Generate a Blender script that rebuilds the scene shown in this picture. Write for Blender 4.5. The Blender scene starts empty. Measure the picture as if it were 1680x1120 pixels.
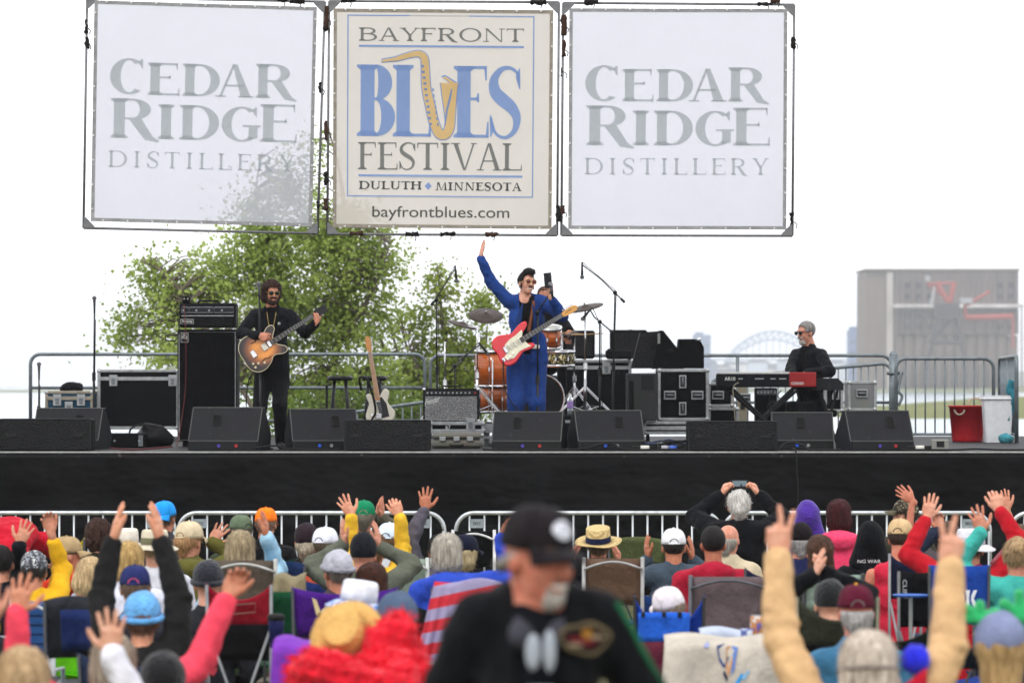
import bpy, bmesh, math, random
import numpy as np
from mathutils import Vector, Matrix
random.seed(7); RNG = np.random.RandomState(7)
SC = bpy.context.scene
COL = SC.collection
R = math.radians
# ------------------------------------------------------------------ camera, sky, sun, exposure
FPX = 6280.0            # focal length in pixels of a 1680 pixel wide frame
CAMZ = 2.3; HORIZ = 630.0
cam_d = bpy.data.cameras.new('camera'); cam = bpy.data.objects.new('camera', cam_d); COL.objects.link(cam)
cam.location = (0, 0, CAMZ); cam.rotation_euler = (R(90), 0, 0)
cam_d.sensor_width = 36.0; cam_d.lens = 36.0*FPX/1680.0
cam_d.shift_y = (HORIZ-560.0)/1680.0
cam_d.clip_start = 0.5; cam_d.clip_end = 20000
cam_d.dof.use_dof = True; cam_d.dof.focus_distance = 35.5; cam_d.dof.aperture_fstop = 3.9
SC.camera = cam
W = bpy.data.worlds.new("World"); SC.world = W; W.use_nodes = True
nt = W.node_tree; nt.nodes.clear()
SUN_EL, SUN_ROT = R(52), R(200)
sky = nt.nodes.new('ShaderNodeTexSky'); sky.sky_type = 'NISHITA'; sky.sun_disc = False
sky.sun_elevation = SUN_EL; sky.sun_rotation = SUN_ROT; sky.dust_density = 3.0
mixs = nt.nodes.new('ShaderNodeMix'); mixs.data_type = 'RGBA'; mixs.inputs[0].default_value = 0.88
mixs.inputs[7].default_value = (18.5, 18.7, 19.2, 1)      # the even white cloud cover over the blue sky
bg = nt.nodes.new('ShaderNodeBackground'); bg.inputs[1].default_value = 0.10
wo = nt.nodes.new('ShaderNodeOutputWorld')
nt.links.new(sky.outputs[0], mixs.inputs[6]); nt.links.new(mixs.outputs[2], bg.inputs[0]); nt.links.new(bg.outputs[0], wo.inputs[0])
sun_d = bpy.data.lights.new('sun', 'SUN'); sun = bpy.data.objects.new('sun', sun_d); COL.objects.link(sun)
sun_d.energy = 1.3; sun_d.angle = R(14); sun_d.color = (1.0, 0.96, 0.9)
sun.rotation_euler = (R(90)-SUN_EL, 0, R(-20))
SC.view_settings.view_transform = 'Standard'; SC.view_settings.look = 'None'
SC.view_settings.exposure = 0.0; SC.view_settings.gamma = 1.0; SC.view_settings.use_curve_mapping = False
SC.cycles.max_bounces = 6; SC.cycles.diffuse_bounces = 3; SC.cycles.glossy_bounces = 2; SC.cycles.transparent_max_bounces = 16
SC.cycles.transmission_bounces = 3; SC.cycles.volume_bounces = 0; SC.cycles.caustics_reflective = False; SC.cycles.caustics_refractive = False
SC.cycles.use_adaptive_sampling = True; SC.cycles.adaptive_threshold = 0.02

def P(px, py, Y):
    """a point of the place at distance Y, looked up from where it shows in the photograph"""
    return Vector(((px-840.0)/FPX*Y, Y, CAMZ-(py-HORIZ)/FPX*Y))
def Yof(s): return FPX/s
def ground_z(Y): return max(0.0, (26.0-Y)*0.018)

# ------------------------------------------------------------------ materials
def lin(c):
    if isinstance(c, str):
        c = c.lstrip('#'); c = [int(c[i:i+2], 16)/255.0 for i in (0, 2, 4)]
    return tuple(((x+0.055)/1.055)**2.4 if x > 0.04045 else x/12.92 for x in c)
MATS = {}
def mat(color, kind='plain', rough=0.7, **kw):
    key = (str(color), kind, rough, tuple(sorted((k, str(v)) for k, v in kw.items())))
    if key in MATS: return MATS[key]
    c = lin(color)
    m = bpy.data.materials.new(kind); m.use_nodes = True
    t = m.node_tree; b = t.nodes['Principled BSDF']; N = t.nodes.new; L = t.links.new
    b.inputs['Base Color'].default_value = (*c, 1); b.inputs['Roughness'].default_value = rough
    b.inputs['Specular IOR Level'].default_value = kw.get('spec', 0.25)
    b.inputs['Metallic'].default_value = kw.get('metal', 0.0)
    tc = N('ShaderNodeTexCoord')
    def noise(scale, detail=3, sc=None, rough_=0.55):
        n = N('ShaderNodeTexNoise'); n.inputs['Scale'].default_value = scale; n.inputs['Detail'].default_value = detail; n.inputs['Roughness'].default_value = rough_
        if sc:
            mp = N('ShaderNodeMapping'); mp.inputs['Scale'].default_value = sc; L(tc.outputs['Object'], mp.inputs[0]); L(mp.outputs[0], n.inputs[0])
        else: L(tc.outputs['Object'], n.inputs[0])
        return n
    def vary(n, amt, c2=None):
        r = N('ShaderNodeMapRange'); r.inputs[1].default_value = 0.3; r.inputs[2].default_value = 0.7; L(n.outputs[0], r.inputs[0])
        mx = N('ShaderNodeMix'); mx.data_type = 'RGBA'; L(r.outputs[0], mx.inputs[0])
        a = tuple(x*(1-amt) for x in c); bb = c2 if c2 else tuple(min(1, x*(1+amt)+0.002) for x in c)
        mx.inputs[6].default_value = (*a, 1); mx.inputs[7].default_value = (*bb, 1)
        return mx
    def bump(h, strength, dist):
        bp = N('ShaderNodeBump'); bp.inputs['Strength'].default_value = strength; bp.inputs['Distance'].default_value = dist
        L(h, bp.inputs['Height']); L(bp.outputs[0], b.inputs['Normal'])
    if kind == 'cloth':
        v = vary(noise(9, 4), 0.16); L(v.outputs[2], b.inputs['Base Color'])
        n2 = noise(15, 5, (1, 1, 0.6), 0.6); bump(n2.outputs[0], 0.8, 0.032)
        b.inputs['Sheen Weight'].default_value = 0.04; b.inputs['Specular IOR Level'].default_value = 0.06
    elif kind == 'knit':
        wv = N('ShaderNodeTexVoronoi'); wv.inputs['Scale'].default_value = kw.get('scale', 55); L(tc.outputs['Object'], wv.inputs[0])
        v = vary(noise(14, 4), 0.22); L(v.outputs[2], b.inputs['Base Color'])
        bump(wv.outputs[0], 0.6, 0.012); b.inputs['Sheen Weight'].default_value = 0.2
    elif kind == 'skin':
        n = noise(26, 6, None, 0.65); v = vary(n, 0.0, None)
        a = tuple(x for x in c); v.inputs[6].default_value = (a[0]*0.86, a[1]*0.68, a[2]*0.62, 1); v.inputs[7].default_value = (min(1, a[0]*1.08), a[1]*1.16, a[2]*1.2, 1)
        L(v.outputs[2], b.inputs['Base Color'])
        b.inputs['Subsurface Weight'].default_value = 0.12; b.inputs['Subsurface Radius'].default_value = (0.012, 0.005, 0.003); b.inputs['Subsurface Scale'].default_value = 1.0
        n2 = noise(120, 4); bump(n2.outputs[0], 0.25, 0.006)
    elif kind == 'hair':
        n = noise(70, 4, kw.get('sc', (1, 1, 0.14))); v = vary(n, 0.5, lin(kw['c2']) if 'c2' in kw else None); L(v.outputs[2], b.inputs['Base Color'])
        bump(n.outputs[0], 0.9, 0.02)
    elif kind == 'print':     # two or three colours in blotches
        n = noise(kw.get('scale', 30), 2, kw.get('sc')); cr = N('ShaderNodeValToRGB'); cr.color_ramp.interpolation = 'CONSTANT'
        cols = [color]+list(kw['cols']); cr.color_ramp.elements[0].color = (*lin(cols[0]), 1)
        for i, cc in enumerate(cols[1:]):
            p = 0.42+0.16*i/max(1, len(cols)-2) if len(cols) > 2 else 0.5
            e = cr.color_ramp.elements[1] if i == 0 else cr.color_ramp.elements.new(p); e.position = p; e.color = (*lin(cc), 1)
        L(n.outputs[0], cr.inputs[0]); L(cr.outputs[0], b.inputs['Base Color'])
        bump(noise(26, 4).outputs[0], 0.4, 0.02)
    elif kind == 'stripe':
        sx = N('ShaderNodeSeparateXYZ'); mp = N('ShaderNodeMapping'); mp.inputs['Rotation'].default_value = kw.get('rot', (0, 0, 0)); L(tc.outputs['Object'], mp.inputs[0]); L(mp.outputs[0], sx.inputs[0])
        mm = N('ShaderNodeMath'); mm.operation = 'MULTIPLY'; mm.inputs[1].default_value = kw.get('freq', 8.0); L(sx.outputs[kw.get('axis', 2)], mm.inputs[0])
        fr = N('ShaderNodeMath'); fr.operation = 'FRACT'; L(mm.outputs[0], fr.inputs[0])
        cr = N('ShaderNodeValToRGB'); cr.color_ramp.interpolation = 'CONSTANT'; cols = [color]+list(kw['cols'])
        cr.color_ramp.elements[0].color = (*lin(cols[0]), 1)
        for i, cc in enumerate(cols[1:]):
            p = (i+1)/len(cols); e = cr.color_ramp.elements[1] if i == 0 else cr.color_ramp.elements.new(p); e.position = p; e.color = (*lin(cc), 1)
        L(fr.outputs[0], cr.inputs[0]); L(cr.outputs[0], b.inputs['Base Color']); bump(noise(26, 4).outputs[0], 0.4, 0.02)
    elif kind == 'worn':      # painted gear with scuffs
        n = noise(kw.get('scale', 18), 6, None, 0.7); r = N('ShaderNodeValToRGB'); r.color_ramp.elements[0].position = 0.62; r.color_ramp.elements[1].position = 0.72
        r.color_ramp.elements[0].color = (*c, 1); r.color_ramp.elements[1].color = (*lin(kw.get('scuff', '#6a6a68')), 1)
        n1 = noise(3, 3); mr = N('ShaderNodeMix'); mr.data_type = 'RGBA'; mr.blend_type = 'MULTIPLY'; mr.inputs[0].default_value = 0.35
        L(n.outputs[0], r.inputs[0]); L(r.outputs[0], mr.inputs[6]); L(n1.outputs[1], mr.inputs[7]); L(mr.outputs[2], b.inputs['Base Color'])
        bump(noise(160, 2).outputs[0], 0.3, 0.004); b.inputs['Specular IOR Level'].default_value = 0.07
    elif kind == 'metal':
        v = vary(noise(12, 5), 0.25); L(v.outputs[2], b.inputs['Base Color']); b.inputs['Metallic'].default_value = kw.get('metal', 0.85)
        n3 = noise(30, 4); mr = N('ShaderNodeMapRange'); mr.inputs[3].default_value = max(0.05, rough-0.15); mr.inputs[4].default_value = min(1, rough+0.15); L(n3.outputs[0], mr.inputs[0]); L(mr.outputs[0], b.inputs['Roughness'])
    elif kind == 'straw':
        w = N('ShaderNodeTexWave'); w.wave_type = 'RINGS'; w.rings_direction = 'Z'; w.inputs['Scale'].default_value = 42; w.inputs['Distortion'].default_value = 1.2; L(tc.outputs['Object'], w.inputs[0])
        n = noise(80, 3); v = vary(n, 0.25); L(v.outputs[2], b.inputs['Base Color']); bump(w.outputs[1], 0.6, 0.012)
    elif kind == 'banner':
        tr = N('ShaderNodeBsdfTransparent'); tl = N('ShaderNodeBsdfTranslucent'); df = N('ShaderNodeBsdfDiffuse')
        n = noise(1.1, 5); v = vary(n, 0.03); L(v.outputs[2], df.inputs[0]); L(v.outputs[2], tl.inputs[0])
        n2 = noise(2.2, 4, (1, 1, 0.5)); bp = N('ShaderNodeBump'); bp.inputs['Strength'].default_value = 0.5; bp.inputs['Distance'].default_value = 0.09; L(n2.outputs[0], bp.inputs['Height']); L(bp.outputs[0], df.inputs['Normal'])
        m1 = N('ShaderNodeMixShader'); m1.inputs[0].default_value = kw.get('tl', 0.45); L(df.outputs[0], m1.inputs[1]); L(tl.outputs[0], m1.inputs[2])
        m2 = N('ShaderNodeMixShader'); m2.inputs[0].default_value = kw.get('tr', 0.2); L(m1.outputs[0], m2.inputs[1]); L(tr.outputs[0], m2.inputs[2])
        L(m2.outputs[0], t.nodes['Material Output'].inputs[0])
    elif kind == 'film':       # thin translucent ink printed on the cloth
        tr = N('ShaderNodeBsdfTransparent'); tr.inputs[0].default_value = (*c, 1); L(tr.outputs[0], t.nodes['Material Output'].inputs[0])
    elif kind == 'leaf':
        oi = N('ShaderNodeObjectInfo'); n = noise(0.9, 3); v = vary(n, 0.45, lin(kw['c2']) if 'c2' in kw else None); L(v.outputs[2], b.inputs['Base Color'])
        tl = N('ShaderNodeBsdfTranslucent'); L(v.outputs[2], tl.inputs[0]); m1 = N('ShaderNodeMixShader'); m1.inputs[0].default_value = 0.45; L(b.outputs[0], m1.inputs[1]); L(tl.outputs[0], m1.inputs[2])
        L(m1.outputs[0], t.nodes['Material Output'].inputs[0])
    elif kind == 'ground':
        n = noise(0.6, 6); v = vary(n, 0.3, lin(kw['c2'])); L(v.outputs[2], b.inputs['Base Color']); bump(noise(9, 5).outputs[0], 0.8, 0.08)
    elif kind == 'water':
        b.inputs['Roughness'].default_value = 0.18; bump(noise(0.9, 5, (1, 0.35, 1)).outputs[0], 0.35, 0.12)
    elif kind == 'concrete':
        n = noise(kw.get('scale', 0.09), 7, kw.get('sc', (1, 1, 0.3)), 0.7); v = vary(n, 0.35, lin(kw['c2']) if 'c2' in kw else None); L(v.outputs[2], b.inputs['Base Color'])
    elif kind == 'tarp':
        n = noise(1.6, 5, (1, 1, 0.8), 0.6); v = vary(n, 0.3); L(v.outputs[2], b.inputs['Base Color'])
        bump(noise(1.5, 3, (0.7, 1, 1.3), 0.5).outputs[0], 0.8, 0.16); b.inputs['Specular IOR Level'].default_value = kw.get('spec', 0.05)
    elif kind == 'grill':
        v = N('ShaderNodeTexVoronoi'); v.inputs['Scale'].default_value = 75; L(tc.outputs['Object'], v.inputs[0]); bump(v.outputs[0], 1.0, 0.02)
        mx = N('ShaderNodeMix'); mx.data_type = 'RGBA'; L(v.outputs[0], mx.inputs[0]); mx.inputs[6].default_value = (c[0]*0.2, c[1]*0.2, c[2]*0.2, 1); mx.inputs[7].default_value = (*[x*2 for x in c], 1); L(mx.outputs[2], b.inputs['Base Color'])
    elif kind == 'burst':     # sunburst finish of the hollow guitar body, centred on the object's origin
        ln = N('ShaderNodeVectorMath'); ln.operation = 'LENGTH'; mp = N('ShaderNodeMapping'); mp.inputs['Scale'].default_value = (4.6, 1, 5.2); L(tc.outputs['Object'], mp.inputs[0]); L(mp.outputs[0], ln.inputs[0])
        cr = N('ShaderNodeValToRGB'); e = cr.color_ramp.elements; e[0].position = 0.42; e[0].color = (*lin('#d98a35'), 1); e[1].position = 1.0; e[1].color = (*lin('#1c0f0c'), 1); k = e.new(0.75); k.color = (*lin('#7a4421'), 1)
        L(ln.outputs['Value'], cr.inputs[0]); L(cr.outputs[0], b.inputs['Base Color']); b.inputs['Coat Weight'].default_value = 0.6; b.inputs['Roughness'].default_value = 0.3
    elif kind == 'wood':
        w = noise(6, 5, (1, 1, 8)); v = vary(w, 0.25); L(v.outputs[2], b.inputs['Base Color']); b.inputs['Coat Weight'].default_value = kw.get('coat', 0.3)
    elif kind == 'plain' and not kw.get('flat'):
        v = vary(noise(14, 4), 0.07); L(v.outputs[2], b.inputs['Base Color'])
    if kw.get('alpha') is not None:
        b.inputs['Transmission Weight'].default_value = 1-kw['alpha']
    MATS[key] = m
    return m
# ------------------------------------------------------------------ objects, things, parts
def setp(o, label=None, cat=None, group=None, kind=None):
    if label: o['label'] = label
    if cat: o['category'] = cat
    if group: o['group'] = group
    if kind: o['kind'] = kind
    return o
def thing(name, label, cat, loc, group=None):
    o = bpy.data.objects.new(name, None); COL.objects.link(o); o.location = loc; o.empty_display_size = 0.1
    return setp(o, label, cat, group)
def attach(o, parent):
    if parent is not None:
        o.parent = parent
        q = parent; off = Vector(q.location)
        while q.parent is not None: q = q.parent; off = off+Vector(q.location)
        o.location = Vector(o.location)-off
    return o
def link_mesh(name, verts, faces, m, parent=None, loc=None, smooth=True, midx=None):
    """loc is the object's own origin (world); vertices are given in world coordinates"""
    me = bpy.data.meshes.new(name); o = bpy.data.objects.new(name, me); COL.objects.link(o)
    V = np.asarray(verts, dtype=np.float32).reshape(-1, 3)
    if loc is None: loc = V.mean(axis=0) if len(V) else (0, 0, 0)
    loc = Vector([float(x) for x in loc]); V = V-np.array(loc, dtype=np.float32)
    if isinstance(faces, np.ndarray) and faces.ndim == 2:
        n, k = faces.shape
        me.vertices.add(len(V)); me.vertices.foreach_set('co', V.ravel()); me.loops.add(n*k); me.polygons.add(n)
        me.loops.foreach_set('vertex_index', faces.astype(np.int32).ravel()); me.polygons.foreach_set('loop_start', np.arange(0, n*k, k, dtype=np.int32))
    else:
        me.from_pydata([tuple(map(float, v)) for v in V], [], [tuple(f) for f in faces])
    ms = m if isinstance(m, (list, tuple)) else [m]
    for x in ms: me.materials.append(x)
    if midx is not None: me.polygons.foreach_set('material_index', np.asarray(midx, dtype=np.int32))
    me.polygons.foreach_set('use_smooth', np.full(len(me.polygons), bool(smooth)))
    me.update(calc_edges=True); me.validate()
    o.location = loc
    return attach(o, parent)
def copy_tree(o, off, label=None, parent=None, mats=None):
    c = o.copy(); COL.objects.link(c); c.parent = parent
    if parent is None: c.location = Vector(o.location)+Vector(off)
    if label: c['label'] = label
    for ch in o.children: copy_tree(ch, off, None, c)
    return c
def basis(d, up=(0, 0, 1)):
    d = Vector(d).normalized(); u = Vector(up)
    if abs(d.dot(u.normalized())) > 0.98: u = Vector((1, 0, 0))
    x = d.cross(u).normalized(); y = x.cross(d).normalized()
    return x, y, d
class MB:
    def __init__(s, M=None): s.v = []; s.f = []; s.mi = []; s.M = M; s.cur = 0
    def add(s, vs, fs):
        b = len(s.v)
        for v in vs:
            v = Vector(v); s.v.append(s.M @ v if s.M is not None else v)
        for f in fs: s.f.append([b+i for i in f]); s.mi.append(s.cur)
        return s
    def box(s, c, size, rot=None, bev=0.0, taper=None):
        a, b_, d = [x/2 for x in size]; rm = Matrix.Identity(3)
        if rot is not None: rm = rot if isinstance(rot, Matrix) else Matrix.Rotation(rot, 3, 'Z')
        c = Vector(c)
        if bev <= 0:
            vs = [(x*a, y*b_, z*d) for x in (-1, 1) for y in (-1, 1) for z in (-1, 1)]
            fs = [(0, 1, 3, 2), (4, 6, 7, 5), (0, 4, 5, 1), (2, 3, 7, 6), (0, 2, 6, 4), (1, 5, 7, 3)]
        else:
            bev = min(bev, a*0.9, b_*0.9, d*0.9); vs = []; idx = {}
            for x in (-1, 1):
                for y in (-1, 1):
                    for z in (-1, 1):
                        for k in range(3):
                            p = [x*(a-bev), y*(b_-bev), z*(d-bev)]; p[k] = (x*a, y*b_, z*d)[k]; idx[(x, y, z, k)] = len(vs); vs.append(tuple(p))
            fs = []
            for k in range(3):
                o1, o2 = [(1, 2), (2, 0), (0, 1)][k]
                for sg in (-1, 1):
                    q = []
                    for (u, w) in ((-1, -1), (1, -1), (1, 1), (-1, 1)):
                        t = [0, 0, 0]; t[k] = sg; t[o1] = u; t[o2] = w; q.append(idx[(*t, k)])
                    fs.append(q if sg > 0 else q[::-1])
            for k in range(3):
                o1, o2 = [(1, 2), (2, 0), (0, 1)][k]
                for u in (-1, 1):
                    for w in (-1, 1):
                        t0 = [0, 0, 0]; t0[o1] = u; t0[o2] = w; ta = list(t0); tb = list(t0); ta[k] = -1; tb[k] = 1
                        q = [idx[(*ta, o1)], idx[(*tb, o1)], idx[(*tb, o2)], idx[(*ta, o2)]]
                        fs.append(q if u*w < 0 else q[::-1])
            for x in (-1, 1):
                for y in (-1, 1):
                    for z in (-1, 1):
                        q = [idx[(x, y, z, k)] for k in range(3)]; fs.append(q if x*y*z > 0 else q[::-1])
        return s.add([c+rm @ Vector(v) for v in vs], fs)
    def tube(s, pts, r, n=8, caps=True, closed=False):
        pts = [Vector(p) for p in pts]; m = len(pts); rs = r if isinstance(r, (list, tuple)) else [r]*m
        vs = []; fs = []; prev = None
        for i, p in enumerate(pts):
            if closed: d = pts[(i+1) % m]-pts[i-1]
            else: d = pts[min(i+1, m-1)]-pts[max(i-1, 0)]
            if d.length < 1e-9: d = Vector((0, 0, 1))
            d.normalize()
            if prev is None: x, y, _ = basis(d); y = d.cross(x)
            else:
                x = prev-d*prev.dot(d)
                if x.length < 1e-6: x, y, _ = basis(d)
                x.normalize(); y = d.cross(x)
            prev = x
            for k in range(n):
                a = 2*math.pi*k/n; vs.append(p+(x*math.cos(a)+y*math.sin(a))*rs[i])
        for i in range(m if closed else m-1):
            j = (i+1) % m
            for k in range(n): fs.append((i*n+k, i*n+(k+1) % n, j*n+(k+1) % n, j*n+k))
        if caps and not closed: fs += [tuple(range(n))[::-1], tuple((m-1)*n+k for k in range(n))]
        return s.add(vs, fs)
    def cyl(s, p0, p1, r0, r1=None, n=12): return s.tube([p0, p1], [r0, r0 if r1 is None else r1], n)
    def lathe(s, prof, o, axis=(0, 0, 1), n=20, ex=1.0, ey=1.0, xdir=None):
        d = Vector(axis).normalized()
        if xdir is None: x, y, _ = basis(d, (0, 1, 0))
        else: x = Vector(xdir).normalized(); y = d.cross(x).normalized()
        o = Vector(o); vs = []; fs = []
        for (r, z) in prof:
            for k in range(n):
                a = 2*math.pi*k/n; vs.append(o+d*z+x*(r*ex*math.cos(a))+y*(r*ey*math.sin(a)))
        for i in range(len(prof)-1):
            for k in range(n): fs.append((i*n+k, i*n+(k+1) % n, (i+1)*n+(k+1) % n, (i+1)*n+k))
        if prof[0][0] > 1e-5: fs.append(tuple(range(n))[::-1])
        if prof[-1][0] > 1e-5: fs.append(tuple((len(prof)-1)*n+k for k in range(n)))
        return s.add(vs, fs)
    def prism(s, poly, fr, depth):
        """poly 2D, fr = (origin, ex, ey, en): extruded by depth along en"""
        o, ex, ey, en = [Vector(q) for q in fr]; n = len(poly)
        vs = [o+ex*a+ey*b for a, b in poly]+[o+ex*a+ey*b+en*depth for a, b in poly]
        fs = [tuple(range(n))[::-1], tuple(range(n, 2*n))]+[(k, (k+1) % n, n+(k+1) % n, n+k) for k in range(n)]
        return s.add(vs, fs)
    def ball(s, c, r, n=12, m=8, rot=None):
        rr = r if isinstance(r, (tuple, list)) else (r, r, r); rm = rot or Matrix.Identity(3); vs = []; fs = []; c = Vector(c)
        for i in range(m+1):
            t = math.pi*i/m
            for k in range(n):
                a = 2*math.pi*k/n; vs.append(c+rm @ Vector((rr[0]*math.sin(t)*math.cos(a), rr[1]*math.sin(t)*math.sin(a), rr[2]*math.cos(t))))
        for i in range(m):
            for k in range(n): fs.append((i*n+k, (i+1)*n+k, (i+1)*n+(k+1) % n, i*n+(k+1) % n))
        return s.add(vs, fs)
    def sheet(s, fn, nu, nv):
        """an open sheet fn(u,v) -> point, u, v in 0..1"""
        vs = [fn(i/nu, j/nv) for j in range(nv+1) for i in range(nu+1)]
        fs = [(j*(nu+1)+i, j*(nu+1)+i+1, (j+1)*(nu+1)+i+1, (j+1)*(nu+1)+i) for j in range(nv) for i in range(nu)]
        return s.add(vs, fs)
    def slab(s, fn, nu, nv, th):
        """a thin cloth: two sheets th apart (fn returns point, normal taken numerically) closed round the rim"""
        g = [[Vector(fn(i/nu, j/nv)) for i in range(nu+1)] for j in range(nv+1)]; A = []; B = []
        for j in range(nv+1):
            for i in range(nu+1):
                du = g[j][min(i+1, nu)]-g[j][max(i-1, 0)]; dv = g[min(j+1, nv)][i]-g[max(j-1, 0)][i]; n = du.cross(dv)
                n = n.normalized() if n.length > 1e-9 else Vector((0, -1, 0)); A.append(g[j][i]+n*th/2); B.append(g[j][i]-n*th/2)
        w = nu+1; K = len(A); fs = []
        for j in range(nv):
            for i in range(nu):
                q = (j*w+i, j*w+i+1, (j+1)*w+i+1, (j+1)*w+i); fs.append(q); fs.append(tuple(K+k for k in q[::-1]))
        rim = [i for i in range(w)]+[j*w+nu for j in range(1, nv+1)]+[nv*w+i for i in range(nu-1, -1, -1)]+[j*w for j in range(nv-1, 0, -1)]
        for a, b in zip(rim, rim[1:]+rim[:1]): fs.append((b, a, K+a, K+b))
        return s.add(A+B, fs)
    def build(s, name, m, parent=None, loc=None, smooth=False, auto=None):
        o = link_mesh(name, [tuple(v) for v in s.v], s.f, m, parent, loc, smooth, s.mi if isinstance(m, (list, tuple)) else None)
        if smooth: o.data.polygons.foreach_set('use_smooth', [len(p.vertices) <= 4 for p in o.data.polygons])   # round sides, flat caps
        return o
def arc(c, r, a0, a1, n, ex, ey):
    c, ex, ey = Vector(c), Vector(ex), Vector(ey)
    return [c+ex*(r*math.cos(a0+(a1-a0)*i/n))+ey*(r*math.sin(a0+(a1-a0)*i/n)) for i in range(n+1)]
def catmull(pts, k=6):
    pts = [Vector(p) for p in pts]; out = []
    for i in range(len(pts)-1):
        p0 = pts[max(i-1, 0)]; p1 = pts[i]; p2 = pts[i+1]; p3 = pts[min(i+2, len(pts)-1)]
        for j in range(k):
            t = j/k; out.append(0.5*((2*p1)+(p2-p0)*t+(2*p0-5*p1+4*p2-p3)*t*t+(3*p1-p0-3*p2+p3)*t*t*t))
    return out+[pts[-1]]
# ------------------------------------------------------------------ signed distance bodies -> one continuous surface
def wob(Pn, freq, seed, sc=(1, 1, 1)):
    rs = np.random.RandomState(seed); f = np.zeros(Pn.shape[:-1]); S = np.array(sc)
    for i in range(6):
        d = rs.normal(size=3)*freq*(0.7+0.25*i)*S; f += np.sin(Pn @ d+rs.uniform(0, 6.28))/(1+0.35*i)
    return f/3.0
class SDF:
    """smooth union of tapered capsules and ellipsoids, meshed with surface nets"""
    def __init__(s): s.pr = []
    def cap(s, a, b, ra, rb=None, k=None, flat=None):
        s.pr.append(('c', np.array(a, float), np.array(b, float), ra, ra if rb is None else rb, k, flat)); return s
    def ell(s, c, r, rot=None, k=None, sub=False, cut=None):
        s.pr.append(('e', np.array(c, float), np.array(r, float), None if rot is None else np.array(rot, float), sub, k, cut)); return s
    def mesh(s, vox, k=0.02, disp=None, cut=None):
        los, his = [], []
        for p in s.pr:
            if p[0] == 'c': rr = max(p[3], p[4]); los.append(np.minimum(p[1], p[2])-rr); his.append(np.maximum(p[1], p[2])+rr)
            else: rr = p[2].max(); los.append(p[1]-rr); his.append(p[1]+rr)
        lo = np.min(los, 0)-4*vox-0.012; hi = np.max(his, 0)+4*vox+0.012
        n = np.ceil((hi-lo)/vox).astype(int)+1
        F = np.full(n, 1.0)
        for i, p in enumerate(s.pr):
            kk = p[5] if p[5] is not None else k
            m = kk+3.2*vox+0.012
            a = np.maximum(((los[i]-m-lo)/vox).astype(int), 0); b = np.minimum(((his[i]+m-lo)/vox).astype(int)+2, n)
            ax = [lo[d]+vox*np.arange(a[d], b[d]) for d in range(3)]
            G = np.stack(np.meshgrid(*ax, indexing='ij'), -1)
            if p[0] == 'c':
                A, B, ra, rb = p[1:5]; ab = B-A; L2 = max(ab @ ab, 1e-9); ap = G-A; t = np.clip((ap @ ab)/L2, 0, 1)
                dv = ap-t[..., None]*ab
                if p[6] is not None:     # flattened capsule: (axis, factor)
                    axv, fc = np.array(p[6][0], float), p[6][1]; dv = dv+((dv @ axv)*(1.0/fc-1))[..., None]*axv
                d = np.sqrt((dv**2).sum(-1))-(ra+(rb-ra)*t)
            else:
                q = G-p[1]
                if p[3] is not None: q = q @ p[3]       # into the local frame (columns = axes)
                k0 = np.sqrt(((q/p[2])**2).sum(-1)); k1 = np.sqrt(((q/p[2]**2)**2).sum(-1)); d = k0*(k0-1)/np.maximum(k1, 1e-6)
                if p[6] is not None: d = np.maximum(d, p[6](q))
            sl = tuple(slice(a[d_], b[d_]) for d_ in range(3)); f = F[sl]
            if p[0] == 'e' and p[4]:
                h = np.clip(0.5-0.5*(f+d)/max(kk, 1e-5), 0, 1); F[sl] = f*(1-h)-d*h+kk*h*(1-h)
            else:
                h = np.clip(0.5+0.5*(f-d)/max(kk, 1e-5), 0, 1); F[sl] = f*(1-h)+d*h-kk*h*(1-h)
        if disp is not None or cut is not None:
            near = np.abs(F) < (0.05+3*vox); idx = np.argwhere(near); pts = lo+idx*vox
            val = F[near]
            if disp is not None: val = val-disp(pts)
            if cut is not None: val = np.maximum(val, cut(pts))
            F[near] = val
            if cut is not None:
                ins = F <= -(0.05+3*vox)
                if ins.any():
                    pi = lo+np.argwhere(ins)*vox; F[ins] = np.maximum(F[ins], cut(pi))
        F[0] = F[-1] = 1; F[:, 0] = F[:, -1] = 1; F[:, :, 0] = F[:, :, -1] = 1
        return surface_nets(F, lo, vox)
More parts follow.
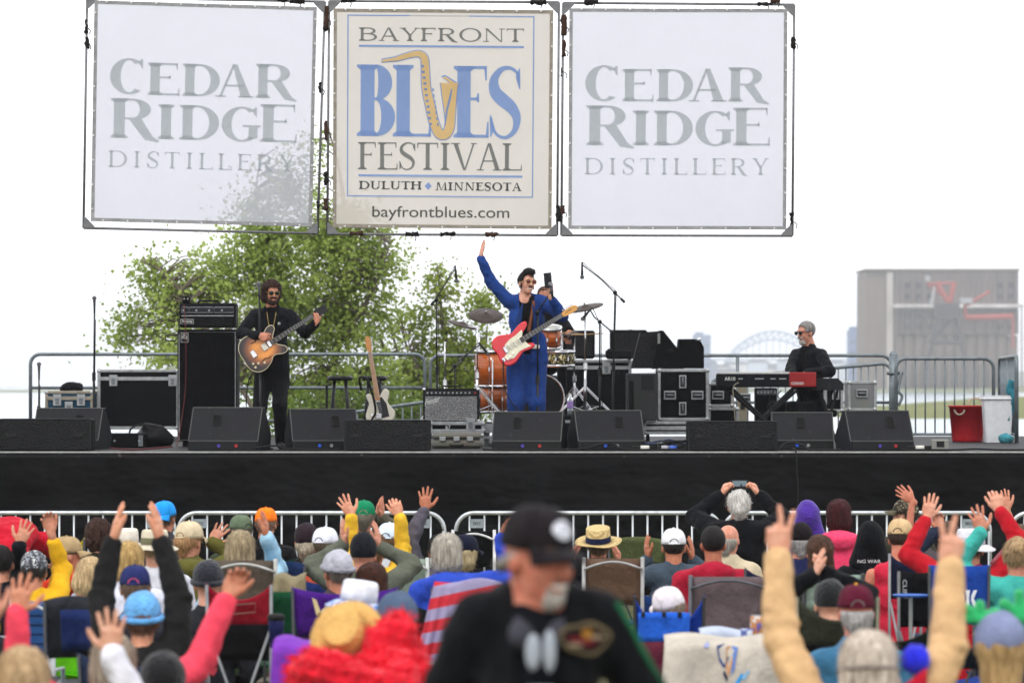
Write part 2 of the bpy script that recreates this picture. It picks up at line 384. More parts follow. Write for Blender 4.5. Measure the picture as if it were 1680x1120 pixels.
def surface_nets(F, lo, vox):
    S = F < 0
    c = np.zeros(np.array(F.shape)-1, np.uint8)
    for dx in (0, 1):
        for dy in (0, 1):
            for dz in (0, 1): c += S[dx:F.shape[0]-1+dx, dy:F.shape[1]-1+dy, dz:F.shape[2]-1+dz]
    act = (c > 0) & (c < 8); ids = np.argwhere(act); N = len(ids)
    num = np.full(act.shape, -1, np.int32); num[act] = np.arange(N)
    acc = np.zeros((N, 3)); cnt = np.zeros(N)
    x, y, z = ids.T
    corners = [(i, j, k) for i in (0, 1) for j in (0, 1) for k in (0, 1)]
    vals = {q: F[x+q[0], y+q[1], z+q[2]] for q in corners}
    for q in corners:
        for d in range(3):
            if q[d] == 0:
                r = list(q); r[d] = 1; r = tuple(r); a = vals[q]; b = vals[r]; m = (a < 0) != (b < 0)
                t = np.where(m, a/np.where(m, a-b, 1), 0); pt = np.tile(np.array(q, float), (N, 1)); pt[:, d] += t
                acc[m] += pt[m]; cnt[m] += 1
    V = lo+(ids+acc/np.maximum(cnt, 1)[:, None])*vox
    quads = []
    for d in range(3):
        e1, e2 = (d+1) % 3, (d+2) % 3
        sl0 = [slice(None)]*3; sl1 = [slice(None)]*3; sl0[d] = slice(0, -1); sl1[d] = slice(1, None)
        A = S[tuple(sl0)]; B = S[tuple(sl1)]; ch = A != B
        E = np.argwhere(ch); E = E[(E[:, e1] > 0) & (E[:, e2] > 0)]
        if not len(E): continue
        fl = A[tuple(E.T)]
        def cell(o1, o2):
            q = E.copy(); q[:, e1] += o1; q[:, e2] += o2; return num[tuple(q.T)]
        q = np.stack([cell(-1, -1), cell(0, -1), cell(0, 0), cell(-1, 0)], 1); q[~fl] = q[~fl][:, ::-1]
        quads.append(q)
    Q = np.concatenate(quads) if quads else np.zeros((0, 4), np.int32)
    return V, Q
def smooth_mesh(V, Q, it=2, lam=0.5):
    n = len(V); e = np.concatenate([Q[:, [0, 1]], Q[:, [1, 2]], Q[:, [2, 3]], Q[:, [3, 0]]]); deg = np.bincount(e[:, 0], minlength=n)+np.bincount(e[:, 1], minlength=n)
    for _ in range(it):
        acc = np.zeros_like(V)
        for d in range(3): acc[:, d] = np.bincount(e[:, 0], V[e[:, 1], d], n)+np.bincount(e[:, 1], V[e[:, 0], d], n)
        V = V+(acc/np.maximum(deg, 1)[:, None]-V)*lam
    return V
def join(*ms):
    Vs, Qs, b = [], [], 0
    for V, Q in ms: Vs.append(V); Qs.append(Q+b); b += len(V)
    return np.concatenate(Vs), np.concatenate(Qs)
# ================================================================== the setting: ground, water, far shore
ZD = 1.6                       # stage deck
SY = 40.0                      # stage front edge
def build_ground():
    xs = [-3000, -1200, -400, -120, -40, -20, -12, -8, -4, 0, 4, 8, 12, 20, 40, 120, 400, 1200, 3000]
    ys = [-60, -20, 0, 4, 6, 8, 10, 12, 14, 16, 18, 20, 22, 24, 26, 30, 36, 45, 60, 80, 100, 115, 125, 140, 400, 1000, 1400, 2600, 4000, 6000]
    def z(x, y):
        if y <= 115: return ground_z(max(y, 0))
        return -2.5
    vs = [(x, y, z(x, y)) for y in ys for x in xs]; nx = len(xs)
    fs = [(j*nx+i, j*nx+i+1, (j+1)*nx+i+1, (j+1)*nx+i) for j in range(len(ys)-1) for i in range(nx-1)]
    o = link_mesh('ground', vs, fs, mat('#4d5a33', 'ground', 0.95, c2='#6b6144'), None, (0, 0, 0), False); setp(o, kind='structure')
    w = MB().box((0, 3060, -0.85), (5990, 5870, 0.1)); o = w.build('water', mat('#8fa0aa', 'water', 0.18), None, (0, 120, 0)); setp(o, kind='structure')
    # low spit of land with green grass by the water, right of the stage
    def spit(name, x0, x1, y0, y1, h, m, seed):
        rs = random.Random(seed); nx_, ny_ = 26, 6
        def f(u, v):
            e = math.sin(math.pi*min(1, max(0, v)))**0.6*min(1, 6*u, 6*(1-u)); return (x0+(x1-x0)*u, y0+(y1-y0)*v, -1.0+e*h*(0.8+0.3*math.sin(u*23+seed)+0.2*rs.random()))
        return setp(MB().sheet(f, nx_, ny_).build(name, m, None, ((x0+x1)/2, y0, -1), True), kind='structure')
    spit('grass_shore', 28, 130, 330, 520, 1.6, mat('#5d7034', 'ground', 0.95, c2='#7d7a4a'), 1)
    spit('harbour_shore', -300, 700, 1380, 1900, 2.2, mat('#6d6a5c', 'ground', 0.95, c2='#7d8a5a'), 2)
    spit('far_hills', -200, 2600, 4400, 5600, 26, mat('#47604a', 'ground', 0.95, c2='#5f6f55'), 3)
    spit('far_shore', 100, 1700, 3000, 3300, 9, mat('#6a6f66', 'ground', 0.95, c2='#7f8580'), 5)
build_ground()
# ------------------------------------------------------------------ far buildings
def elevator():
    Y = 1500.0; s = FPX/Y
    def X(px): return (px-840)/s
    def Z(py): return CAMZ-(py-HORIZ)/s
    t = thing('grain_elevator', 'huge weathered concrete grain elevator across the water at right', 'building', (X(1545), Y, -0.8))
    cm = mat('#675c58', 'concrete', 0.9, c2='#80746d', scale=0.2, sc=(1, 1, .10)); cl = mat('#978b80', 'concrete', 0.9, c2='#6a5e56', scale=0.24, sc=(1, 1, .12)); pale = mat('#b0aaa4', 'concrete', 0.9)
    x0, x1, zt = X(1421), X(1671), Z(444)
    MB().box(((X(1467)+x1)/2, Y+20, (zt+Z(548))/2), (x1-X(1467), 40, zt-Z(548))).build('wall', cm, t)
    MB().box(((x0+X(1467))/2, Y+21, (zt-0.8-0.4)/2), (X(1466.8)-x0, 40, zt+0.4)).build('wall', cl, t)
    # silos in a row below
    for i in range(12):
        w = (x1-X(1467))/12; xc = X(1467)+w*(i+0.5)
        MB().cyl((xc, Y+3, -0.8), (xc, Y+3, Z(550)), w*0.52, n=14).build('silo', cl, t, smooth=True)
    for i in range(23):
        w = (x1-X(1467))/23; xc = X(1467)+w*(i+0.5)
        MB().box((xc, Y-0.4, (zt-1+Z(548))/2), (w*0.4, 0.8, zt-2-Z(548))).build('pilaster', cm, t)
    MB().box((X(1460), Y+0.2, (zt+Z(640))/2), (2.4, 1.0, zt-Z(640)-1)).build('corner_strip', pale, t)
    MB().box(((x0+x1)/2, Y+20, zt+0.4), (x1-x0+1.2, 42, 0.8)).build('roof', cl, t)
    for py in (468, 486, 518, 536):
        for px in (1488, 1506, 1524, 1640, 1658):
            MB().box((X(px), Y-1.0, Z(py)), (1.9, 0.5, 2.1)).build('window', mat('#2a2b30', 'plain', 0.4), t)
    MB().box((X(1570), Y-4, Z(502)), (X(1676)-X(1464), 5, 1.4)).build('gallery', mat('#b8b2b0', 'concrete', 0.8), t)
    for px in range(1470, 1676, 17): MB().box((X(px), Y-4, (Z(505)-0.8)/2+0.2), (0.5, 0.5, Z(505)+0.4)).build('gallery_post', cm, t)
    # ship unloading tower with red booms
    g = thing('ship_unloader', 'dark red harbour crane with two booms in front of the grain elevator', 'crane', (X(1555), Y-40, -0.8))
    Yc = Y-40; s2 = FPX/Yc
    red = mat('#9c4238', 'plain', 0.6); dk = mat('#3c3a3e', 'plain', 0.6); gr = mat('#9a9a9c', 'plain', 0.6)
    def q(px, py, dy=0): return Vector(((px-840)/s2, Yc+dy, CAMZ-(py-HORIZ)/s2))
    def beam(name, m, a, b, r): MB().cyl(q(*a), q(*b), r, n=6).build(name, m, g)
    beam('boom', red, (1521, 466), (1566, 464), 0.6); beam('boom', red, (1536, 463), (1556, 496), 1.1); beam('boom', red, (1566, 463), (1558, 496), 1.1)
    beam('boom', red, (1583, 502), (1624, 478), 0.7); beam('boom', red, (1583, 500), (1584, 522), 0.7); beam('boom', red, (1584, 521), (1662, 519), 1.2)
    beam('cable', red, (1521, 466), (1556, 492), 0.4); beam('cable', red, (1662, 519), (1662, 570), 0.5)
    MB().box(q(1553, 510), (9, 7, 5.5)).build('machine_house', dk, g); MB().box(q(1585, 493), (4.5, 4, 2)).build('cabin', gr, g); MB().box(q(1522, 457), (1.6, 1.6, 2.2)).build('cabin', gr, g)
    for a, b in (((1540, 520), (1524, 580)), ((1568, 520), (1580, 580)), ((1524, 580), (1518, 643)), ((1580, 580), (1588, 643)), ((1524, 562), (1580, 562)), ((1524, 562), (1560, 525))): beam('tower_leg', dk, a, b, 0.8)
    beam('tower_leg', gr, (1533, 470), (1528, 500), 0.6)
elevator()
def city():
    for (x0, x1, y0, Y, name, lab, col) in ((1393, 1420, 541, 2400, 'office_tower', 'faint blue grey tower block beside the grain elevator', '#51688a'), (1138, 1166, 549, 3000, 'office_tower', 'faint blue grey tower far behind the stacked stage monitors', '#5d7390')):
        s = FPX/Y; xa, xb = (x0-840)/s, (x1-840)/s; zt = CAMZ-(y0-HORIZ)/s
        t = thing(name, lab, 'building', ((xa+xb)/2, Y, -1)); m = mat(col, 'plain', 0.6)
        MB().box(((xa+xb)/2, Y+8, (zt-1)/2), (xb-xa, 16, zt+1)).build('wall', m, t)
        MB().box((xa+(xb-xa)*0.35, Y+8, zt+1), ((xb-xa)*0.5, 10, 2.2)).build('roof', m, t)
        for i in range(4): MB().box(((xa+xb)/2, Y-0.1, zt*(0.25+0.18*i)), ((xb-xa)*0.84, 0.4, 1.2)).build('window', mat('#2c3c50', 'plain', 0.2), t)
    # arched road bridge far off
    Y = 3600.0; s = FPX/Y
    def q(px, py): return Vector(((px-840)/s, Y, CAMZ-(py-HORIZ)/s))
    t = thing('arch_bridge', 'haze-paled steel arch bridge far across the harbour behind the keyboard player', 'bridge', (q(1265, 0).x, Y, -0.8))
    m = mat('#a9b3bf', 'plain', 0.6); n = 14; x0, x1 = 1192, 1345  # lightened blue grey: part of the haze fading is put into this colour
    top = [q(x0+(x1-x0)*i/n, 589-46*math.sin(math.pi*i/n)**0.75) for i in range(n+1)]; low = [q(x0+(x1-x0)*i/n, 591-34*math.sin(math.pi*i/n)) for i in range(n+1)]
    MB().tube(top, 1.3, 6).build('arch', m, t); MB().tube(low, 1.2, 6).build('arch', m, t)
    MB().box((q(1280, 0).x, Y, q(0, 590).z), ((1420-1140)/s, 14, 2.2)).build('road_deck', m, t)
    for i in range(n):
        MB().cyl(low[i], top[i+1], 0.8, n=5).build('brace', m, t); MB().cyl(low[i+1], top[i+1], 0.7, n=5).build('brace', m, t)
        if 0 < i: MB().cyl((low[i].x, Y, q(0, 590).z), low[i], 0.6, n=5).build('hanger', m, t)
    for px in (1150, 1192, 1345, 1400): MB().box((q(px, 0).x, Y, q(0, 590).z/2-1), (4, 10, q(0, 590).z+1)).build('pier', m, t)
    rs = random.Random(4)
    for i in range(46):
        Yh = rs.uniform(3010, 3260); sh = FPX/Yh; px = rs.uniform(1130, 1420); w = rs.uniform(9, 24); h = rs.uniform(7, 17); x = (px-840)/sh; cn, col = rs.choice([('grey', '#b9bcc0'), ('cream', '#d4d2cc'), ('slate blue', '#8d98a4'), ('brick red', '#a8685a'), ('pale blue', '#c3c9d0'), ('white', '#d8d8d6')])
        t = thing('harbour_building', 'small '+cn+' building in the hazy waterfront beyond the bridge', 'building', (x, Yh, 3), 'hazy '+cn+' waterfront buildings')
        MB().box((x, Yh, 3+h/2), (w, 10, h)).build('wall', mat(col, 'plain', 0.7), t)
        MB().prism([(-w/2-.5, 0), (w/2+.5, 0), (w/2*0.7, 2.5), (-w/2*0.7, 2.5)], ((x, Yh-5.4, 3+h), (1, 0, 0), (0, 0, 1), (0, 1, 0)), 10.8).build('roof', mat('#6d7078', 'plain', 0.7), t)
city()
# ------------------------------------------------------------------ trees behind the stage
def tree(label, stems, blobs, Y, nleaf, seed, leaf=0.078, c1='#849e40', c2='#b8ca6e'):
    rs = np.random.RandomState(seed); rr = random.Random(seed)
    base = P(stems[0][0][0], 630, Y); base.z = 0
    t = thing('birch_tree', label, 'tree', base)
    bark = mat('#6b6258', 'wood', 0.9, coat=0.0)
    first = True; limbs = MB(); skel = []
    for st in stems:
        pts = [P(px, py, Y+dy) for px, py, dy in st]; pts[0].z = max(pts[0].z, 0) if pts[0].z > 0.5 else 0.0
        c = catmull(pts, 5); n = len(c); r0 = 0.085 if first else 0.05
        MB().tube(c, [r0*(1-0.85*i/(n-1)) for i in range(n)], 8).build('trunk' if first else 'limb', bark, t, smooth=True); first = False; skel += c[n//3:]
    V = []; F = []
    cs = [(P(px, py, Y+dy), r/(FPX/Y)) for px, py, r, dy in blobs]
    wt = np.array([r**2.4 for _, r in cs]); wt /= wt.sum()
    clump = []
    for _ in range(int(nleaf/40)):
        c, r = cs[rs.choice(len(cs), p=wt)]; d = rs.normal(size=3); d /= np.linalg.norm(d); d = d*r*rs.uniform(0.15, 1.08)
        p = np.array(c)+d*np.array([1, 1.1, 1]); clump.append(p)
        q = min(skel, key=lambda s_: (s_-Vector(p)).length+max(0, s_.z-p[2])*1.5)
        mid = (q+Vector(p))/2+Vector((0, 0, 0.12)); limbs.tube([q, mid, Vector(p)], [0.016, 0.010, 0.004], 4, caps=False)
    limbs.build('branches', bark, t, smooth=True)
    clump = np.array(clump)
    k = rs.randint(0, len(clump), nleaf); sc = rs.uniform(0.07, 0.40, len(clump)) ; pos = clump[k]+rs.normal(size=(nleaf, 3))*sc[k][:, None]*np.array([0.75, 0.75, 0.6])
    a = rs.normal(size=(nleaf, 3)); a[:, 2] = a[:, 2]*0.5-0.6; a /= np.linalg.norm(a, axis=1)[:, None]; b = np.cross(a, rs.normal(size=(nleaf, 3))); b /= np.linalg.norm(b, axis=1)[:, None]
    L = leaf*rs.uniform(0.6, 1.3, nleaf)[:, None]; nrm = np.cross(a, b)
    v = np.stack([pos, pos+a*L*0.5+b*L*0.36+nrm*L*0.08, pos+a*L, pos+a*L*0.5-b*L*0.36+nrm*L*0.08], 1).reshape(-1, 3); f = np.arange(nleaf*4).reshape(-1, 4)
    link_mesh('crown', v, f, mat(c1, 'leaf', 0.55, c2=c2), t, tuple(base), False)
tree('tall multi-stemmed birch with loose yellow-green leaves behind the bassist', [[(510, 853, 0), (525, 690, 0), (555, 560, 0.2), (570, 430, 0), (560, 300, -.2), (540, 215, 0)], [(520, 840, .3), (470, 640, .5), (440, 470, .3), (420, 330, .2), (430, 250, .1)], [(515, 850, -.3), (420, 680, -.4), (340, 540, -.5), (270, 450, -.3), (235, 430, -.2)], [(560, 560, 0), (610, 480, -.4), (640, 400, -.5)], [(545, 640, .3), (620, 590, .2), (690, 560, .4)]],
     [(425, 335, 34, 0), (478, 300, 46, .3), (440, 405, 80, 0), (540, 400, 85, -.4), (600, 430, 62, -.3), (350, 470, 70, .3), (560, 520, 85, .2), (460, 510, 80, -.2), (280, 500, 58, 0), (250, 450, 40, 0), (215, 540, 38, 0), (300, 580, 55, -.3), (630, 520, 34, .2), (560, 630, 75, .2), (480, 630, 60, 0), (640, 620, 34, 0), (225, 440, 14, 0), (400, 600, 60, 0), (600, 380, 45, .3), (640, 660, 40, .2), (520, 240, 22, 0)], 60.0, 34000, 11)
tree('smaller leafy tree behind the drum kit and left microphone boom', [[(745, 830, 0), (740, 690, 0), (735, 600, 0), (725, 520, 0), (720, 460, 0)], [(742, 700, 0), (790, 600, .2), (800, 530, .2)], [(742, 720, 0), (690, 620, -.2), (670, 560, 0)]],
     [(720, 480, 30, 0), (700, 540, 42, 0), (770, 560, 45, 0), (740, 620, 62, 0), (680, 610, 42, .2), (795, 500, 28, 0), (835, 470, 16, 0), (720, 450, 20, 0), (800, 610, 45, 0), (690, 660, 45, 0), (775, 450, 14, 0), (770, 670, 40, 0)], 62.0, 9500, 12, c1='#7a9136', c2='#a0b052')
tree('low dark bush below the birch behind the railing', [[(560, 850, 0), (560, 760, 0), (560, 690, 0)], [(562, 800, 0), (640, 700, 0)]], [(500, 680, 38, 0), (560, 680, 44, 0), (620, 680, 42, 0), (670, 690, 32, 0), (450, 690, 30, 0), (760, 690, 30, 0)], 58.0, 5000, 13, c1='#5a7030', c2='#7d9440')
# ------------------------------------------------------------------ haze over the harbour
hz = MB().box((0, 2990, 38), (6300, 6300, 85)).build('haze', mat('#ffffff', 'plain', 1.0), None); setp(hz, kind='stuff')
hm = bpy.data.materials.new('haze_air'); hm.use_nodes = True; hm.node_tree.nodes.clear()
pv = hm.node_tree.nodes.new('ShaderNodeVolumePrincipled'); ho = hm.node_tree.nodes.new('ShaderNodeOutputMaterial'); hm.node_tree.links.new(pv.outputs[0], ho.inputs[1])
pv.inputs['Color'].default_value = (0.93, 0.96, 1.0, 1); pv.inputs['Density'].default_value = 0.00025
hz.data.materials.clear(); hz.data.materials.append(hm)
# ================================================================== the three printed banners above the stage
def bar_poly(x0, y0, x1, y1, w0, w1=None):
    w1 = w0 if w1 is None else w1; d = Vector((x1-x0, y1-y0)).normalized(); n = Vector((-d.y, d.x))
    return [(x0+n.x*w0/2, y0+n.y*w0/2), (x0-n.x*w0/2, y0-n.y*w0/2), (x1-n.x*w1/2, y1-n.y*w1/2), (x1+n.x*w1/2, y1+n.y*w1/2)]
def ribbon(pts, ws):
    L, Rr = [], []
    for i, p in enumerate(pts):
        d = Vector(pts[min(i+1, len(pts)-1)])-Vector(pts[max(i-1, 0)]); d.normalize(); n = Vector((-d.y, d.x)); w = ws[i]/2; L.append((p[0]+n.x*w, p[1]+n.y*w)); Rr.append((p[0]-n.x*w, p[1]-n.y*w))
    return [[L[i], L[i+1], Rr[i+1], Rr[i]] for i in range(len(pts)-1)]
def ering(cx, cy, rx, ry, T, t, a0=0.0, a1=2*math.pi, n=28):
    out = []
    for i in range(n):
        q = []
        for a in (a0+(a1-a0)*i/n, a0+(a1-a0)*(i+1)/n): q.append(((cx+rx*math.cos(a), cy+ry*math.sin(a)), (cx+(rx-T)*math.cos(a), cy+(ry-t)*math.sin(a))))
        out.append([q[0][0], q[1][0], q[1][1], q[0][1]])
    return out
def glyph(ch, w, h, T, t, s):
    """serif capital in a w x h box: T heavy stroke, t thin stroke, s serif reach; list of polygons"""
    g = []
    def stem(x, y0=0, y1=h, b=True, tp=True, TT=T):
        g.append([(x, y0), (x+TT, y0), (x+TT, y1), (x, y1)])
        if b: g.append([(x-s, y0), (x+TT+s, y0), (x+TT+s, y0+t*.8), (x+TT, y0+t*1.8), (x, y0+t*1.8), (x-s, y0+t*.8)])
        if tp: g.append([(x-s, y1), (x-s, y1-t*.8), (x, y1-t*1.8), (x+TT, y1-t*1.8), (x+TT+s, y1-t*.8), (x+TT+s, y1)])
    def hb(x0, x1, y, up=0, dn=0, tt=None):
        tt = tt or t; g.append([(x0, y), (x1, y), (x1, y+tt), (x0, y+tt)])
        if up: g.append([(x1-t, y), (x1, y), (x1, y+up), (x1-t*.5, y+up)])
        if dn: g.append([(x1-t, y+tt), (x1-t*.5, y+tt-dn), (x1, y+tt-dn), (x1, y+tt)])
    def bowl(x, y0, y1, x1, TT=T):
        g.extend(ering(x, (y0+y1)/2, x1-x, (y1-y0)/2, TT, t, -math.pi/2, math.pi/2, 16))
    if ch in 'EFL':
        stem(s)
        if ch in 'EF': hb(s+T, w*.94, h-t, dn=h*.2); hb(s+T, w*.72, h*.52, up=h*.1, dn=h*.07)
        if ch in 'EL': hb(s+T, w, 0, up=h*.22)
    elif ch == 'I': stem((w-T)/2)
    elif ch == 'T':
        stem((w-T)/2, tp=False); g.append([(0, h-t), (w, h-t), (w, h), (0, h)]); g.append([(0, h-h*.2), (t*.5, h-h*.2), (t, h), (0, h)]); g.append([(w, h-h*.2), (w, h), (w-t, h), (w-t*.5, h-h*.2)])
    elif ch == 'D': stem(s); hb(s+T, w*.45, 0); hb(s+T, w*.45, h-t); bowl(w*.45, 0, h, w)
    elif ch == 'B': stem(s); hb(s+T, w*.5, 0); hb(s+T, w*.5, h-t); hb(s+T, w*.5, h*.5); bowl(w*.5, h*.5, h, w*.92); bowl(w*.5, 0, h*.5+t, w)
    elif ch == 'R':
        stem(s); hb(s+T, w*.45, h-t); hb(s+T, w*.45, h*.47); bowl(w*.45, h*.47, h, w*.82)
        g.append([(w*.38, h*.47), (w*.38+T*1.1, h*.5), (w*.86, h*.06), (w, -h*.05), (w*.98, -h*.09), (w*.7, -h*.03)])
    elif ch in 'CG':
        g.extend(ering(w*.54, h/2, w*.54, h*.52, T, t, math.radians(50), math.radians(310), 26))
        g.append([(w*.93, h*1.0), (w*.93-t, h*1.0), (w*.86-t, h*.9), (w*.9, h*.74), (w*.93, h*.72)])
        if ch == 'G': g.append([(w*.72, 0.04*h), (w*.72+T*.9, 0.1*h), (w*.72+T*.9, h*.42), (w*.72, h*.42)]); g.append([(w*.56, h*.42), (w+s*.4, h*.42), (w+s*.4, h*.42+t), (w*.56, h*.42+t)])
    elif ch == 'O': g.extend(ering(w/2, h/2, w/2, h*.52, T, t))
    elif ch == 'A':
        g.append([(w*.44, h), (w*.56, h), (w*.93, 0), (w*.93-T*1.12, 0)]); g.append([(w*.44, h), (w*.5, h*.96), (w*.16, 0), (w*.09, 0)]); hb(w*.24, w*.72, h*.32)
        hb(0, w*.28, 0, tt=t*.8); hb(w*.93-T*1.12-s, w, 0, tt=t*.8)
    elif ch == 'V':
        g.append([(w*.05, h), (w*.05+T*1.1, h), (w*.57, 0), (w*.47, 0)]); g.append([(w*.57, 0), (w*.53, h*.06), (w*.87, h), (w*.94, h)]); hb(-s*.5, w*.05+T*1.1+s, h-t*.8, tt=t*.8); hb(w*.78, w+s*.3, h-t*.8, tt=t*.8)
    elif ch == 'Y':
        stem((w-T)/2, 0, h*.5, tp=False); g.append([(w*.03, h), (w*.03+T*1.1, h), ((w+T)/2, h*.45), ((w-T)/2, h*.45)]); g.append([((w+T)/2, h*.45), ((w+T)/2-t*1.3, h*.47), (w*.84, h), (w*.92, h)]); hb(-s*.5, w*.03+T*1.1+s, h-t*.8, tt=t*.8); hb(w*.74, w+s*.3, h-t*.8, tt=t*.8)
    elif ch == 'U':
        g.append([(w*.1, h*.3), (w*.1+T, h*.3), (w*.1+T, h), (w*.1, h)]); g.append([(w*.86-t, h*.3), (w*.86, h*.3), (w*.86, h), (w*.86-t, h)])
        g.extend(ering(w*.48, h*.3, w*.38, h*.31, T*.9, t, math.pi, 2*math.pi, 14)); hb(0, w*.1+T+s, h-t*.8, tt=t*.8); hb(w*.74, w, h-t*.8, tt=t*.8)
    elif ch == 'H': stem(s); stem(w-s-T); hb(s+T, w-s-T, h*.5)
    elif ch == 'N':
        g.append([(w*.14, 0), (w*.14+t, 0), (w*.14+t, h), (w*.14, h)]); g.append([(w*.86-t, 0), (w*.86, 0), (w*.86, h), (w*.86-t, h)]); g.append([(w*.08, h), (w*.08+T*1.1, h), (w*.86, 0), (w*.86-t*1.6, 0)]); hb(0, w*.14+t+s, 0, tt=t*.8); hb(w*.86-t-s, w, h-t*.8, tt=t*.8)
    elif ch == 'M':
        g.append([(w*.1, 0), (w*.1+t, 0), (w*.17+t, h), (w*.16, h)]); g.append([(w*.16, h), (w*.16+T*.9, h), (w*.52, 0), (w*.47, 0)]); g.append([(w*.52, 0), (w*.48, h*.05), (w*.8, h), (w*.84, h)]); g.append([(w*.8, h), (w*.84+T*.2, h), (w*.96, 0), (w*.96-T, 0)]); hb(0, w*.1+t+s, 0, tt=t*.8); hb(w*.96-T-s, w+s*.4, 0, tt=t*.8)
    elif ch == 'S':
        pts = [(.9, .80), (.84, .93), (.62, 1.0), (.36, .97), (.17, .83), (.2, .66), (.42, .54), (.68, .43), (.84, .28), (.78, .1), (.54, 0.0), (.28, .03), (.12, .16), (.08, .28)]
        pts = [(q.x, q.y) for q in catmull([(a*w, b*h*.97+h*.015, 0) for a, b in pts], 4)]; n = len(pts)
        ws = [t*.9+(T*1.08-t*.9)*math.exp(-((i/(n-1)-.46)/.2)**2) for i in range(n)]; g.extend(ribbon(pts, ws))
        g.append([(w*.93, h*.98), (w*.9, h*.98), (w*.8, h*.86), (w*.9, h*.7), (w*.94, h*.68)]); g.append([(w*.06, 0.02*h), (w*.09, 0.02*h), (w*.2, h*.14), (w*.09, h*.32), (w*.05, h*.33)])
    return g
ADV = dict(I=.5, L=.8, E=.82, F=.78, S=.74, T=.86, M=1.25, N=1.1, D=1.08, O=1.1, A=1.02, V=1.0, R=.98, B=.9, Y=.92, U=1.05, H=1.1, C=1.0, G=1.1)
class Panel:
    """a hung cloth; its printing is given in photograph pixels of the straightened cloth"""
    def __init__(s, corners, Y, ref):
        s.c = [P(px, py, Y) for px, py in corners]; s.ref = ref; s.Y = Y; s.seed = corners[0][0]
    def at(s, px, py, off=0.0):
        u = (px-s.ref[0])/(s.ref[2]-s.ref[0]); v = (py-s.ref[1])/(s.ref[3]-s.ref[1])
        p = (s.c[0]*(1-u)+s.c[1]*u)*(1-v)+(s.c[3]*(1-u)+s.c[2]*u)*v
        p.y += 0.035*math.sin(u*3.14)*math.sin(v*3.14)+0.006*math.sin(u*9+s.seed)*math.sin(v*7+1)-off
        return p
    def polys(s, mb, polys, k0=0, th=0.0006):
        """thin raised print"""
        for k, pl in enumerate(polys):
            off = 0.004+0.00025*((k+k0) % 14); n = len(pl)
            f = [s.at(x, y, off) for x, y in pl]; b = mb
            if len(pl) < 3: continue
            b.add(f, [tuple(range(n))])
    def letters(s, m, parent, lst, t, ser):
        for c, a, b, y0, y1, T in lst:
            mb = MB(); s.put(mb, c, a, b, y0, y1, T, t, ser); mb.build('letter', m, parent)
    def word(s, mb, txt, x0, x1, yb, yt, T, t, ser, gap=0.0, fit=None):
        h = yb-yt; widths = [ADV.get(c, 1.0) for c in txt]; tot = sum(widths); avail = (x1-x0)-gap*(len(txt)-1); x = x0
        for c, wd in zip(txt, widths):
            w = avail*wd/tot; s.put(mb, c, x, x+w, yb, yt, T, t, ser); x += w+gap
    def put(s, mb, c, x0, x1, yb, yt, T, t, ser):
        for k, pl in enumerate(glyph(c, x1-x0, yb-yt, T, t, ser)): s.polys(mb, [[(x0+a, yb-b) for a, b in pl]], k)
def banner(name, label, corners, frame, ref, Y, cloth_m, hem_m, ties):
    pn = Panel(corners, Y, ref)
    c0 = (pn.c[2]+pn.c[3])/2
    t = thing(name, label, 'banner', c0)
    x0, y0, x1, y1 = ref
    MB().sheet(lambda u, v: pn.at(x0+(x1-x0)*u, y0+(y1-y0)*v), 24, 24).build('cloth', cloth_m, t, smooth=True)
    hm = MB()
    for (a, b, c, d) in ((0, 0, 1, .016), (0, .984, 1, 1), (0, .016, .016, .984), (.984, .016, 1, .984)):
        hm.sheet(lambda u, v, a=a, b=b, c=c, d=d: pn.at(x0+(x1-x0)*(a+(c-a)*u), y0+(y1-y0)*(b+(d-b)*v), 0.004), 16 if c-a > .5 else 1, 16 if d-b > .5 else 1)
    hm.build('hem', hem_m, t)
    pipe = mat('#6e6e70', 'metal', 0.5, metal=0.3); fc = [P(px, py, Y+0.03) for px, py in frame]
    for i in range(4): MB().cyl(fc[i], fc[(i+1) % 4], 0.0135, n=8).build('frame_pipe', pipe, t, smooth=True)
    for i in range(4):
        a = fc[i]; e1 = (fc[(i+1) % 4]-a).normalized(); e2 = (fc[i-1]-a).normalized()
        MB().prism([(0, 0), (.13, 0), (.11, .03), (.03, .11), (0, .13)], (a+Vector((0, -.024, 0)), e1, e2, (0, 1, 0)), 0.02).build('corner_gusset', pipe, t)
    ey = mat('#c9c9c6', 'metal', 0.3, metal=0.4)
    for i in range(9):
        f = (i+.5)/9
        for (px, py) in ((x0+(x1-x0)*f, y0+2), (x0+(x1-x0)*f, y1-2), (x0+2, y0+(y1-y0)*f), (x1-2, y0+(y1-y0)*f)):
            q = pn.at(px, py, 0.008); MB().lathe([(0.006, 0), (0.011, 0.002), (0.011, 0.004), (0.006, 0.005)], q, (0, -1, 0), 10).build('eyelet', ey, t)
    for (px, py, w, h, col) in ties:
        c = P(px, py, Y+0.03); s_ = FPX/Y; mb = MB(); rs = random.Random(px*7+py); n = 7; pts = []; L = max(w, h)/s_; vert = h > w
        for i in range(n+1): pts.append(c+(Vector((0, 0, 1)) if vert else Vector((1, 0, 0)))*L*(i/n-.5)+Vector((rs.uniform(-.006, .006), 0, rs.uniform(-.006, .006))))
        mb.tube(pts, [min(w, h)/s_/2*rs.uniform(.6, 1.25) for _ in pts], 8)
        a = pts[3]+Vector((.02, -.02, 0)); mb.tube([a, a+Vector((.03, -.01, -.03)), a+Vector((.02, -.01, -.07))], .006, 5)
        mb.build('tie_wrap', mat(col, 'cloth', 0.9), t, smooth=True)
    return t, pn
BLK, BRN = '#1d1a19', '#3c2a22'
wht = mat('#c3c3cf', 'banner', 0.8, tr=0.26, tl=0.4); ivory = mat('#cfc8bf', 'banner', 0.8, tr=0.1, tl=0.4)
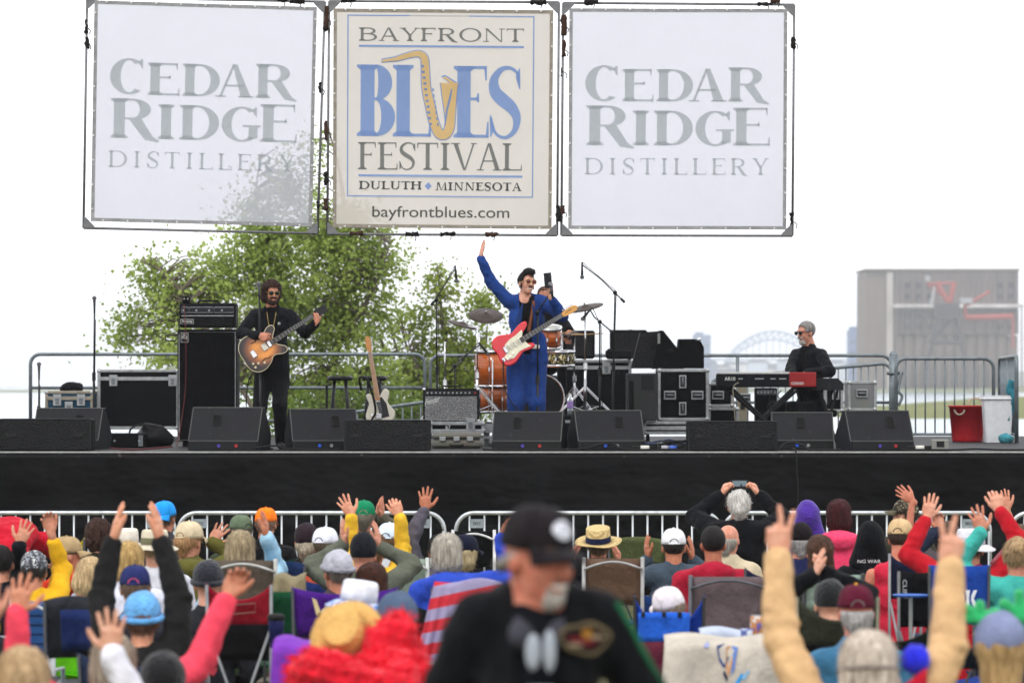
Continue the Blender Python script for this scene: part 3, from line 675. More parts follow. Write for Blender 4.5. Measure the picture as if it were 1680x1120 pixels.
hemw = mat('#8e8e90', 'cloth', 0.8); hemi = mat('#8c857a', 'cloth', 0.8)
gl = mat('#aeb5b8', 'banner', 0.8, tr=0.24, tl=0.4)
RT = (934, 14, 1292, 376)
def cedar(t, pn):
    pn.letters(gl, t, [('C', 961, 1018, 165, 108, 17), ('E', 1022, 1073, 166, 113, 15), ('D', 1078, 1138, 166, 113, 15), ('A', 1131, 1193, 166, 112, 15), ('R', 1196, 1263, 166, 110, 15)], 3.4, 4)
    pn.letters(gl, t, [('R', 963, 1042, 238, 173, 18), ('I', 1036, 1069, 238, 181, 16), ('D', 1074, 1138, 238, 181, 16), ('G', 1142, 1203, 238, 182, 16), ('E', 1204, 1264, 238, 176, 17)], 3.4, 5)
    m = MB()
    pn.word(m, 'DISTILLERY', 961, 1262, 286, 259, 4.2, 1.6, 2.2, gap=9); m.build('lettering', gl, t)
tl_, pl_ = banner('banner', 'white distillery banner at far left with tree branches showing through its corner', [(155, 1), (520, 12), (512, 372), (149, 363)], [(143, -4), (533, 3), (521, 383), (137, 374)], RT, 41.0, wht, hemw,
    [(142, 44, 6, 22, BLK), (143, 70, 8, 18, BLK), (525, 144, 6, 18, BLK), (534, 44, 7, 16, BLK), (462, 0, 22, 7, BLK), (488, 2, 22, 9, BLK), (522, 335, 6, 14, BLK)])
cedar(tl_, pl_)
tr_, pr_ = banner('banner', 'white distillery banner at far right with clean blank lower half', [(934, 14), (1292, 15), (1290, 377), (932, 376)], [(924, 5), (1303, 8), (1300, 387), (921, 386)], RT, 41.0, wht, hemw,
    [(970, 4, 24, 10, BLK), (1255, 7, 26, 7, BLK), (1272, 2, 14, 9, BRN), (925, 42, 9, 34, BRN), (925, 80, 8, 26, BRN), (923, 345, 9, 14, BRN), (1301, 70, 8, 18, BLK), (1299, 362, 7, 28, BLK), (922, 118, 5, 14, BLK)])
cedar(tr_, pr_)
tm_, pm_ = banner('banner', 'cream blues festival banner with blue lettering and a gold saxophone', [(547, 14), (908, 17), (905, 376), (546, 373)], [(540, 2), (917, 4), (914, 386), (537, 384)], (547, 14, 908, 375), 41.0, ivory, hemi,
    [(536, 30, 9, 40, BRN), (535, 214, 7, 32, BRN), (535, 293, 8, 22, BLK), (534, 335, 9, 20, BRN), (585, 383, 22, 8, BRN), (676, 384, 22, 9, BLK), (735, 384, 24, 8, BLK), (806, 385, 20, 10, BRN), (571, 1, 24, 8, BLK), (883, 4, 26, 10, BLK), (916, 350, 8, 26, BLK)])
blue = mat('#86a0d0', 'banner', 0.8, tr=0.08, tl=0.35); gry = mat('#7c7e7c', 'banner', 0.8, tr=0.08, tl=0.35); gold = mat('#ecc98e', 'banner', 0.8, tr=0.06, tl=0.35)
m = MB()
for a in ([(570, 24), (877, 24), (877, 26), (570, 26)], [(570, 321.5), (877, 321.5), (877, 323.5), (570, 323.5)], [(570, 26), (572, 26), (572, 321.5), (570, 321.5)], [(875, 26), (877, 26), (877, 321.5), (875, 321.5)], [(589, 73.5), (860, 73.5), (860, 77), (589, 77)], [(589, 287), (859, 287), (859, 290.5), (589, 290.5)], [(704, 299), (710, 305.5), (704, 312), (698, 305.5)]): pm_.polys(m, [a])
m.build('border_line', blue, tm_)
m = MB(); pm_.word(m, 'BAYFRONT', 589, 860, 67, 45, 4.6, 1.8, 3, gap=2.5); m.build('lettering', gry, tm_)
pm_.letters(blue, tm_, [('B', 586, 649, 224, 106, 23), ('L', 645, 708, 224, 106, 22), ('E', 745, 803, 225, 107, 22), ('S', 802, 858, 226, 108, 20)], 5, 6)
m = MB(); pm_.word(m, 'FESTIVAL', 588, 858, 279, 234, 6.5, 2.2, 4, gap=1.5); m.build('lettering', gry, tm_)
m = MB(); pm_.word(m, 'DULUTH', 590, 693, 311.5, 298, 3.4, 1.4, 1.6, gap=1.5); pm_.word(m, 'MINNESOTA', 716, 858, 312.5, 299, 3.4, 1.4, 1.6, gap=1.5); m.build('lettering', mat('#4e504f', 'banner', 0.8, tr=0.05, tl=0.35), tm_)
def sax():
    c = catmull([(652, 96, 0), (668, 91, 0), (686, 87.5, 0), (696, 93, 0), (698, 106, 0), (700, 143, 0), (707, 175, 0), (713, 200, 0), (722, 219, 0), (733, 219, 0), (739, 205, 0), (739, 180, 0), (738, 155, 0), (738, 135, 0)], 5)
    pts = [(q.x, q.y) for q in c]; n = len(pts); ws = []
    for i in range(n):
        f = i/(n-1); ws.append(7+8*min(1, f*2.2) if f < .8 else 15+14*(f-.8)/.2)
    ob = MB(); pm_.polys(ob, [[(x, y) for x, y in q] for q in ribbon(pts, [w+3.2 for w in ws])]); pm_.polys(ob, [[(626, 96), (654, 91), (654, 101), (626, 103)], [(724, 124), (731, 122), (757, 138), (752, 146)], [(742, 139), (754, 141), (745, 200), (736, 200)]])
    ob.build('saxophone_outline', blue, tm_)
    gb = MB()
    for q in ribbon(pts, ws)+[[(627, 98), (654, 93), (654, 99), (627, 101.5)], [(727, 126), (731, 124.5), (752, 138), (749, 142)]]: gb.add([pm_.at(x, y, 0.0085) for x, y in q], [(0, 1, 2, 3)])
    gb.build('saxophone', gold, tm_)
    kb = MB()
    for i in range(11):
        y = 106+i*9.5; x = 694+i*1.35; kb.add([pm_.at(a, b, 0.0095) for a, b in [(x-3, y), (x+2, y), (x+2, y+4), (x-3, y+4)]], [(0, 1, 2, 3)])
        if i > 3: x2 = x+12; kb.add([pm_.at(a, b, 0.0095) for a, b in [(x2-1.5, y), (x2+1, y), (x2+1, y+5), (x2-1.5, y+5)]], [(0, 1, 2, 3)])
    for q in ribbon([(731, 205), (734, 180), (739, 160), (742, 145)], [2, 3.5, 3.5, 2]): kb.add([pm_.at(a, b, 0.0095) for a, b in q], [(0, 1, 2, 3)])
    kb.build('saxophone_keys', blue, tm_)['kind'] = 'stuff'
sax()
def print_text(txt, fn, name, m, parent, wide=1.0, high=1.0, bold=0.0):
    """flat lettering in the plain built-in face; fn(x, y) in 0..1 of its box -> world point"""
    cu = bpy.data.curves.new('text', 'FONT'); cu.body = txt; cu.offset = bold; o = bpy.data.objects.new('text', cu); COL.objects.link(o)
    me = o.to_mesh(); V = np.array([v.co[:] for v in me.vertices]); F = [list(p.vertices) for p in me.polygons]
    lo, hi = V.min(0), V.max(0); pts = [fn((v[0]-lo[0])/(hi[0]-lo[0]), (v[1]-lo[1])/(hi[1]-lo[1])) for v in V]
    o.to_mesh_clear(); bpy.data.objects.remove(o)
    return link_mesh(name, [tuple(p) for p in pts], F, m, parent, None, False)
print_text('bayfrontblues.com', lambda u, v: pm_.at(612+226*u, 363-24*v, 0.004), 'lettering', mat('#565856', 'banner', 0.8, tr=0.05, tl=0.35), tm_, bold=0.004)
# ================================================================== the stage and what stands on it
alu = mat('#9a9c9c', 'metal', 0.4, metal=0.75); steel = mat('#6f7478', 'metal', 0.45, metal=0.7); blkp = mat('#0d0e10', 'worn', 0.6, scuff='#3a3a3a'); blk = mat('#0f1011', 'plain', 0.55); chrome = mat('#c8c8ca', 'metal', 0.18, metal=1.0)
rubber = mat('#131313', 'plain', 0.75); darkcloth = mat('#141416', 'cloth', 0.9); white = mat('#d8d8d4', 'plain', 0.5)
def deck_z(Y): return ZD
def stage():
    t = thing('stage', 'long black festival stage platform with a wrinkled black skirt along its front', 'stage', (0, SY+6, 0))
    MB().box((0, SY+5.8, ZD-0.06), (19, 11.6, 0.12)).build('deck', mat('#2b2a2b', 'worn', 0.55, scuff='#6a6664', scale=7), t)
    MB().box((0, SY-0.012, ZD-0.009), (19, 0.02, 0.016)).build('edge_trim', mat('#a8a8a6', 'metal', 0.4, metal=0.6), t)
    rs = np.random.RandomState(5)
    def f(u, v):
        x = -9.5+19*u; z = (ZD-0.062)*v
        p = np.array([[x, 0, z]]); d = 0.03*wob(p, 2.2, 3, (1, 0, 1.3))[0]+0.018*wob(p, 7.5, 4, (1, 0, .5))[0]+0.03*abs(math.sin(x*1.15+.6*math.sin(z*2)))**6*(1-v)
        return (x, SY-0.03-max(0, 0.03*(1-v))-d*(1-v**4), z)
    MB().sheet(f, 240, 26).build('skirt', mat('#0b0b0c', 'tarp', 0.5), t, smooth=True)
    for i in range(12):
        for y in (SY+1, SY+6, SY+11): MB().cyl((-9+i*1.64, y, 0), (-9+i*1.64, y, ZD-.12), 0.03, n=8).build('stage_leg', steel, t)
    # cable lying over the edge of the skirt
    for px in (1307,):
        c = catmull([P(px-8, 735, SY+.1), P(px-1, 741, SY-.05), P(px, 770, SY-.08), P(px+2, 800, SY-.09), P(px+1, 880, SY-.09)], 5); c2 = MB().tube(c, 0.009, 6).build('hanging_cable', rubber, None, smooth=True); setp(c2, 'thin black cable hanging down the stage skirt at right', 'cable')
    # drum riser
    r = thing('drum_riser', 'low grey drum riser of aluminium decking behind the singer', 'riser', (P(900, 0, 43.5).x, 44.2, ZD))
    xa, xb = P(790, 0, 43.4).x, P(1030, 0, 43.4).x
    MB().box(((xa+xb)/2, 44.7, ZD+.22), (xb-xa, 2.6, .06), bev=.005).build('deck', mat('#2a2a2b', 'worn', .6), r)
    MB().box(((xa+xb)/2, 43.37, ZD+.2), (xb-xa, .05, .1)).build('rim', alu, r)
    MB().box(((xa+xb)/2, 43.37, ZD+.1), (xb-xa, .045, .03)).build('rim', alu, r)
    for x in (xa+.05, (xa+xb)/2, xb-.05):
        for y in (43.5, 45.8): MB().cyl((x, y, ZD), (x, y, ZD+.19), .03, n=8).build('leg', alu, r)
stage()
ZR = ZD+0.25
# ------------------------------------------------------------------ railings round the back of the stage
galv = mat('#6d7579', 'metal', 0.5, metal=0.55)
def rail(name, label, x0, x1, y_top, y_mid, Y, group=None, bars=False, y_bot=None, slope=0.0, Y1=None):
    Y1 = Y if Y1 is None else Y1
    def q(px, py, f): return P(px, py, Y+(Y1-Y)*f)
    a, b = q(x0, y_top, 0), q(x1, y_top+slope, 1)
    t = thing(name, label, 'railing', ((a.x+b.x)/2, (Y+Y1)/2, ZD), group)
    e = (b-a).normalized(); rad = .13; up = Vector((0, 0, 1))
    fa = Vector((a.x, a.y, ZD)); fb = Vector((b.x, b.y, ZD))
    pts = [fa]+arc(a+e*rad-up*rad, rad, math.pi, math.pi/2, 6, e, up)+arc(b-e*rad-up*rad, rad, math.pi/2, 0, 6, e, up)+[fb]
    MB().tube(pts, .024, 10).build('top_rail', galv, t, smooth=True)
    for ym in y_mid:
        m0, m1 = q(x0, ym, 0), q(x1, ym+slope, 1); MB().cyl(m0, m1, .02, n=8).build('mid_rail', galv, t, smooth=True)
    n = max(1, int((b-a).length/1.9))
    for i in range(1, n): p = a.lerp(b, i/n); MB().cyl((p.x, p.y, ZD), p, .022, n=8).build('post', galv, t, smooth=True)
    if bars:
        nb = bars; zb = q(x0, y_bot, 0).z
        MB().cyl((a.x, a.y, zb), (b.x, b.y, zb), .018, n=8).build('bottom_rail', galv, t, smooth=True)
        for i in range(1, nb): p = a.lerp(b, i/nb); MB().cyl((p.x, p.y, zb), p, .011, n=6).build('bar', galv, t, smooth=True)
    return t
rail('safety_railing', 'long grey pipe railing behind the bass stack and tree at left', 50, 697, 581, [636, 690], 50.5)
rail('safety_railing', 'grey pipe railing section behind the drum kit and flight cases', 706, 1462, 583, [660], 50.5)
rail('ramp_railing', 'sloping grey ramp railing with upright bars behind the stools', 468, 705, 692, [], 52.0, bars=16, y_bot=722, slope=-34)
rail('ramp_railing', 'sloping grey barred railing behind the keyboard player', 1165, 1462, 622, [], 51.2, bars=24, y_bot=715, slope=-27)
rail('gate_railing', 'flat grey barred gate section in front of the distant grain elevator', 1470, 1630, 588, [], 50.0, bars=10, y_bot=712)
rail('gate_railing', 'end-on grey barred side railing at far right beside the white bin', 1640, 1668, 588, [], 50.0, bars=11, y_bot=706, Y1=45.5, slope=-4)
def gatepost():
    t = thing('gate_post', 'thick grey railing corner post with looped bracket right of the keyboard player', 'post', P(1466, 720, 50.3))
    p = P(1466, 583, 50.2); MB().cyl((p.x, p.y, ZD), p, .06, n=12).build('post', galv, t, smooth=True); MB().ball(p, .06).build('cap', galv, t, smooth=True)
    c = catmull([P(1470, 614, 50.1), P(1478, 612, 50.05), P(1474, 640, 50.0), P(1480, 650, 50.0), P(1474, 665, 50.0)], 5); MB().tube(c, .02, 8).build('bracket', galv, t, smooth=True)
    q = P(1440, 612, 50.15); MB().cyl(P(1455, 612, 50.15), P(1482, 612, 50.15), .024, n=8).build('bracket', galv, t, smooth=True)
gatepost()
# ------------------------------------------------------------------ boxes of gear
def bpx(x0, x1, y0, y1, Y, depth):
    """front face seen at these pixels, standing back by depth"""
    a = P(x0, y1, Y); b = P(x1, y0, Y); return Vector(((a.x+b.x)/2, Y+depth/2, (a.z+b.z)/2)), (b.x-a.x, depth, b.z-a.z)
def flight_case(label, x0, x1, y0, y1, Y, depth, lid=None, latches=(), handles=(), panel='#0c0d0f', edge=None, group=None, wheels=False, name='flight_case'):
    edge = edge or alu; c, s = bpx(x0, x1, y0, y1, Y, depth); t = thing(name, label, 'case', (c.x, c.y, c.z-s[2]/2), group)
    MB().box(c, (s[0]-.012, s[1]-.012, s[2]-.012)).build('panel', mat(panel, 'worn', .55, scuff='#4c4c4e'), t)
    e = .035; eb = MB(); X, Yh, Z = s[0]/2, s[1]/2, s[2]/2
    for sx in (-1, 1):
        for sz in (-1, 1): eb.box((c.x+sx*(X-e/2), c.y, c.z+sz*(Z-e/2)), (e, s[1]-.004, e), bev=.006)
        for sy in (-1, 1): eb.box((c.x+sx*(X-e/2), c.y+sy*(Yh-e/2), c.z), (e+.003, e+.003, s[2]-.006), bev=.006)
    for sy in (-1, 1):
        for sz in (-1, 1): eb.box((c.x, c.y+sy*(Yh-e/2), c.z+sz*(Z-e/2)), (s[0]-.006, e+.002, e+.002), bev=.006)
    eb.build('edging', edge, t)
    for sx in (-1, 1):
        for sz in (-1, 1):
            MB().ball((c.x+sx*(X-.02), c.y-Yh+.02, c.z+sz*(Z-.02)), .032, 10, 6).build('ball_corner', alu, t, smooth=True)
    yf = c.y-Yh
    for ly in (lid or []): q = P(0, ly, Y).z; MB().box((c.x, yf-.004, q), (s[0]-.02, .012, .045), bev=.003).build('lid_strip', edge, t)
    for (lx, ly) in latches:
        q = P(lx, ly, Y); h = MB().box((q.x, yf-.012, q.z), (.10, .012, .14), bev=.004).build('latch', alu, t); MB().box((q.x, yf-.022, q.z-.01), (.045, .012, .075), bev=.004).build('latch_plate', steel, h)
    for (hx, hy, vert) in handles:
        q = P(hx, hy, Y); w, h_ = (.085, .15) if vert else (.14, .10)
        o = MB().box((q.x, yf-.008, q.z), (w, .01, h_), bev=.004).build('handle_plate', alu, t); MB().box((q.x, yf-.0135, q.z), (w-.028, .006, h_-.03)).build('recess', mat('#3b3c3c', 'metal', .5, metal=.4), o)
        d = Vector((0, 0, 1)) if vert else Vector((1, 0, 0)); g = .045
        MB().tube([Vector((q.x, yf-.018, q.z))-d*g, Vector((q.x, yf-.028, q.z))-d*g*.7, Vector((q.x, yf-.028, q.z))+d*g*.7, Vector((q.x, yf-.018, q.z))+d*g], .011, 6).build('grip', steel, o, smooth=True)
    if wheels:
        for sx in (-.8, .8): MB().cyl((c.x+sx*X-.02, c.y, c.z-Z-.05), (c.x+sx*X+.02, c.y, c.z-Z-.05), .05, n=12).build('wheel', rubber, t)
    return t
flight_case('big black flight case with silver edging left of the bass stack', 160, 294, 606, 704, 48.0, .9, lid=[621], latches=[(186, 624), (283, 624)])
flight_case('small scuffed blue flight case below the railing at far left', 74, 153, 641, 690, 47.0, .5, lid=[653], latches=[(94, 656), (133, 656), (113, 668)], panel='#1f4157', edge=mat('#8d8577', 'metal', .5, metal=.5))
flight_case('square black flight case carrying the two tilted stage speakers', 1079, 1163, 605, 690, 44.0, .65, handles=[(1120, 626, True), (1099, 648, False), (1144, 648, False), (1120, 670, True)])
flight_case('long low flight case on castors under the square black case', 1055, 1150, 691, 712, 43.9, .7, lid=[702], wheels=True)
flight_case('long black flight case with one big latch behind the drum hardware', 922, 1036, 590, 700, 46.5, .7, lid=[603], latches=[(995, 604)])
flight_case('black rack case beside the keyboard stand, left of it', 1161, 1204, 627, 668, 45.0, .6, handles=[(1178, 648, False)])
flight_case('black case lying low under the other rack case left of keyboard', 1161, 1212, 668, 708, 45.0, .6, handles=[(1222, 652, False)])
flight_case('silver grey flight case with one handle right of the keyboard player', 1391, 1438, 625, 674, 46.5, .5, handles=[(1414, 645, False)], panel='#7d7f80')
flight_case('black rack case under the keyboard end behind the player', 1352, 1384, 626, 676, 46.0, .5, handles=[(1371, 645, True)])
flight_case('flat black case numbered on its side, under the small guitar amplifier', 704, 795, 692, 709, 43.0, .5, lid=[708], latches=[(772, 696)])
print_text('67', lambda u, v: P(731+8*u, 704-7*v, 42.985), 'case_number', white, [o for o in COL.objects if o.name.startswith('flight_case') and o.parent is None][-1])
def hardcase():
    c, s = bpx(707, 791, 713, 739, 41.6, .45); t = thing('equipment_case', 'grey moulded hard case with three latches lying at the stage front', 'case', (c.x, c.y, ZD))
    c.z = ZD+s[2]/2; g = mat('#6b6a63', 'worn', .5, scuff='#8c8a80'); MB().box((c.x, c.y, c.z-s[2]*.22), (s[0], s[1], s[2]*.54), bev=.03).build('base', g, t); MB().box((c.x, c.y, c.z+s[2]*.27), (s[0]-.01, s[1]-.01, s[2]*.44), bev=.03).build('lid', g, t)
    for px in (726, 749, 771): q = P(px, 724, 41.6); MB().box((q.x, c.y-s[1]/2-.008, c.z+.02), (.07, .016, .05), bev=.006).build('latch', alu, t)
    MB().tube([(c.x-.07, c.y-s[1]/2, c.z-.04), (c.x-.06, c.y-s[1]/2-.03, c.z-.05), (c.x+.06, c.y-s[1]/2-.03, c.z-.05), (c.x+.07, c.y-s[1]/2, c.z-.04)], .009, 6).build('handle', rubber, t)
hardcase()
# ------------------------------------------------------------------ wedge monitors and front fill speakers
def wedge(label, x0, x1, y0, Y, yaw=0.0, hole=.28, side=None):
    s = FPX/Y; w = (x1-x0)/s; h = (738-y0)/s*1.0; c = P((x0+x1)/2, 738, Y); t = thing('stage_monitor', label, 'monitor speaker', (c.x, Y+.2, ZD), 'black wedge monitors along the stage front')
    cz = ZD; D = .55; Rz = Matrix.Rotation(yaw, 3, 'Z')
    # profile seen from the side: back leans away from the audience
    prof = [(0, .0), (.02, .10*1), (.20, h), (.30, h), (D, .16), (D-.04, 0)]
    m = MB(); o = Vector((c.x, Y, cz)); n = len(prof); X = w/2
    L = [o+Rz @ Vector((-X, a, b)) for a, b in prof]; Q = [o+Rz @ Vector((X, a, b)) for a, b in prof]
    m.add(L+Q, [tuple(range(n)), tuple(range(n, 2*n))[::-1]]+[(i, n+i, n+(i+1) % n, (i+1) % n) for i in range(n)])
    body = mat('#26272a', 'worn', .6, scuff='#45464a', scale=14); m.build('cabinet', body, t)
    # dark recessed connector strip under the rear panel
    e = MB(); e.box(o+Rz @ Vector((0, .006, .05)), (w*.96, .03, .085), rot=Rz); e.build('connector_strip', blk, t)
    up = Vector((0, .18, h-.10)).normalized(); px = Rz @ Vector((1, 0, 0)); nn = Rz @ Vector((0, -up.z, up.y)); base = o+Rz @ Vector((0, .02, .10)); upw = Rz @ up; hx = w*hole*.5
    hb = MB(); pl = [(hx-.045+.09*a, (h-.1)*.52+.12*b) for a, b in ((.15, 0), (.85, 0), (1, .15), (1, .85), (.85, 1), (.15, 1), (0, .85), (0, .15))]
    hb.prism(pl, (base+nn*.004, px, upw, nn), .004); hb.build('handle_recess', mat('#050505', 'plain', .9), t)
    hb = MB(); hb.tube([base+px*(hx-.045+.09*a)+upw*((h-.1)*.52+.12*b)+nn*.008 for a, b in ((.15, 0), (.85, 0), (1, .15), (1, .85), (.85, 1), (.15, 1), (0, .85), (0, .15))], .006, 5, closed=True); hb.build('handle_rim', blk, t)
    ed = MB()
    for sx in (-X, X): ed.tube([o+Rz @ Vector((sx, a, b)) for a, b in prof[1:4]], .006, 5)
    ed.tube([o+Rz @ Vector((-X, .2, h)), o+Rz @ Vector((X, .2, h))], .007, 5); ed.tube([o+Rz @ Vector((-X, .02, .1)), o+Rz @ Vector((X, .02, .1))], .006, 5)
    ed.build('worn_edge', mat('#5a5a58', 'worn', .5, scuff='#b8b4aa', scale=30), t)
    for k, (fx, col) in enumerate([((-.1, '#2a55c8'), (.08, '#8a8a8a')), ((.12, '#7a7a7c'),), ((-.05, '#4a3a9a'), (.2, '#a02a2c')), ((.15, '#8a8a8a'), (.24, '#1a1a1c'))][int(x0) % 4]): q = o+Rz @ Vector((w*fx, -.015, .05)); MB().cyl(q, q+Rz @ Vector((0, .03, 0)), .018, n=10).build('connector', mat(col, 'plain', .4), t)
    return t
wedge('wedge monitor standing behind the leftmost front fill speaker', 50, 162, 671, 41.2, R(-10), .35)
wedge('wedge monitor in front of the bass stack at the bassist feet', 306, 424, 668, 40.45, R(-12), -.25)
wedge('wedge monitor between the bassist and the middle front fill speaker', 480, 590, 671, 40.6, R(13), .35)
wedge('wedge monitor directly in front of the singer', 806, 920, 675, 40.4, R(-8), -.3)
wedge('wedge monitor right of the singer under the drum hardware', 948, 1060, 673, 40.5, R(12), .3)
wedge('wedge monitor in front of the keyboard stand', 1268, 1368, 677, 40.8, 0, -.05)
wedge('wedge monitor farthest right along the stage edge', 1394, 1503, 673, 40.35, R(13), .35)
def frontfill(label, x0, x1, y0, Y):
    s = FPX/Y; c, sz = bpx(x0, x1, y0, 739, Y, .38); t = thing('front_fill_speaker', label, 'speaker', (c.x, c.y, ZD), 'long grilled speakers along the stage edge'); c.z = ZD+sz[2]/2
    m = MB(); m.box((c.x, c.y+.02, c.z), (sz[0], sz[1]-.04, sz[2]), bev=.012); m.build('cabinet', blkp, t)
    MB().sheet(lambda u, v: (c.x+(u-.5)*(sz[0]-.06), c.y-sz[1]/2+.012-.018*math.cos((u-.5)*1.2), c.z+(v-.5)*(sz[2]-.03)), 12, 2).build('grille', mat('#141416', 'grill', .5), t)
    for sx in (-1, 1):
        MB().box((c.x+sx*(sz[0]/2-.016), c.y-sz[1]/2+.005, c.z), (.028, .03, sz[2]), bev=.004).build('end_plate', blk, t)
        MB().box((c.x+sx*(sz[0]*.36), c.y-sz[1]/2-.008, c.z), (.1, .006, .03)).build('badge', mat('#1d1d1f', 'plain', .4), t)
    for sx in (-.45, .45): MB().box((c.x+sx*sz[0], c.y, ZD+.004), (.06, .25, .008)).build('foot', rubber, t)
frontfill('long grilled front fill speaker at the far left stage edge', -4, 150, 686, 40.1)
frontfill('long grilled front fill speaker between the bassist and the singer', 564, 706, 688, 40.1)
frontfill('long grilled front fill speaker in front of the flight cases at right', 1128, 1276, 690, 40.1)
# ------------------------------------------------------------------ bass amplifier stack
def bass_stack():
    c, s = bpx(291, 389, 540, 730, 43.0, .42); s = (s[0], s[1], s[2]); t = thing('bass_cabinet', 'tall black bass speaker cabinet standing left of the bassist', 'speaker cabinet', (c.x, c.y, ZD)); top = c.z+s[2]/2; c.z = (ZD+.06+top)/2; hh = top-ZD-.06
    MB().box(c, (s[0], s[1], hh), bev=.012).build('cabinet', mat('#121214', 'cloth', .75), t)
    MB().box((c.x, c.y-s[1]/2-.004, c.z-.01), (s[0]-.05, .01, hh-.06)).build('grille_cloth', mat('#0b0b0d', 'cloth', .9), t)
    pp = MB(); x, z = (s[0]-.04)/2, (hh-.045)/2; pp.tube([(c.x-x, c.y-s[1]/2-.006, c.z-z-.01), (c.x+x, c.y-s[1]/2-.006, c.z-z-.01), (c.x+x, c.y-s[1]/2-.006, c.z+z-.01), (c.x-x, c.y-s[1]/2-.006, c.z+z-.01)], .006, 5, closed=True); pp.build('piping', alu, t)
    lx, lz = P(303, 554, 43).x, P(303, 554, 43).z
    b = MB().box((lx, c.y-s[1]/2-.012, lz), (.085, .006, .105), bev=.002).build('emblem', mat('#b8b8b4', 'plain', .4), t)
    MB().box((lx, c.y-s[1]/2-.0162, lz), (.073, .003, .092)).build('emblem_field', blk, b)
    e = MB(); e.tube(arc((lx, c.y-s[1]/2-.018, lz+.005), .026, R(-40), R(220), 16, (1, 0, 0), (0, 0, 1)), .004, 5); e.tube(arc((lx, c.y-s[1]/2-.018, lz+.005), .012, 0, 2*math.pi*.95, 12, (1, 0, 0), (0, 0, 1)), .004, 5); e.tube([(lx+.012, c.y-s[1]/2-.018, lz+.02), (lx+.014, c.y-s[1]/2-.018, lz-.012), (lx+.026, c.y-s[1]/2-.018, lz-.016)], .004, 5); e.build('emblem_mark', mat('#c8c8c4', 'plain', .4), b)
    for sx in (-1, 1): MB().box((c.x+sx*s[0]*.36, c.y, ZD+.032), (.08, .3, .062)).build('foot', rubber, t)
    c, s = bpx(294, 387, 496, 536, 43.0, .36); t = thing('bass_amplifier_head', 'black bass amplifier head with silver knobs on the tall cabinet', 'amplifier', (c.x, c.y, c.z-s[2]/2))
    c.z = top+.02+s[2]/2
    MB().box(c, s, bev=.015).build('casing', mat('#141416', 'cloth', .7), t); yf = c.y-s[1]/2
    MB().box((c.x, yf-.004, c.z+s[2]*.22), (s[0]-.06, .012, s[2]*.3)).build('control_panel', mat('#23262b', 'plain', .35), t)
    bx = MB()
    for (a, b_) in ((-.46, -.34), (-.32, .1), (.12, .46)): bx.tube([(c.x+s[0]*a, yf-.011, c.z+s[2]*.11), (c.x+s[0]*b_, yf-.011, c.z+s[2]*.11), (c.x+s[0]*b_, yf-.011, c.z+s[2]*.33), (c.x+s[0]*a, yf-.011, c.z+s[2]*.33)], .0025, 4, closed=True)
    bx.build('panel_outline', mat('#b8bcc0', 'plain', .4), t)
    for i in range(11): x = c.x+s[0]*(-.42+.075*i); MB().cyl((x, yf-.008, c.z+s[2]*.2), (x, yf-.028, c.z+s[2]*.2), .012, n=8).build('knob', blk if i % 3 else alu, t)
    MB().box((c.x, yf-.004, c.z-s[2]*.02), (s[0]-.05, .014, .012)).build('trim_strip', alu, t); MB().box((c.x, yf-.003, c.z-s[2]*.26), (s[0]-.06, .01, s[2]*.36)).build('grille', mat('#0e0e10', 'grill', .6), t)
    q = Vector((c.x-s[0]*.36, yf-.012, c.z-s[2]*.26)); b = MB().box(q, (.15, .006, .055), bev=.002).build('badge', mat('#c4c4c0', 'plain', .4), t); MB().box(q+Vector((0, -.004, 0)), (.138, .003, .044)).build('badge_field', blk, b)
    print_text('Ampeg', lambda u, v: q+Vector((-.06+.12*u, -.0062, -.018+.036*v)), 'badge_lettering', mat('#d6d6d2', 'plain', .5), b, bold=.01)
    h = MB(); h.tube([(c.x-.12, c.y, c.z+s[2]/2), (c.x-.1, c.y, c.z+s[2]/2+.03), (c.x+.1, c.y, c.z+s[2]/2+.03), (c.x+.12, c.y, c.z+s[2]/2)], .012, 6); h.build('carry_handle', rubber, t)
    q = P(305, 494, 43.05); t = thing('direct_box', 'small black signal box resting on the bass amplifier head', 'box', (q.x, 43.15, c.z+s[2]/2)); MB().box((q.x, 43.12, c.z+s[2]/2+.04), (.085, .1, .075), bev=.006).build('casing', blkp, t)
    for dx in (-.02, .02): MB().cyl((q.x+dx, 43.07, c.z+s[2]/2+.05), (q.x+dx, 43.05, c.z+s[2]/2+.05), .01, n=8).build('socket', alu, t)
    k = catmull([P(300, 497, 43), P(292, 520, 42.95), P(294, 545, 42.9), P(286, 550, 42.95), P(272, 551, 42.9), P(273, 557, 42.9), P(285, 560, 42.9), P(290, 556, 42.9)], 5); setp(MB().tube(k, .006, 5).build('signal_cable', rubber, None, smooth=True), 'thin black cable looping beside the bass amplifier', 'cable')
    k = catmull([P(302, 500, 42.95), P(305, 560, 42.7), P(304, 640, 42.7), P(296, 700, 42.6), P(290, 731, 42.3)], 6); setp(MB().tube(k, .005, 5).build('signal_cable', mat('#5a1a1c', 'plain', .5), None, smooth=True), 'thin dark red cable hanging down the bass cabinet front', 'cable')
bass_stack()
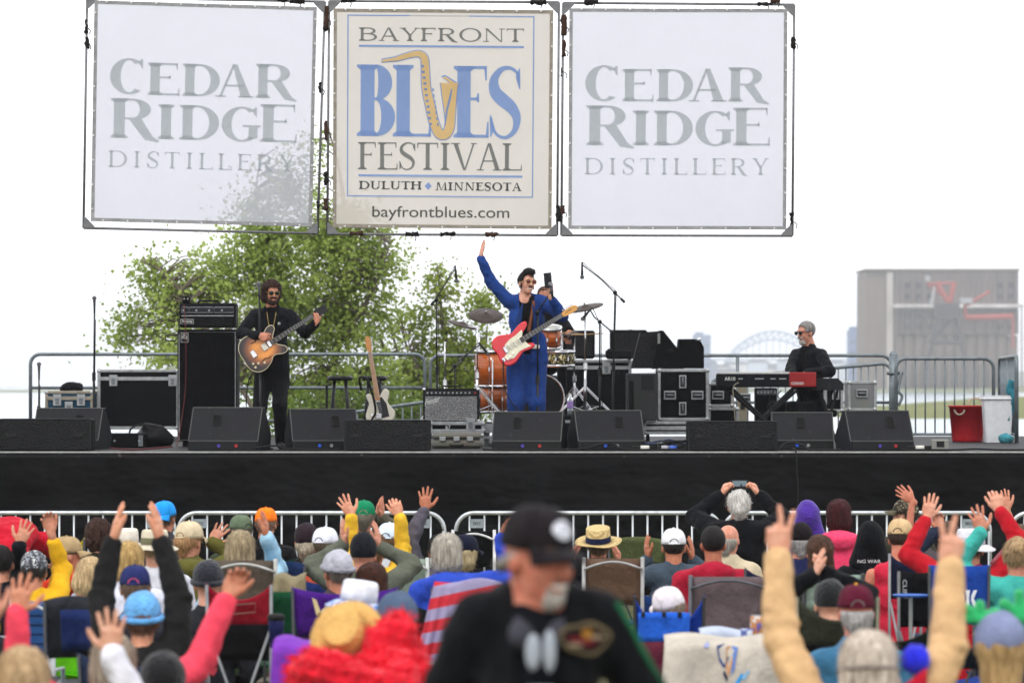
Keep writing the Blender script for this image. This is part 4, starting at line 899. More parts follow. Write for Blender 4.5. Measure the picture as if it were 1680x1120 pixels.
# ------------------------------------------------------------------ small guitar combo amplifier
def combo():
    c, s = bpx(694, 786, 637, 692, 43.1, .28); t = thing('combo_amplifier', 'grey-grilled guitar combo amplifier with a white script logo', 'amplifier', (c.x, c.y, c.z-s[2]/2))
    MB().box(c, s, bev=.012).build('cabinet', mat('#18181a', 'cloth', .7), t); yf = c.y-s[1]/2
    MB().box((c.x, yf-.004, c.z-s[2]*.1), (s[0]-.045, .012, s[2]*.74)).build('grille_cloth', mat('#8b8b8a', 'grill', .8), t)
    MB().box((c.x, yf-.006, c.z+s[2]*.37), (s[0]-.03, .012, s[2]*.13)).build('control_panel', mat('#202124', 'plain', .3), t)
    for i in range(11): x = c.x+s[0]*(-.42+.075*i); MB().cyl((x, yf-.01, c.z+s[2]*.37), (x, yf-.03, c.z+s[2]*.37), .011, n=8).build('knob', alu, t)
    MB().cyl((c.x+s[0]*.43, yf-.01, c.z+s[2]*.37), (c.x+s[0]*.43, yf-.022, c.z+s[2]*.37), .01, n=8).build('pilot_light', mat('#c02a20', 'plain', .3), t)
    q = Vector((c.x-s[0]*.34, yf-.012, c.z+s[2]*.14)); ex, ez = Vector((math.cos(.25), 0, math.sin(.25))), Vector((-math.sin(.05), 0, math.cos(.05)))
    print_text('Fender', lambda u, v: q+ex*(-.085+.17*u)+ez*(-.03+.06*v+.012*(v-.5)*u)+ex*(.02*v), 'logo_lettering', mat('#dadad6', 'plain', .5), t, bold=.01)
    for sx in (-1, 1):
        for sz in (-1, 1): MB().ball((c.x+sx*(s[0]/2-.012), yf+.012, c.z+sz*(s[2]/2-.012)), .02, 8, 6).build('corner', chrome, t, smooth=True)
    MB().tube([(c.x-.1, c.y, c.z+s[2]/2), (c.x-.09, c.y, c.z+s[2]/2+.025), (c.x+.09, c.y, c.z+s[2]/2+.025), (c.x+.1, c.y, c.z+s[2]/2)], .011, 6).build('handle', rubber, t)
combo()
# small gear at left front
def small_gear():
    c, s = bpx(172, 236, 707, 731, 42.0, .4); t = thing('rack_unit', 'flat black rack unit on the deck behind the far left monitor', 'amplifier', (c.x, c.y, ZD)); c.z = ZD+s[2]/2
    MB().box(c, s, bev=.008).build('casing', blkp, t)
    for dx in (-.25, .38): MB().cyl((c.x+s[0]*dx, c.y-.2, c.z), (c.x+s[0]*dx, c.y-.215, c.z), .012, n=8).build('knob', alu, t)
    MB().box((c.x+s[0]*.42, c.y-.204, c.z), (.05, .01, .12)).build('ear', steel, t)
    t = thing('gig_bag', 'slumped shiny black bag on the deck beside the bass cabinet', 'bag', P(255, 729, 42.6))
    b = SDF(); q = lambda px, py, Y: tuple(P(px, py, Y))
    b.cap(q(238, 720, 42.6), q(272, 722, 42.6), .11, .09); b.cap(q(240, 702, 42.6), q(262, 712, 42.6), .06, .10); b.cap(q(230, 715, 42.5), q(225, 724, 42.5), .05)
    V, Q = b.mesh(.02, .05, disp=lambda p: .012*wob(p, 22, 5)); V[:, 2] = np.maximum(V[:, 2], ZD+.002); link_mesh('bag_body', V, Q, mat('#101012', 'tarp', .35), t)
    MB().tube(catmull([q(212, 712, 42.5), q(216, 702, 42.5), q(232, 696, 42.5), q(243, 700, 42.5)], 5), .012, 6).build('strap', rubber, t)
    t = thing('black_cloth', 'crumpled black cloth lying on the blue flight case', 'cloth', P(118, 641, 47.2))
    b = SDF(); b.cap(q(104, 638, 47.2), q(128, 636, 47.2), .05, .06); b.cap(q(112, 634, 47.2), q(120, 632, 47.2), .05); V, Q = b.mesh(.018, .04, disp=lambda p: .015*wob(p, 25, 6)); link_mesh('cloth_folds', V, Q, darkcloth, t)
small_gear()
# ------------------------------------------------------------------ speakers stacked on the case, soft bags behind
def stacked():
    def sp(label, poly, Y, D, name='stage_monitor'):
        s = FPX/Y; a = P(poly[0][0], poly[0][1], Y); t = thing(name, label, 'monitor speaker', P(sum(p[0] for p in poly)/len(poly), max(p[1] for p in poly), Y+D/2))
        MB().prism([(q.x, q.z) for q in (P(px, py, Y) for px, py in poly)], ((0, Y, 0), (1, 0, 0), (0, 0, 1), (0, 1, 0)), D).build('cabinet', blkp, t); return t
    t = sp('tilted black stage monitor standing on end on the square flight case, nearer one', [(1071, 605), (1122, 605), (1125, 588), (1088, 542), (1082, 542)], 44.1, .42)
    MB().prism([(q.x, q.z) for q in (P(px, py, 44.1) for px, py in ((1036, 604), (1071, 604), (1082, 543), (1051, 545)))], ((0, 44.12, 0), (1, 0, 0), (0, 0, 1), (0, 1, 0)), .4).build('grille', mat('#141416', 'grill', .6), t)
    q = P(1091, 595, 44.09); MB().box(q, (.09, .012, .03)).build('handle_recess', mat('#050505', 'plain', .9), t); MB().box(P(1081, 555, 44.08), (.03, .02, .12)).build('worn_edge', mat('#7a7a78', 'plain', .6), t); q = P(1100, 577, 44.09); MB().ball(q, (.05, .012, .035), 10, 6).build('port', mat('#050505', 'plain', .9), t)
    t = sp('rounded black speaker behind the tilted monitor on the flight case', [(1108, 604), (1155, 604), (1155, 570), (1150, 560), (1140, 556), (1114, 556)], 44.55, .4)
    MB().tube([P(1145, 557, 44.5), P(1150, 556, 44.5)], .02, 6).build('knob', alu, t)
    c, s = bpx(1002, 1062, 541, 588, 46.8, .5); t = thing('loudspeaker', 'boxy black loudspeaker on the long flight case behind the drums', 'speaker', (c.x, c.y, c.z-s[2]/2)); MB().box(c, s, bev=.02).build('cabinet', blkp, t); MB().box((c.x, c.y-s[1]/2-.004, c.z), (s[0]-.06, .012, s[2]-.06)).build('grille', mat('#141416', 'grill', .6), t); MB().box((c.x+.02, c.y-s[1]/2-.014, c.z+.12), (.03, .01, .12)).build('handle', rubber, t)
    c, s = bpx(924, 976, 542, 588, 46.9, .5); t = thing('loudspeaker', 'boxy black loudspeaker partly hidden by the drummer and cymbal stand', 'speaker', (c.x, c.y, c.z-s[2]/2)); MB().box(c, s, bev=.02).build('cabinet', blkp, t); MB().box((c.x, c.y-s[1]/2-.004, c.z), (s[0]-.06, .012, s[2]-.06)).build('grille', mat('#141416', 'grill', .6), t)
    c, s = bpx(994, 1040, 572, 589, 46.4, .3); t = thing('padded_box', 'low black padded box in front of the boxy loudspeaker', 'box', (c.x, c.y, c.z-s[2]/2)); MB().box(c, s, bev=.03).build('padding', darkcloth, t)
    # grey slotted speaker left of the case
    c, s = bpx(1029, 1078, 612, 690, 43.6, .6); t = thing('loudspeaker', 'grey-sided loudspeaker with a tall black slot beside the square flight case', 'speaker', (c.x, c.y, c.z-s[2]/2)); MB().box(c, s, bev=.012).build('cabinet', mat('#3c3c3e', 'worn', .5, scuff='#5e5e60'), t)
    yf = c.y-s[1]/2; sl = MB(); w, h = .028, s[2]*.30; pl = [(w*math.cos(a), (h if math.sin(a) > 0 else -h)+w*math.sin(a)) for a in [2*math.pi*k/16 for k in range(16)]]; sl.prism(pl, ((c.x-s[0]*.36, yf-.006, c.z), (1, 0, 0), (0, 0, 1), (0, 1, 0)), .005); sl.build('port_slot', mat('#040404', 'plain', .9), t)
    MB().box((c.x+s[0]*.18, yf-.003, c.z+s[2]*.3), (.14, .008, .17)).build('label_panel', blk, t)
    t = thing('power_box', 'stained beige power box with sockets left of the floor cases', 'box', P(1224, 700, 46)); c, s = bpx(1211, 1226, 628, 700, 46.0, .2); MB().box(c, s, bev=.01).build('casing', mat('#8a8473', 'worn', .7, scuff='#4a4436'), t); MB().box((c.x, c.y-.106, c.z), (.05, .012, .1)).build('socket_plate', blk, t)
stacked()
# ------------------------------------------------------------------ stools, white guitar, microphone stands
def stool(label, px, py, Y, w):
    q = P(px, py, Y); t = thing('bar_stool', label, 'stool', (q.x, Y, ZD)); m = mat('#0e0e10', 'plain', .4); s = FPX/Y; r = w/s/2
    MB().lathe([(.0, .04), (r*.9, .04), (r, .02), (r, 0), (r*.9, -.015), (0, -.015)], q, (0, 0, 1), 20).build('seat', m, t, smooth=True)
    tops = []
    for a in (45, 135, 225, 315):
        d = Vector((math.cos(R(a)), math.sin(R(a)), 0)); p0 = q+d*r*.62; p1 = Vector((q.x, Y, ZD))+d*r*1.15; MB().tube([p0, p1], [.018, .022], 8).build('leg', m, t, smooth=True); tops.append(p0.lerp(p1, .55))
    for i in range(4): MB().cyl(tops[i], tops[(i+1) % 4], .012, n=6).build('rung', m, t, smooth=True)
stool('black round bar stool left of the white guitar', 558, 622, 44.5, 42)
stool('black round bar stool directly behind the white guitar', 614, 622, 44.6, 42)
def low_stand():
    q = P(536, 632, 44.3); t = thing('music_stand', 'thin black post stand beside the left bar stool', 'stand', (q.x, 44.3, ZD)); MB().cyl((q.x, 44.3, ZD+.03), q, .014, n=8).build('post', blk, t); MB().box(q, (.1, .1, .015)).build('plate', blk, t); MB().lathe([(.12, 0), (.12, .02), (.02, .04)], (q.x, 44.3, ZD)).build('base', blk, t)
low_stand()
def guitar_outline(kind):
    if kind == 'tele': o = [(0, -.19), (.10, -.195), (.155, -.15), (.165, -.08), (.13, .0), (.105, .05), (.12, .11), (.125, .15), (.09, .165), (.05, .13), (.03, .12), (-.03, .12), (-.06, .16), (-.10, .19), (-.135, .16), (-.13, .10), (-.105, .04), (-.13, -.02), (-.165, -.08), (-.155, -.15), (-.10, -.195)]
    elif kind == 'strat': o = [(0, -.19), (.09, -.205), (.15, -.165), (.165, -.09), (.135, -.01), (.11, .05), (.125, .12), (.12, .175), (.085, .18), (.055, .125), (.03, .11), (-.03, .11), (-.06, .14), (-.10, .215), (-.14, .23), (-.155, .18), (-.135, .10), (-.115, .04), (-.135, -.02), (-.165, -.09), (-.15, -.165), (-.09, -.2)]
    else: o = [(0, -.235), (.11, -.23), (.185, -.175), (.205, -.09), (.175, .0), (.135, .05), (.135, .10), (.165, .16), (.16, .215), (.115, .225), (.065, .175), (.035, .155), (-.035, .155), (-.065, .175), (-.115, .225), (-.16, .215), (-.165, .16), (-.135, .10), (-.135, .05), (-.175, .0), (-.205, -.09), (-.185, -.175), (-.11, -.23)]
    c = catmull([(a, b, 0) for a, b in o]+[(o[0][0], o[0][1], 0)], 3)[:-1]; return [(q.x, q.y) for q in c]
def guitar(t, o, ax, nrm, kind, body_m, neck_len=.48, scale=1.0, fret_m=None, head_m=None, flip=1):
    """o: body centre; ax: unit vector along the neck; nrm: unit vector out of the front"""
    ax = Vector(ax).normalized(); nrm = Vector(nrm); nrm = (nrm-ax*nrm.dot(ax)).normalized(); ex = ax.cross(nrm)*flip; o = Vector(o); k = scale; th = {'semi': .05}.get(kind, .042)*k
    out = [(a*k, b*k) for a, b in guitar_outline(kind)]; n = len(out)
    def pt(x, y, z=0): return o+ex*(x*k)+ax*(y*k)+nrm*(z*k)
    m = MB(); rings = []
    for (f, z) in ((.94, -th/2), (1, -th/2+.008), (1, th/2-.008), (.94, th/2)): rings.append([o+ex*(a*f)+ax*(b*f)+nrm*z for a, b in out])
    vs = [v for r_ in rings for v in r_]; fs = [(i*n+j, i*n+(j+1) % n, (i+1)*n+(j+1) % n, (i+1)*n+j) for i in range(3) for j in range(n)]+[tuple(range(n))[::-1], tuple(3*n+j for j in range(n))]
    m.add(vs, fs); m.build('body', body_m, t, loc=tuple(o), smooth=True)
    zt = th/2/k
    y0 = .12; nl = neck_len; mn = fret_m or mat('#c99a55', 'wood', .4)
    nb = MB(); nb.add([pt(-.028, y0-.05, zt-.008), pt(.028, y0-.05, zt-.008), pt(.021, y0+nl, zt-.008), pt(-.021, y0+nl, zt-.008), pt(-.028, y0-.05, zt+.012), pt(.028, y0-.05, zt+.012), pt(.021, y0+nl, zt+.012), pt(-.021, y0+nl, zt+.012)], [(0, 1, 2, 3), (4, 7, 6, 5), (0, 4, 5, 1), (1, 5, 6, 2), (2, 6, 7, 3), (3, 7, 4, 0)]); nb.build('neck', mn, t)
    fb = MB()
    for i in range(17):
        y = y0-.04+(nl+.03)*(1-2**(-(17-i)/12))*1.58*.999
        if y < y0+nl: fb.box(pt(0, y, zt+.0135), (.003, .003, .003)); fb.v[-8:] = [pt(a*(.026-.006*(y-y0)/nl), y+b*.0022, zt+.0125+c_*.0015) for a in (-1, 1) for b in (-1, 1) for c_ in (-1, 1)]
    fb.build('frets', alu, t)['kind'] = 'stuff'
    if kind == 'tele' or kind == 'strat': hd = [(-.021, 0), (.021, 0), (.03, .03), (.035, .10), (.03, .15), (.012, .175), (-.012, .17), (-.03, .135), (-.028, .04)]
    else: hd = [(-.021, 0), (.021, 0), (.042, .05), (.038, .12), (.05, .165), (.02, .155), (0, .17), (-.02, .155), (-.05, .165), (-.038, .12), (-.042, .05)]
    MB().prism([(a*k, b*k) for a, b in hd], (pt(0, y0+nl, zt-.010), ex, ax, nrm), .016*k).build('headstock', head_m or mn, t)
    for i in range(6 if kind != 'semi' else 4):
        if kind == 'semi': x, y = (-.052 if i % 2 else .052), .04+.05*(i//2)
        else: x, y = -.04, .03+.021*i
        q = pt(x, y0+nl+y, zt); MB().box(q, (.016, .016, .016), bev=.004).build('tuning_peg', chrome, t)
    st = MB(); ns = 4 if kind == 'semi' else 6
    for i in range(ns): a = (i/(ns-1)-.5)*.04; st.tube([pt(a*1.25, -.11, zt+.014), pt(a*.8, y0+nl, zt+.017)], .0011, 4)
    st.build('strings', alu, t)
    return pt, zt
def white_guitar():
    o = P(622, 667, 43.2); t = thing('electric_guitar', 'white electric guitar with maple neck leaning on a stand by the stools', 'guitar', (o.x, 43.2, ZD))
    pt, zt = guitar(t, o, (-.17, .15, 1), (-.1, -1, .15), 'tele', mat('#c9c2b0', 'plain', .3, spec=.6), .52, 1.0, fret_m=mat('#c88a48', 'wood', .4), flip=-1)
    MB().prism([(-.1, -.13), (0, -.14), (.02, .05), (.02, .10), (-.05, .10), (-.09, .02)], (pt(0, 0, zt+.001), pt(1, 0, 0)-pt(0, 0, 0), pt(0, 1, 0)-pt(0, 0, 0), pt(0, 0, 1)-pt(0, 0, 0)), .003).build('pickguard', mat('#1a1a1c', 'plain', .4), t)
    MB().box(pt(0.02, -.11, zt+.006), (.07, .03, .06), bev=.004).build('bridge', chrome, t); MB().box(pt(0, .06, zt+.006), (.06, .012, .016), bev=.004).build('pickup', chrome, t); MB().cyl(pt(.09, -.08, zt), pt(.09, -.08, zt+.015), .012, n=8).build('knob', chrome, t)
    s = thing('guitar_stand', 'black folding stand holding the white electric guitar', 'stand', (o.x+.1, 43.4, ZD)); z0 = ZD
    for dx in (-.14, .18): MB().tube([(o.x+dx, 43.1, z0+.01), (o.x+dx*.6, 43.35, z0+.3), (o.x-.02, 43.45, z0+.75)], .012, 6).build('leg', blk, s, smooth=True)
    MB().tube([(o.x-.02, 43.45, z0+.75), (o.x+.02, 43.7, z0+.01)], .012, 6).build('leg', blk, s, smooth=True); MB().tube([(o.x-.13, 43.28, z0+.21), (o.x-.13, 43.12, z0+.20), (o.x-.13, 43.1, z0+.24)], .012, 6).build('yoke', rubber, s); MB().tube([(o.x+.14, 43.28, z0+.21), (o.x+.14, 43.12, z0+.20), (o.x+.14, 43.1, z0+.24)], .012, 6).build('yoke', rubber, s)
    k = catmull([P(593, 640, 43.1), P(590, 620, 43.05), P(602, 622, 43.0), P(612, 650, 43.0), P(616, 675, 43.05), P(610, 688, 43.1)], 5); MB().tube(k, .014, 6).build('strap', rubber, t, smooth=True)
white_guitar()
def mic_stand(label, base, pole_top, boom=None, Y=41.5, tripod=True, mic=True, mic_dir=None, round_base=False, zb=None):
    """base px x, pole top (px,py), boom: list of (px,py,dy) from the clutch to the microphone end"""
    zb = ZD if zb is None else zb; tp = P(*pole_top, Y); b = Vector((P(base, 0, Y).x, Y, zb)); t = thing('microphone_stand', label, 'microphone stand', b, 'microphone stands on the stage'); m = mat('#101012', 'plain', .4)
    mid = b.lerp(tp, .52); MB().cyl(b+Vector((0, 0, .05)), mid, .014, n=8).build('pole', m, t, smooth=True); MB().cyl(mid, tp, .009, n=8).build('upper_pole', m, t, smooth=True); MB().cyl(mid-Vector((0, 0, .05)), mid+Vector((0, 0, .04)), .021, n=8).build('clutch', m, t)
    if round_base: MB().lathe([(.13, 0), (.13, .015), (.04, .03), (.015, .06)], b, (0, 0, 1), 20).build('base', m, t, smooth=True)
    else:
        for a in (80, 200, 320): d = Vector((math.cos(R(a)), math.sin(R(a)), 0)); l = MB().tube([b+Vector((0, 0, .12)), b+d*.3+Vector((0, 0, .012))], .010, 6).build('leg', m, t, smooth=True); MB().ball(b+d*.3+Vector((0, 0, .014)), .016, 8, 6).build('foot', rubber, l)
    if boom:
        pts = [P(px, py, Y+dy) for px, py, dy in boom]; MB().tube(pts, .008, 6).build('boom', m, t, smooth=True); MB().ball(tp, .026, 8, 6).build('boom_clutch', m, t); end = pts[-1]; MB().cyl(pts[0], pts[0]+(pts[1]-pts[0])*.12, .016, n=8).build('counterweight', m, t)
    else: end = tp
    if mic:
        d = Vector(mic_dir or (0, -.8, .5)).normalized(); mc = MB().tube([end-d*.03, end+d*.04, end+d*.12], [.011, .012, .017], 10).build('microphone', mat('#26262a', 'plain', .4), t, smooth=True); MB().ball(end+d*.145, .026, 12, 8).build('grille_ball', mat('#6a6a6c', 'grill', .4, metal=.6), mc, smooth=True)
        MB().tube([end-d*.03, end-d*.06-Vector((0, 0, .03)), Vector((tp.x+.015, tp.y-.02, (tp.z*2+end.z)/3-.1)), Vector((b.x+.02, b.y-.02, (b.z+tp.z)/2)), b+Vector((.03, -.05, .03))], .004, 5).build('microphone_cable', rubber, t, smooth=True)
    return t
mic_stand('straight microphone stand alone at far left by the blue case', 153, (155, 510), Y=43.0, mic_dir=(0, -.1, 1))
mic_stand('straight microphone stand in front of the bassist face', 429, (425, 482), Y=41.0, mic_dir=(-.05, .5, .6), round_base=True)
mic_stand('boom microphone stand reaching over the drums from the left', 718, (716, 492), [(708, 500, 0), (733, 462, .3), (747, 440, .6)], Y=43.4, mic_dir=(.1, .1, -1), zb=ZD)
mic_stand('boom microphone stand reaching over the drums from the right', 1004, (1009, 480), [(1024, 495, 0), (985, 457, .4), (955, 434, .8)], Y=43.3, mic_dir=(0, .1, -1), zb=ZD)
mic_stand('boom microphone stand crossing in front of the singer chest', 882, (882, 512), [(860, 530, .12), (882, 512, .02), (904, 478, -.1)], Y=40.95, mic_dir=(.1, -.2, .8), mic=False, round_base=True)
mic_stand('short boom stand aimed at the floor tom', 746, (746, 600), [(738, 610, 0), (760, 585, .2), (788, 565, .5)], Y=43.5, mic_dir=(.4, .3, -.5), zb=ZD)
mic_stand('short boom stand beside the hi-hat right of the drummer', 984, (984, 528), [(1005, 545, 0), (975, 520, .2), (968, 508, .3)], Y=43.6, mic_dir=(-.4, .3, -.5), zb=ZR)
mic_stand('short metal stand post beside the blue flight case', 63, (64, 618), Y=44.0, mic_dir=(0, 0, 1))
# ------------------------------------------------------------------ bins, bottle, cables
def bins():
    Y = 46.5; s = FPX/Y; q = P(1587, 722, Y); t = thing('rubber_tub', 'red rope-handled rubber tub by the gate railing at right', 'tub', (q.x, Y, ZD)); h = (722-665)/s; r1, r0 = 30/s, 25/s; m = mat('#a81c26', 'plain', .5)
    z = P(0, 722, Y).z; MB().lathe([(0, .01), (r0*.96, 0), (r0, .02), (r1, h), (r1*1.06, h), (r1*1.06, h+.02), (r1*.97, h+.02), (r0*.93, .04), (0, .035)], (q.x, Y, ZD), (0, 0, 1), 28).build('tub_wall', m, t, smooth=True)
    MB().tube(arc((q.x-.12, Y-r1*.95, ZD+h-.03), .06, math.pi, 2*math.pi, 8, (1, 0, 0), (0, 0, 1)), .012, 6).build('rope_handle', mat('#9a8c80', 'cloth', .9), t); MB().tube(arc((q.x+.12, Y+r1*.8, ZD+h+.02), .09, 0, math.pi, 8, (1, 0, 0), (0, 0, 1)), .010, 6).build('rope_handle', mat('#b8a898', 'cloth', .9), t)
    q = P(1636, 722, Y-.4); t = thing('waste_bin', 'tall white plastic bin standing right of the red tub', 'bin', (q.x, Y-.4, ZD)); s = FPX/(Y-.4); h = (722-645)/s; a, b = 24/s, 20/s; m = mat('#c9cbce', 'plain', .45); mb = MB(); lv = []
    for (f, z) in ((b, 0), (b*1.01, .02), (a, h-.05), (a*1.04, h-.04), (a*1.04, h), (a*.97, h), (b*.95, .03)):
        lv.append([(q.x+x*f, Y-.4+y*f*.8, ZD+z) for x, y in ((-1, -.9), (-.9, -1), (.9, -1), (1, -.9), (1, .9), (.9, 1), (-.9, 1), (-1, .9))])
    vs = [p for l in lv for p in l]; fs = [(i*8+k, i*8+(k+1) % 8, (i+1)*8+(k+1) % 8, (i+1)*8+k) for i in range(len(lv)-1) for k in range(8)]+[tuple(range(8))[::-1], tuple(len(lv)*8-8+k for k in range(8))]; mb.add(vs, fs).build('bin_wall', m, t)
    MB().tube([lv[3][i] for i in range(8)], .014, 6, closed=True).build('rim', m, t)
    c = catmull([P(1662, 624, 46), P(1657, 640, 46), P(1664, 652, 45.95), P(1660, 668, 46), P(1654, 690, 46)], 5); t = thing('work_glove', 'teal strap and glove draped over the side railing', 'glove', c[0]); MB().tube(c, [.05]*8+[.035]*(len(c)-8), 8).build('strap', mat('#2f7180', 'cloth', .8), t, smooth=True)
    t = thing('cleaning_cloth', 'teal rag lying on the deck beside the white bin', 'rag', P(1652, 722, 45.6)); b_ = SDF(); qq = Vector((P(1650, 0, 45.6).x, 45.6, ZD+.05)); b_.ell(qq, (.09, .09, .07)); V, Q = b_.mesh(.012, .02, disp=lambda p: .012*wob(p, 40, 2)); V[:, 2] = np.maximum(V[:, 2], ZD+.002); link_mesh('rag_folds', V, Q, mat('#3c7f8a', 'cloth', .8), t)
    q = P(937, 676, 41.8); t = thing('water_bottle', 'clear plastic water bottle with purple label standing beside the singer', 'bottle', (q.x, 42.5, ZD)); bz = P(937, 680, 42.5).z; u = MB().box((q.x, 42.5, (bz-.1+ZD)/2), (.3, .3, bz-.1-ZD)) ; t.location.z = bz
    MB().lathe([(0, 0), (.032, 0), (.034, .05), (.031, .1), (.034, .15), (.03, .18), (.014, .205), (.014, .22)], (q.x, 42.5, bz), (0, 0, 1), 14).build('bottle_wall', mat('#c8d2d8', 'plain', .1, alpha=.25), t, smooth=True); MB().lathe([(.0345, .07), (.0352, .08), (.0352, .14), (.0345, .15)], (q.x, 42.5, bz), (0, 0, 1), 14).build('label', mat('#8a72a8', 'plain', .5), t, smooth=True); MB().lathe([(.015, .218), (.015, .235), (0, .236)], (q.x, 42.5, bz), (0, 0, 1), 10).build('cap', white, t)
    c2 = thing('storage_box', 'plain black box under the water bottle behind the monitors', 'box', (q.x, 42.55, ZD)); hh = bz-ZD-.002; MB().box((q.x, 42.6, ZD+hh/2), (.55, .4, hh), bev=.015).build('body', blkp, c2); MB().box((q.x, 42.39, ZD+hh*.8), (.5, .012, .03)).build('lid_strip', alu, c2)
bins()
def cables():
    rs = random.Random(3)
    spans = [('black cable run along the stage edge below the bassist monitors', [(410, 732), (450, 726), (470, 733), (520, 737), (560, 736)]), ('black cable looping over the stage edge below the singer', [(925, 735), (960, 733), (985, 722), (1005, 720), (1022, 734), (1060, 736), (1100, 735), (1128, 737)]), ('black cable along the stage edge at far right', [(1480, 737), (1530, 738), (1570, 736), (1600, 734), (1640, 737), (1680, 738)]), ('black cable curling before the keyboard monitor', [(1276, 737), (1288, 722), (1305, 718), (1322, 728), (1330, 737), (1380, 738)]), ('dark red cable on the deck beside the far left amplifier rack', [(180, 732), (215, 736), (250, 733), (282, 728)]), ('black cable lying near the middle hard case', [(792, 735), (830, 738), (880, 737), (930, 738)])]
    for lab, pp in spans:
        pts = [Vector((P(x, y, 40.25).x, 40.2+max(0, (738-y))*.012, ZD+.012+max(0, (736-y))*.004)) for x, y in pp]; c = catmull(pts, 6)
        setp(MB().tube(c, .011, 6).build('stage_cable', mat('#4a1618', 'plain', .5) if 'red' in lab else rubber, None, smooth=True), lab, 'cable')
    # tangle between the right monitors
    for k in range(7):
        x = 1060+rs.uniform(0, 60); pts = [Vector((P(x+rs.uniform(-40, 40), 0, 40.4).x, 40.3+rs.uniform(0, .7), ZD+.015+rs.uniform(0, .10))) for _ in range(6)]
        setp(MB().tube(catmull(pts, 6), .010, 6).build('stage_cable', [rubber, blk, mat('#26324a', 'plain', .5)][k % 3], None, smooth=True), 'cable in the tangled heap between the right hand monitors', 'cable', 'tangled cables beside the long grilled speaker')
    for (px, py, col, lab) in ((1509, 735, '#c8c6be', 'white-banded cable connector on the stage edge at right'), (1542, 733, '#8c8c88', 'square grey cable junction box on the stage edge at right'), (1058, 734, '#c9c8c0', 'white-ended plug in the tangled cables'), (1103, 735, '#3f62b8', 'blue-ended plug in the tangled cables'), (1092, 732, '#9a9aa0', 'clear plastic bag tied among the tangled cables')):
        q = Vector((P(px, py, 40.3).x, 40.3, ZD+.03)); t = thing('cable_connector', lab, 'connector', (q.x, 40.3, ZD)); d = .13 if 'junction' not in lab else .0
        if d: MB().cyl(q-Vector((d, 0, 0)), q+Vector((d, 0, 0)), .024, n=10).build('sleeve', rubber, t, smooth=True); MB().cyl(q-Vector((d*.35, 0, 0)), q+Vector((d*.35, 0, 0)), .027, n=10).build('band', mat(col, 'plain', .5), t, smooth=True)
        else: MB().box(q+Vector((0, 0, .035)), (.18, .1, .11), bev=.01).build('casing', mat(col, 'worn', .6), t); MB().box(q+Vector((0, -.052, .04)), (.08, .006, .06)).build('socket', blk, t)
cables()
# ------------------------------------------------------------------ steel crowd barriers in front of the stage
def barricade(label, x0, x1, Y=36.5):
    s = FPX/Y; zt = CAMZ-(841-HORIZ)/s; a = P(x0, 841, Y); b = P(x1, 841, Y); t = thing('crowd_barrier', label, 'barrier', ((a.x+b.x)/2, Y, 0), 'steel crowd barriers in front of the stage'); gm = mat('#b4b8ba', 'metal', .38, metal=.55); rad = .17; e = Vector((1, 0, 0)); up = Vector((0, 0, 1))
    pts = [(a.x, Y, .12), (a.x, Y, zt-rad)]+arc((a.x+rad, Y, zt-rad), rad, math.pi, math.pi/2, 7, e, up)+arc((b.x-rad, Y, zt-rad), rad, math.pi/2, 0, 7, e, up)+[(b.x, Y, zt-rad), (b.x, Y, .12)]
    MB().tube(pts, .021, 10).build('frame_tube', gm, t, smooth=True); MB().cyl((a.x, Y, .2), (b.x, Y, .2), .018, n=8).build('bottom_rail', gm, t, smooth=True)
    n = 17
    first = None
    for i in range(n):
        x = a.x+.13+(b.x-a.x-.26)*i/(n-1)
        if first is None: first = MB().cyl((x, Y, .2), (x, Y, zt-.01), .0095, n=8).build('bar', gm, t, smooth=True); fx = x
        else: o = first.copy(); COL.objects.link(o); o.parent = t; o.location = first.location+Vector((x-fx, 0, 0))
    for i in (0.5, n-1.5):
        x = a.x+.13+(b.x-a.x-.26)*i/(n-1); pl = MB().box((x, Y-.012, zt-.10), (.135, .006, .085)).build('name_plate', mat('#8f989d', 'metal', .5, metal=.4), t); print_text('DECC', lambda u, v: (x-.035+.07*u, Y-.0165, zt-.115+.028*v), 'plate_lettering', blk, pl, bold=.02)
    for x in (a.x+.3, b.x-.3): MB().box((x, Y, .012), (.05, .55, .024)).build('foot', gm, t); MB().cyl((x, Y, .02), (x, Y, .2), .018, n=8).build('foot_post', gm, t)
for lab, x0, x1 in (('crowd barrier at far left behind the red fleece jacket', -140, 287), ('crowd barrier behind the orange and green caps', 293, 729), ('crowd barrier behind the man in the black cap and boater hat', 748, 1182), ('crowd barrier behind the purple hood and dark red hair', 1188, 1624), ('crowd barrier at far right edge behind the raised hands', 1658, 2090)): barricade(lab, x0, x1)
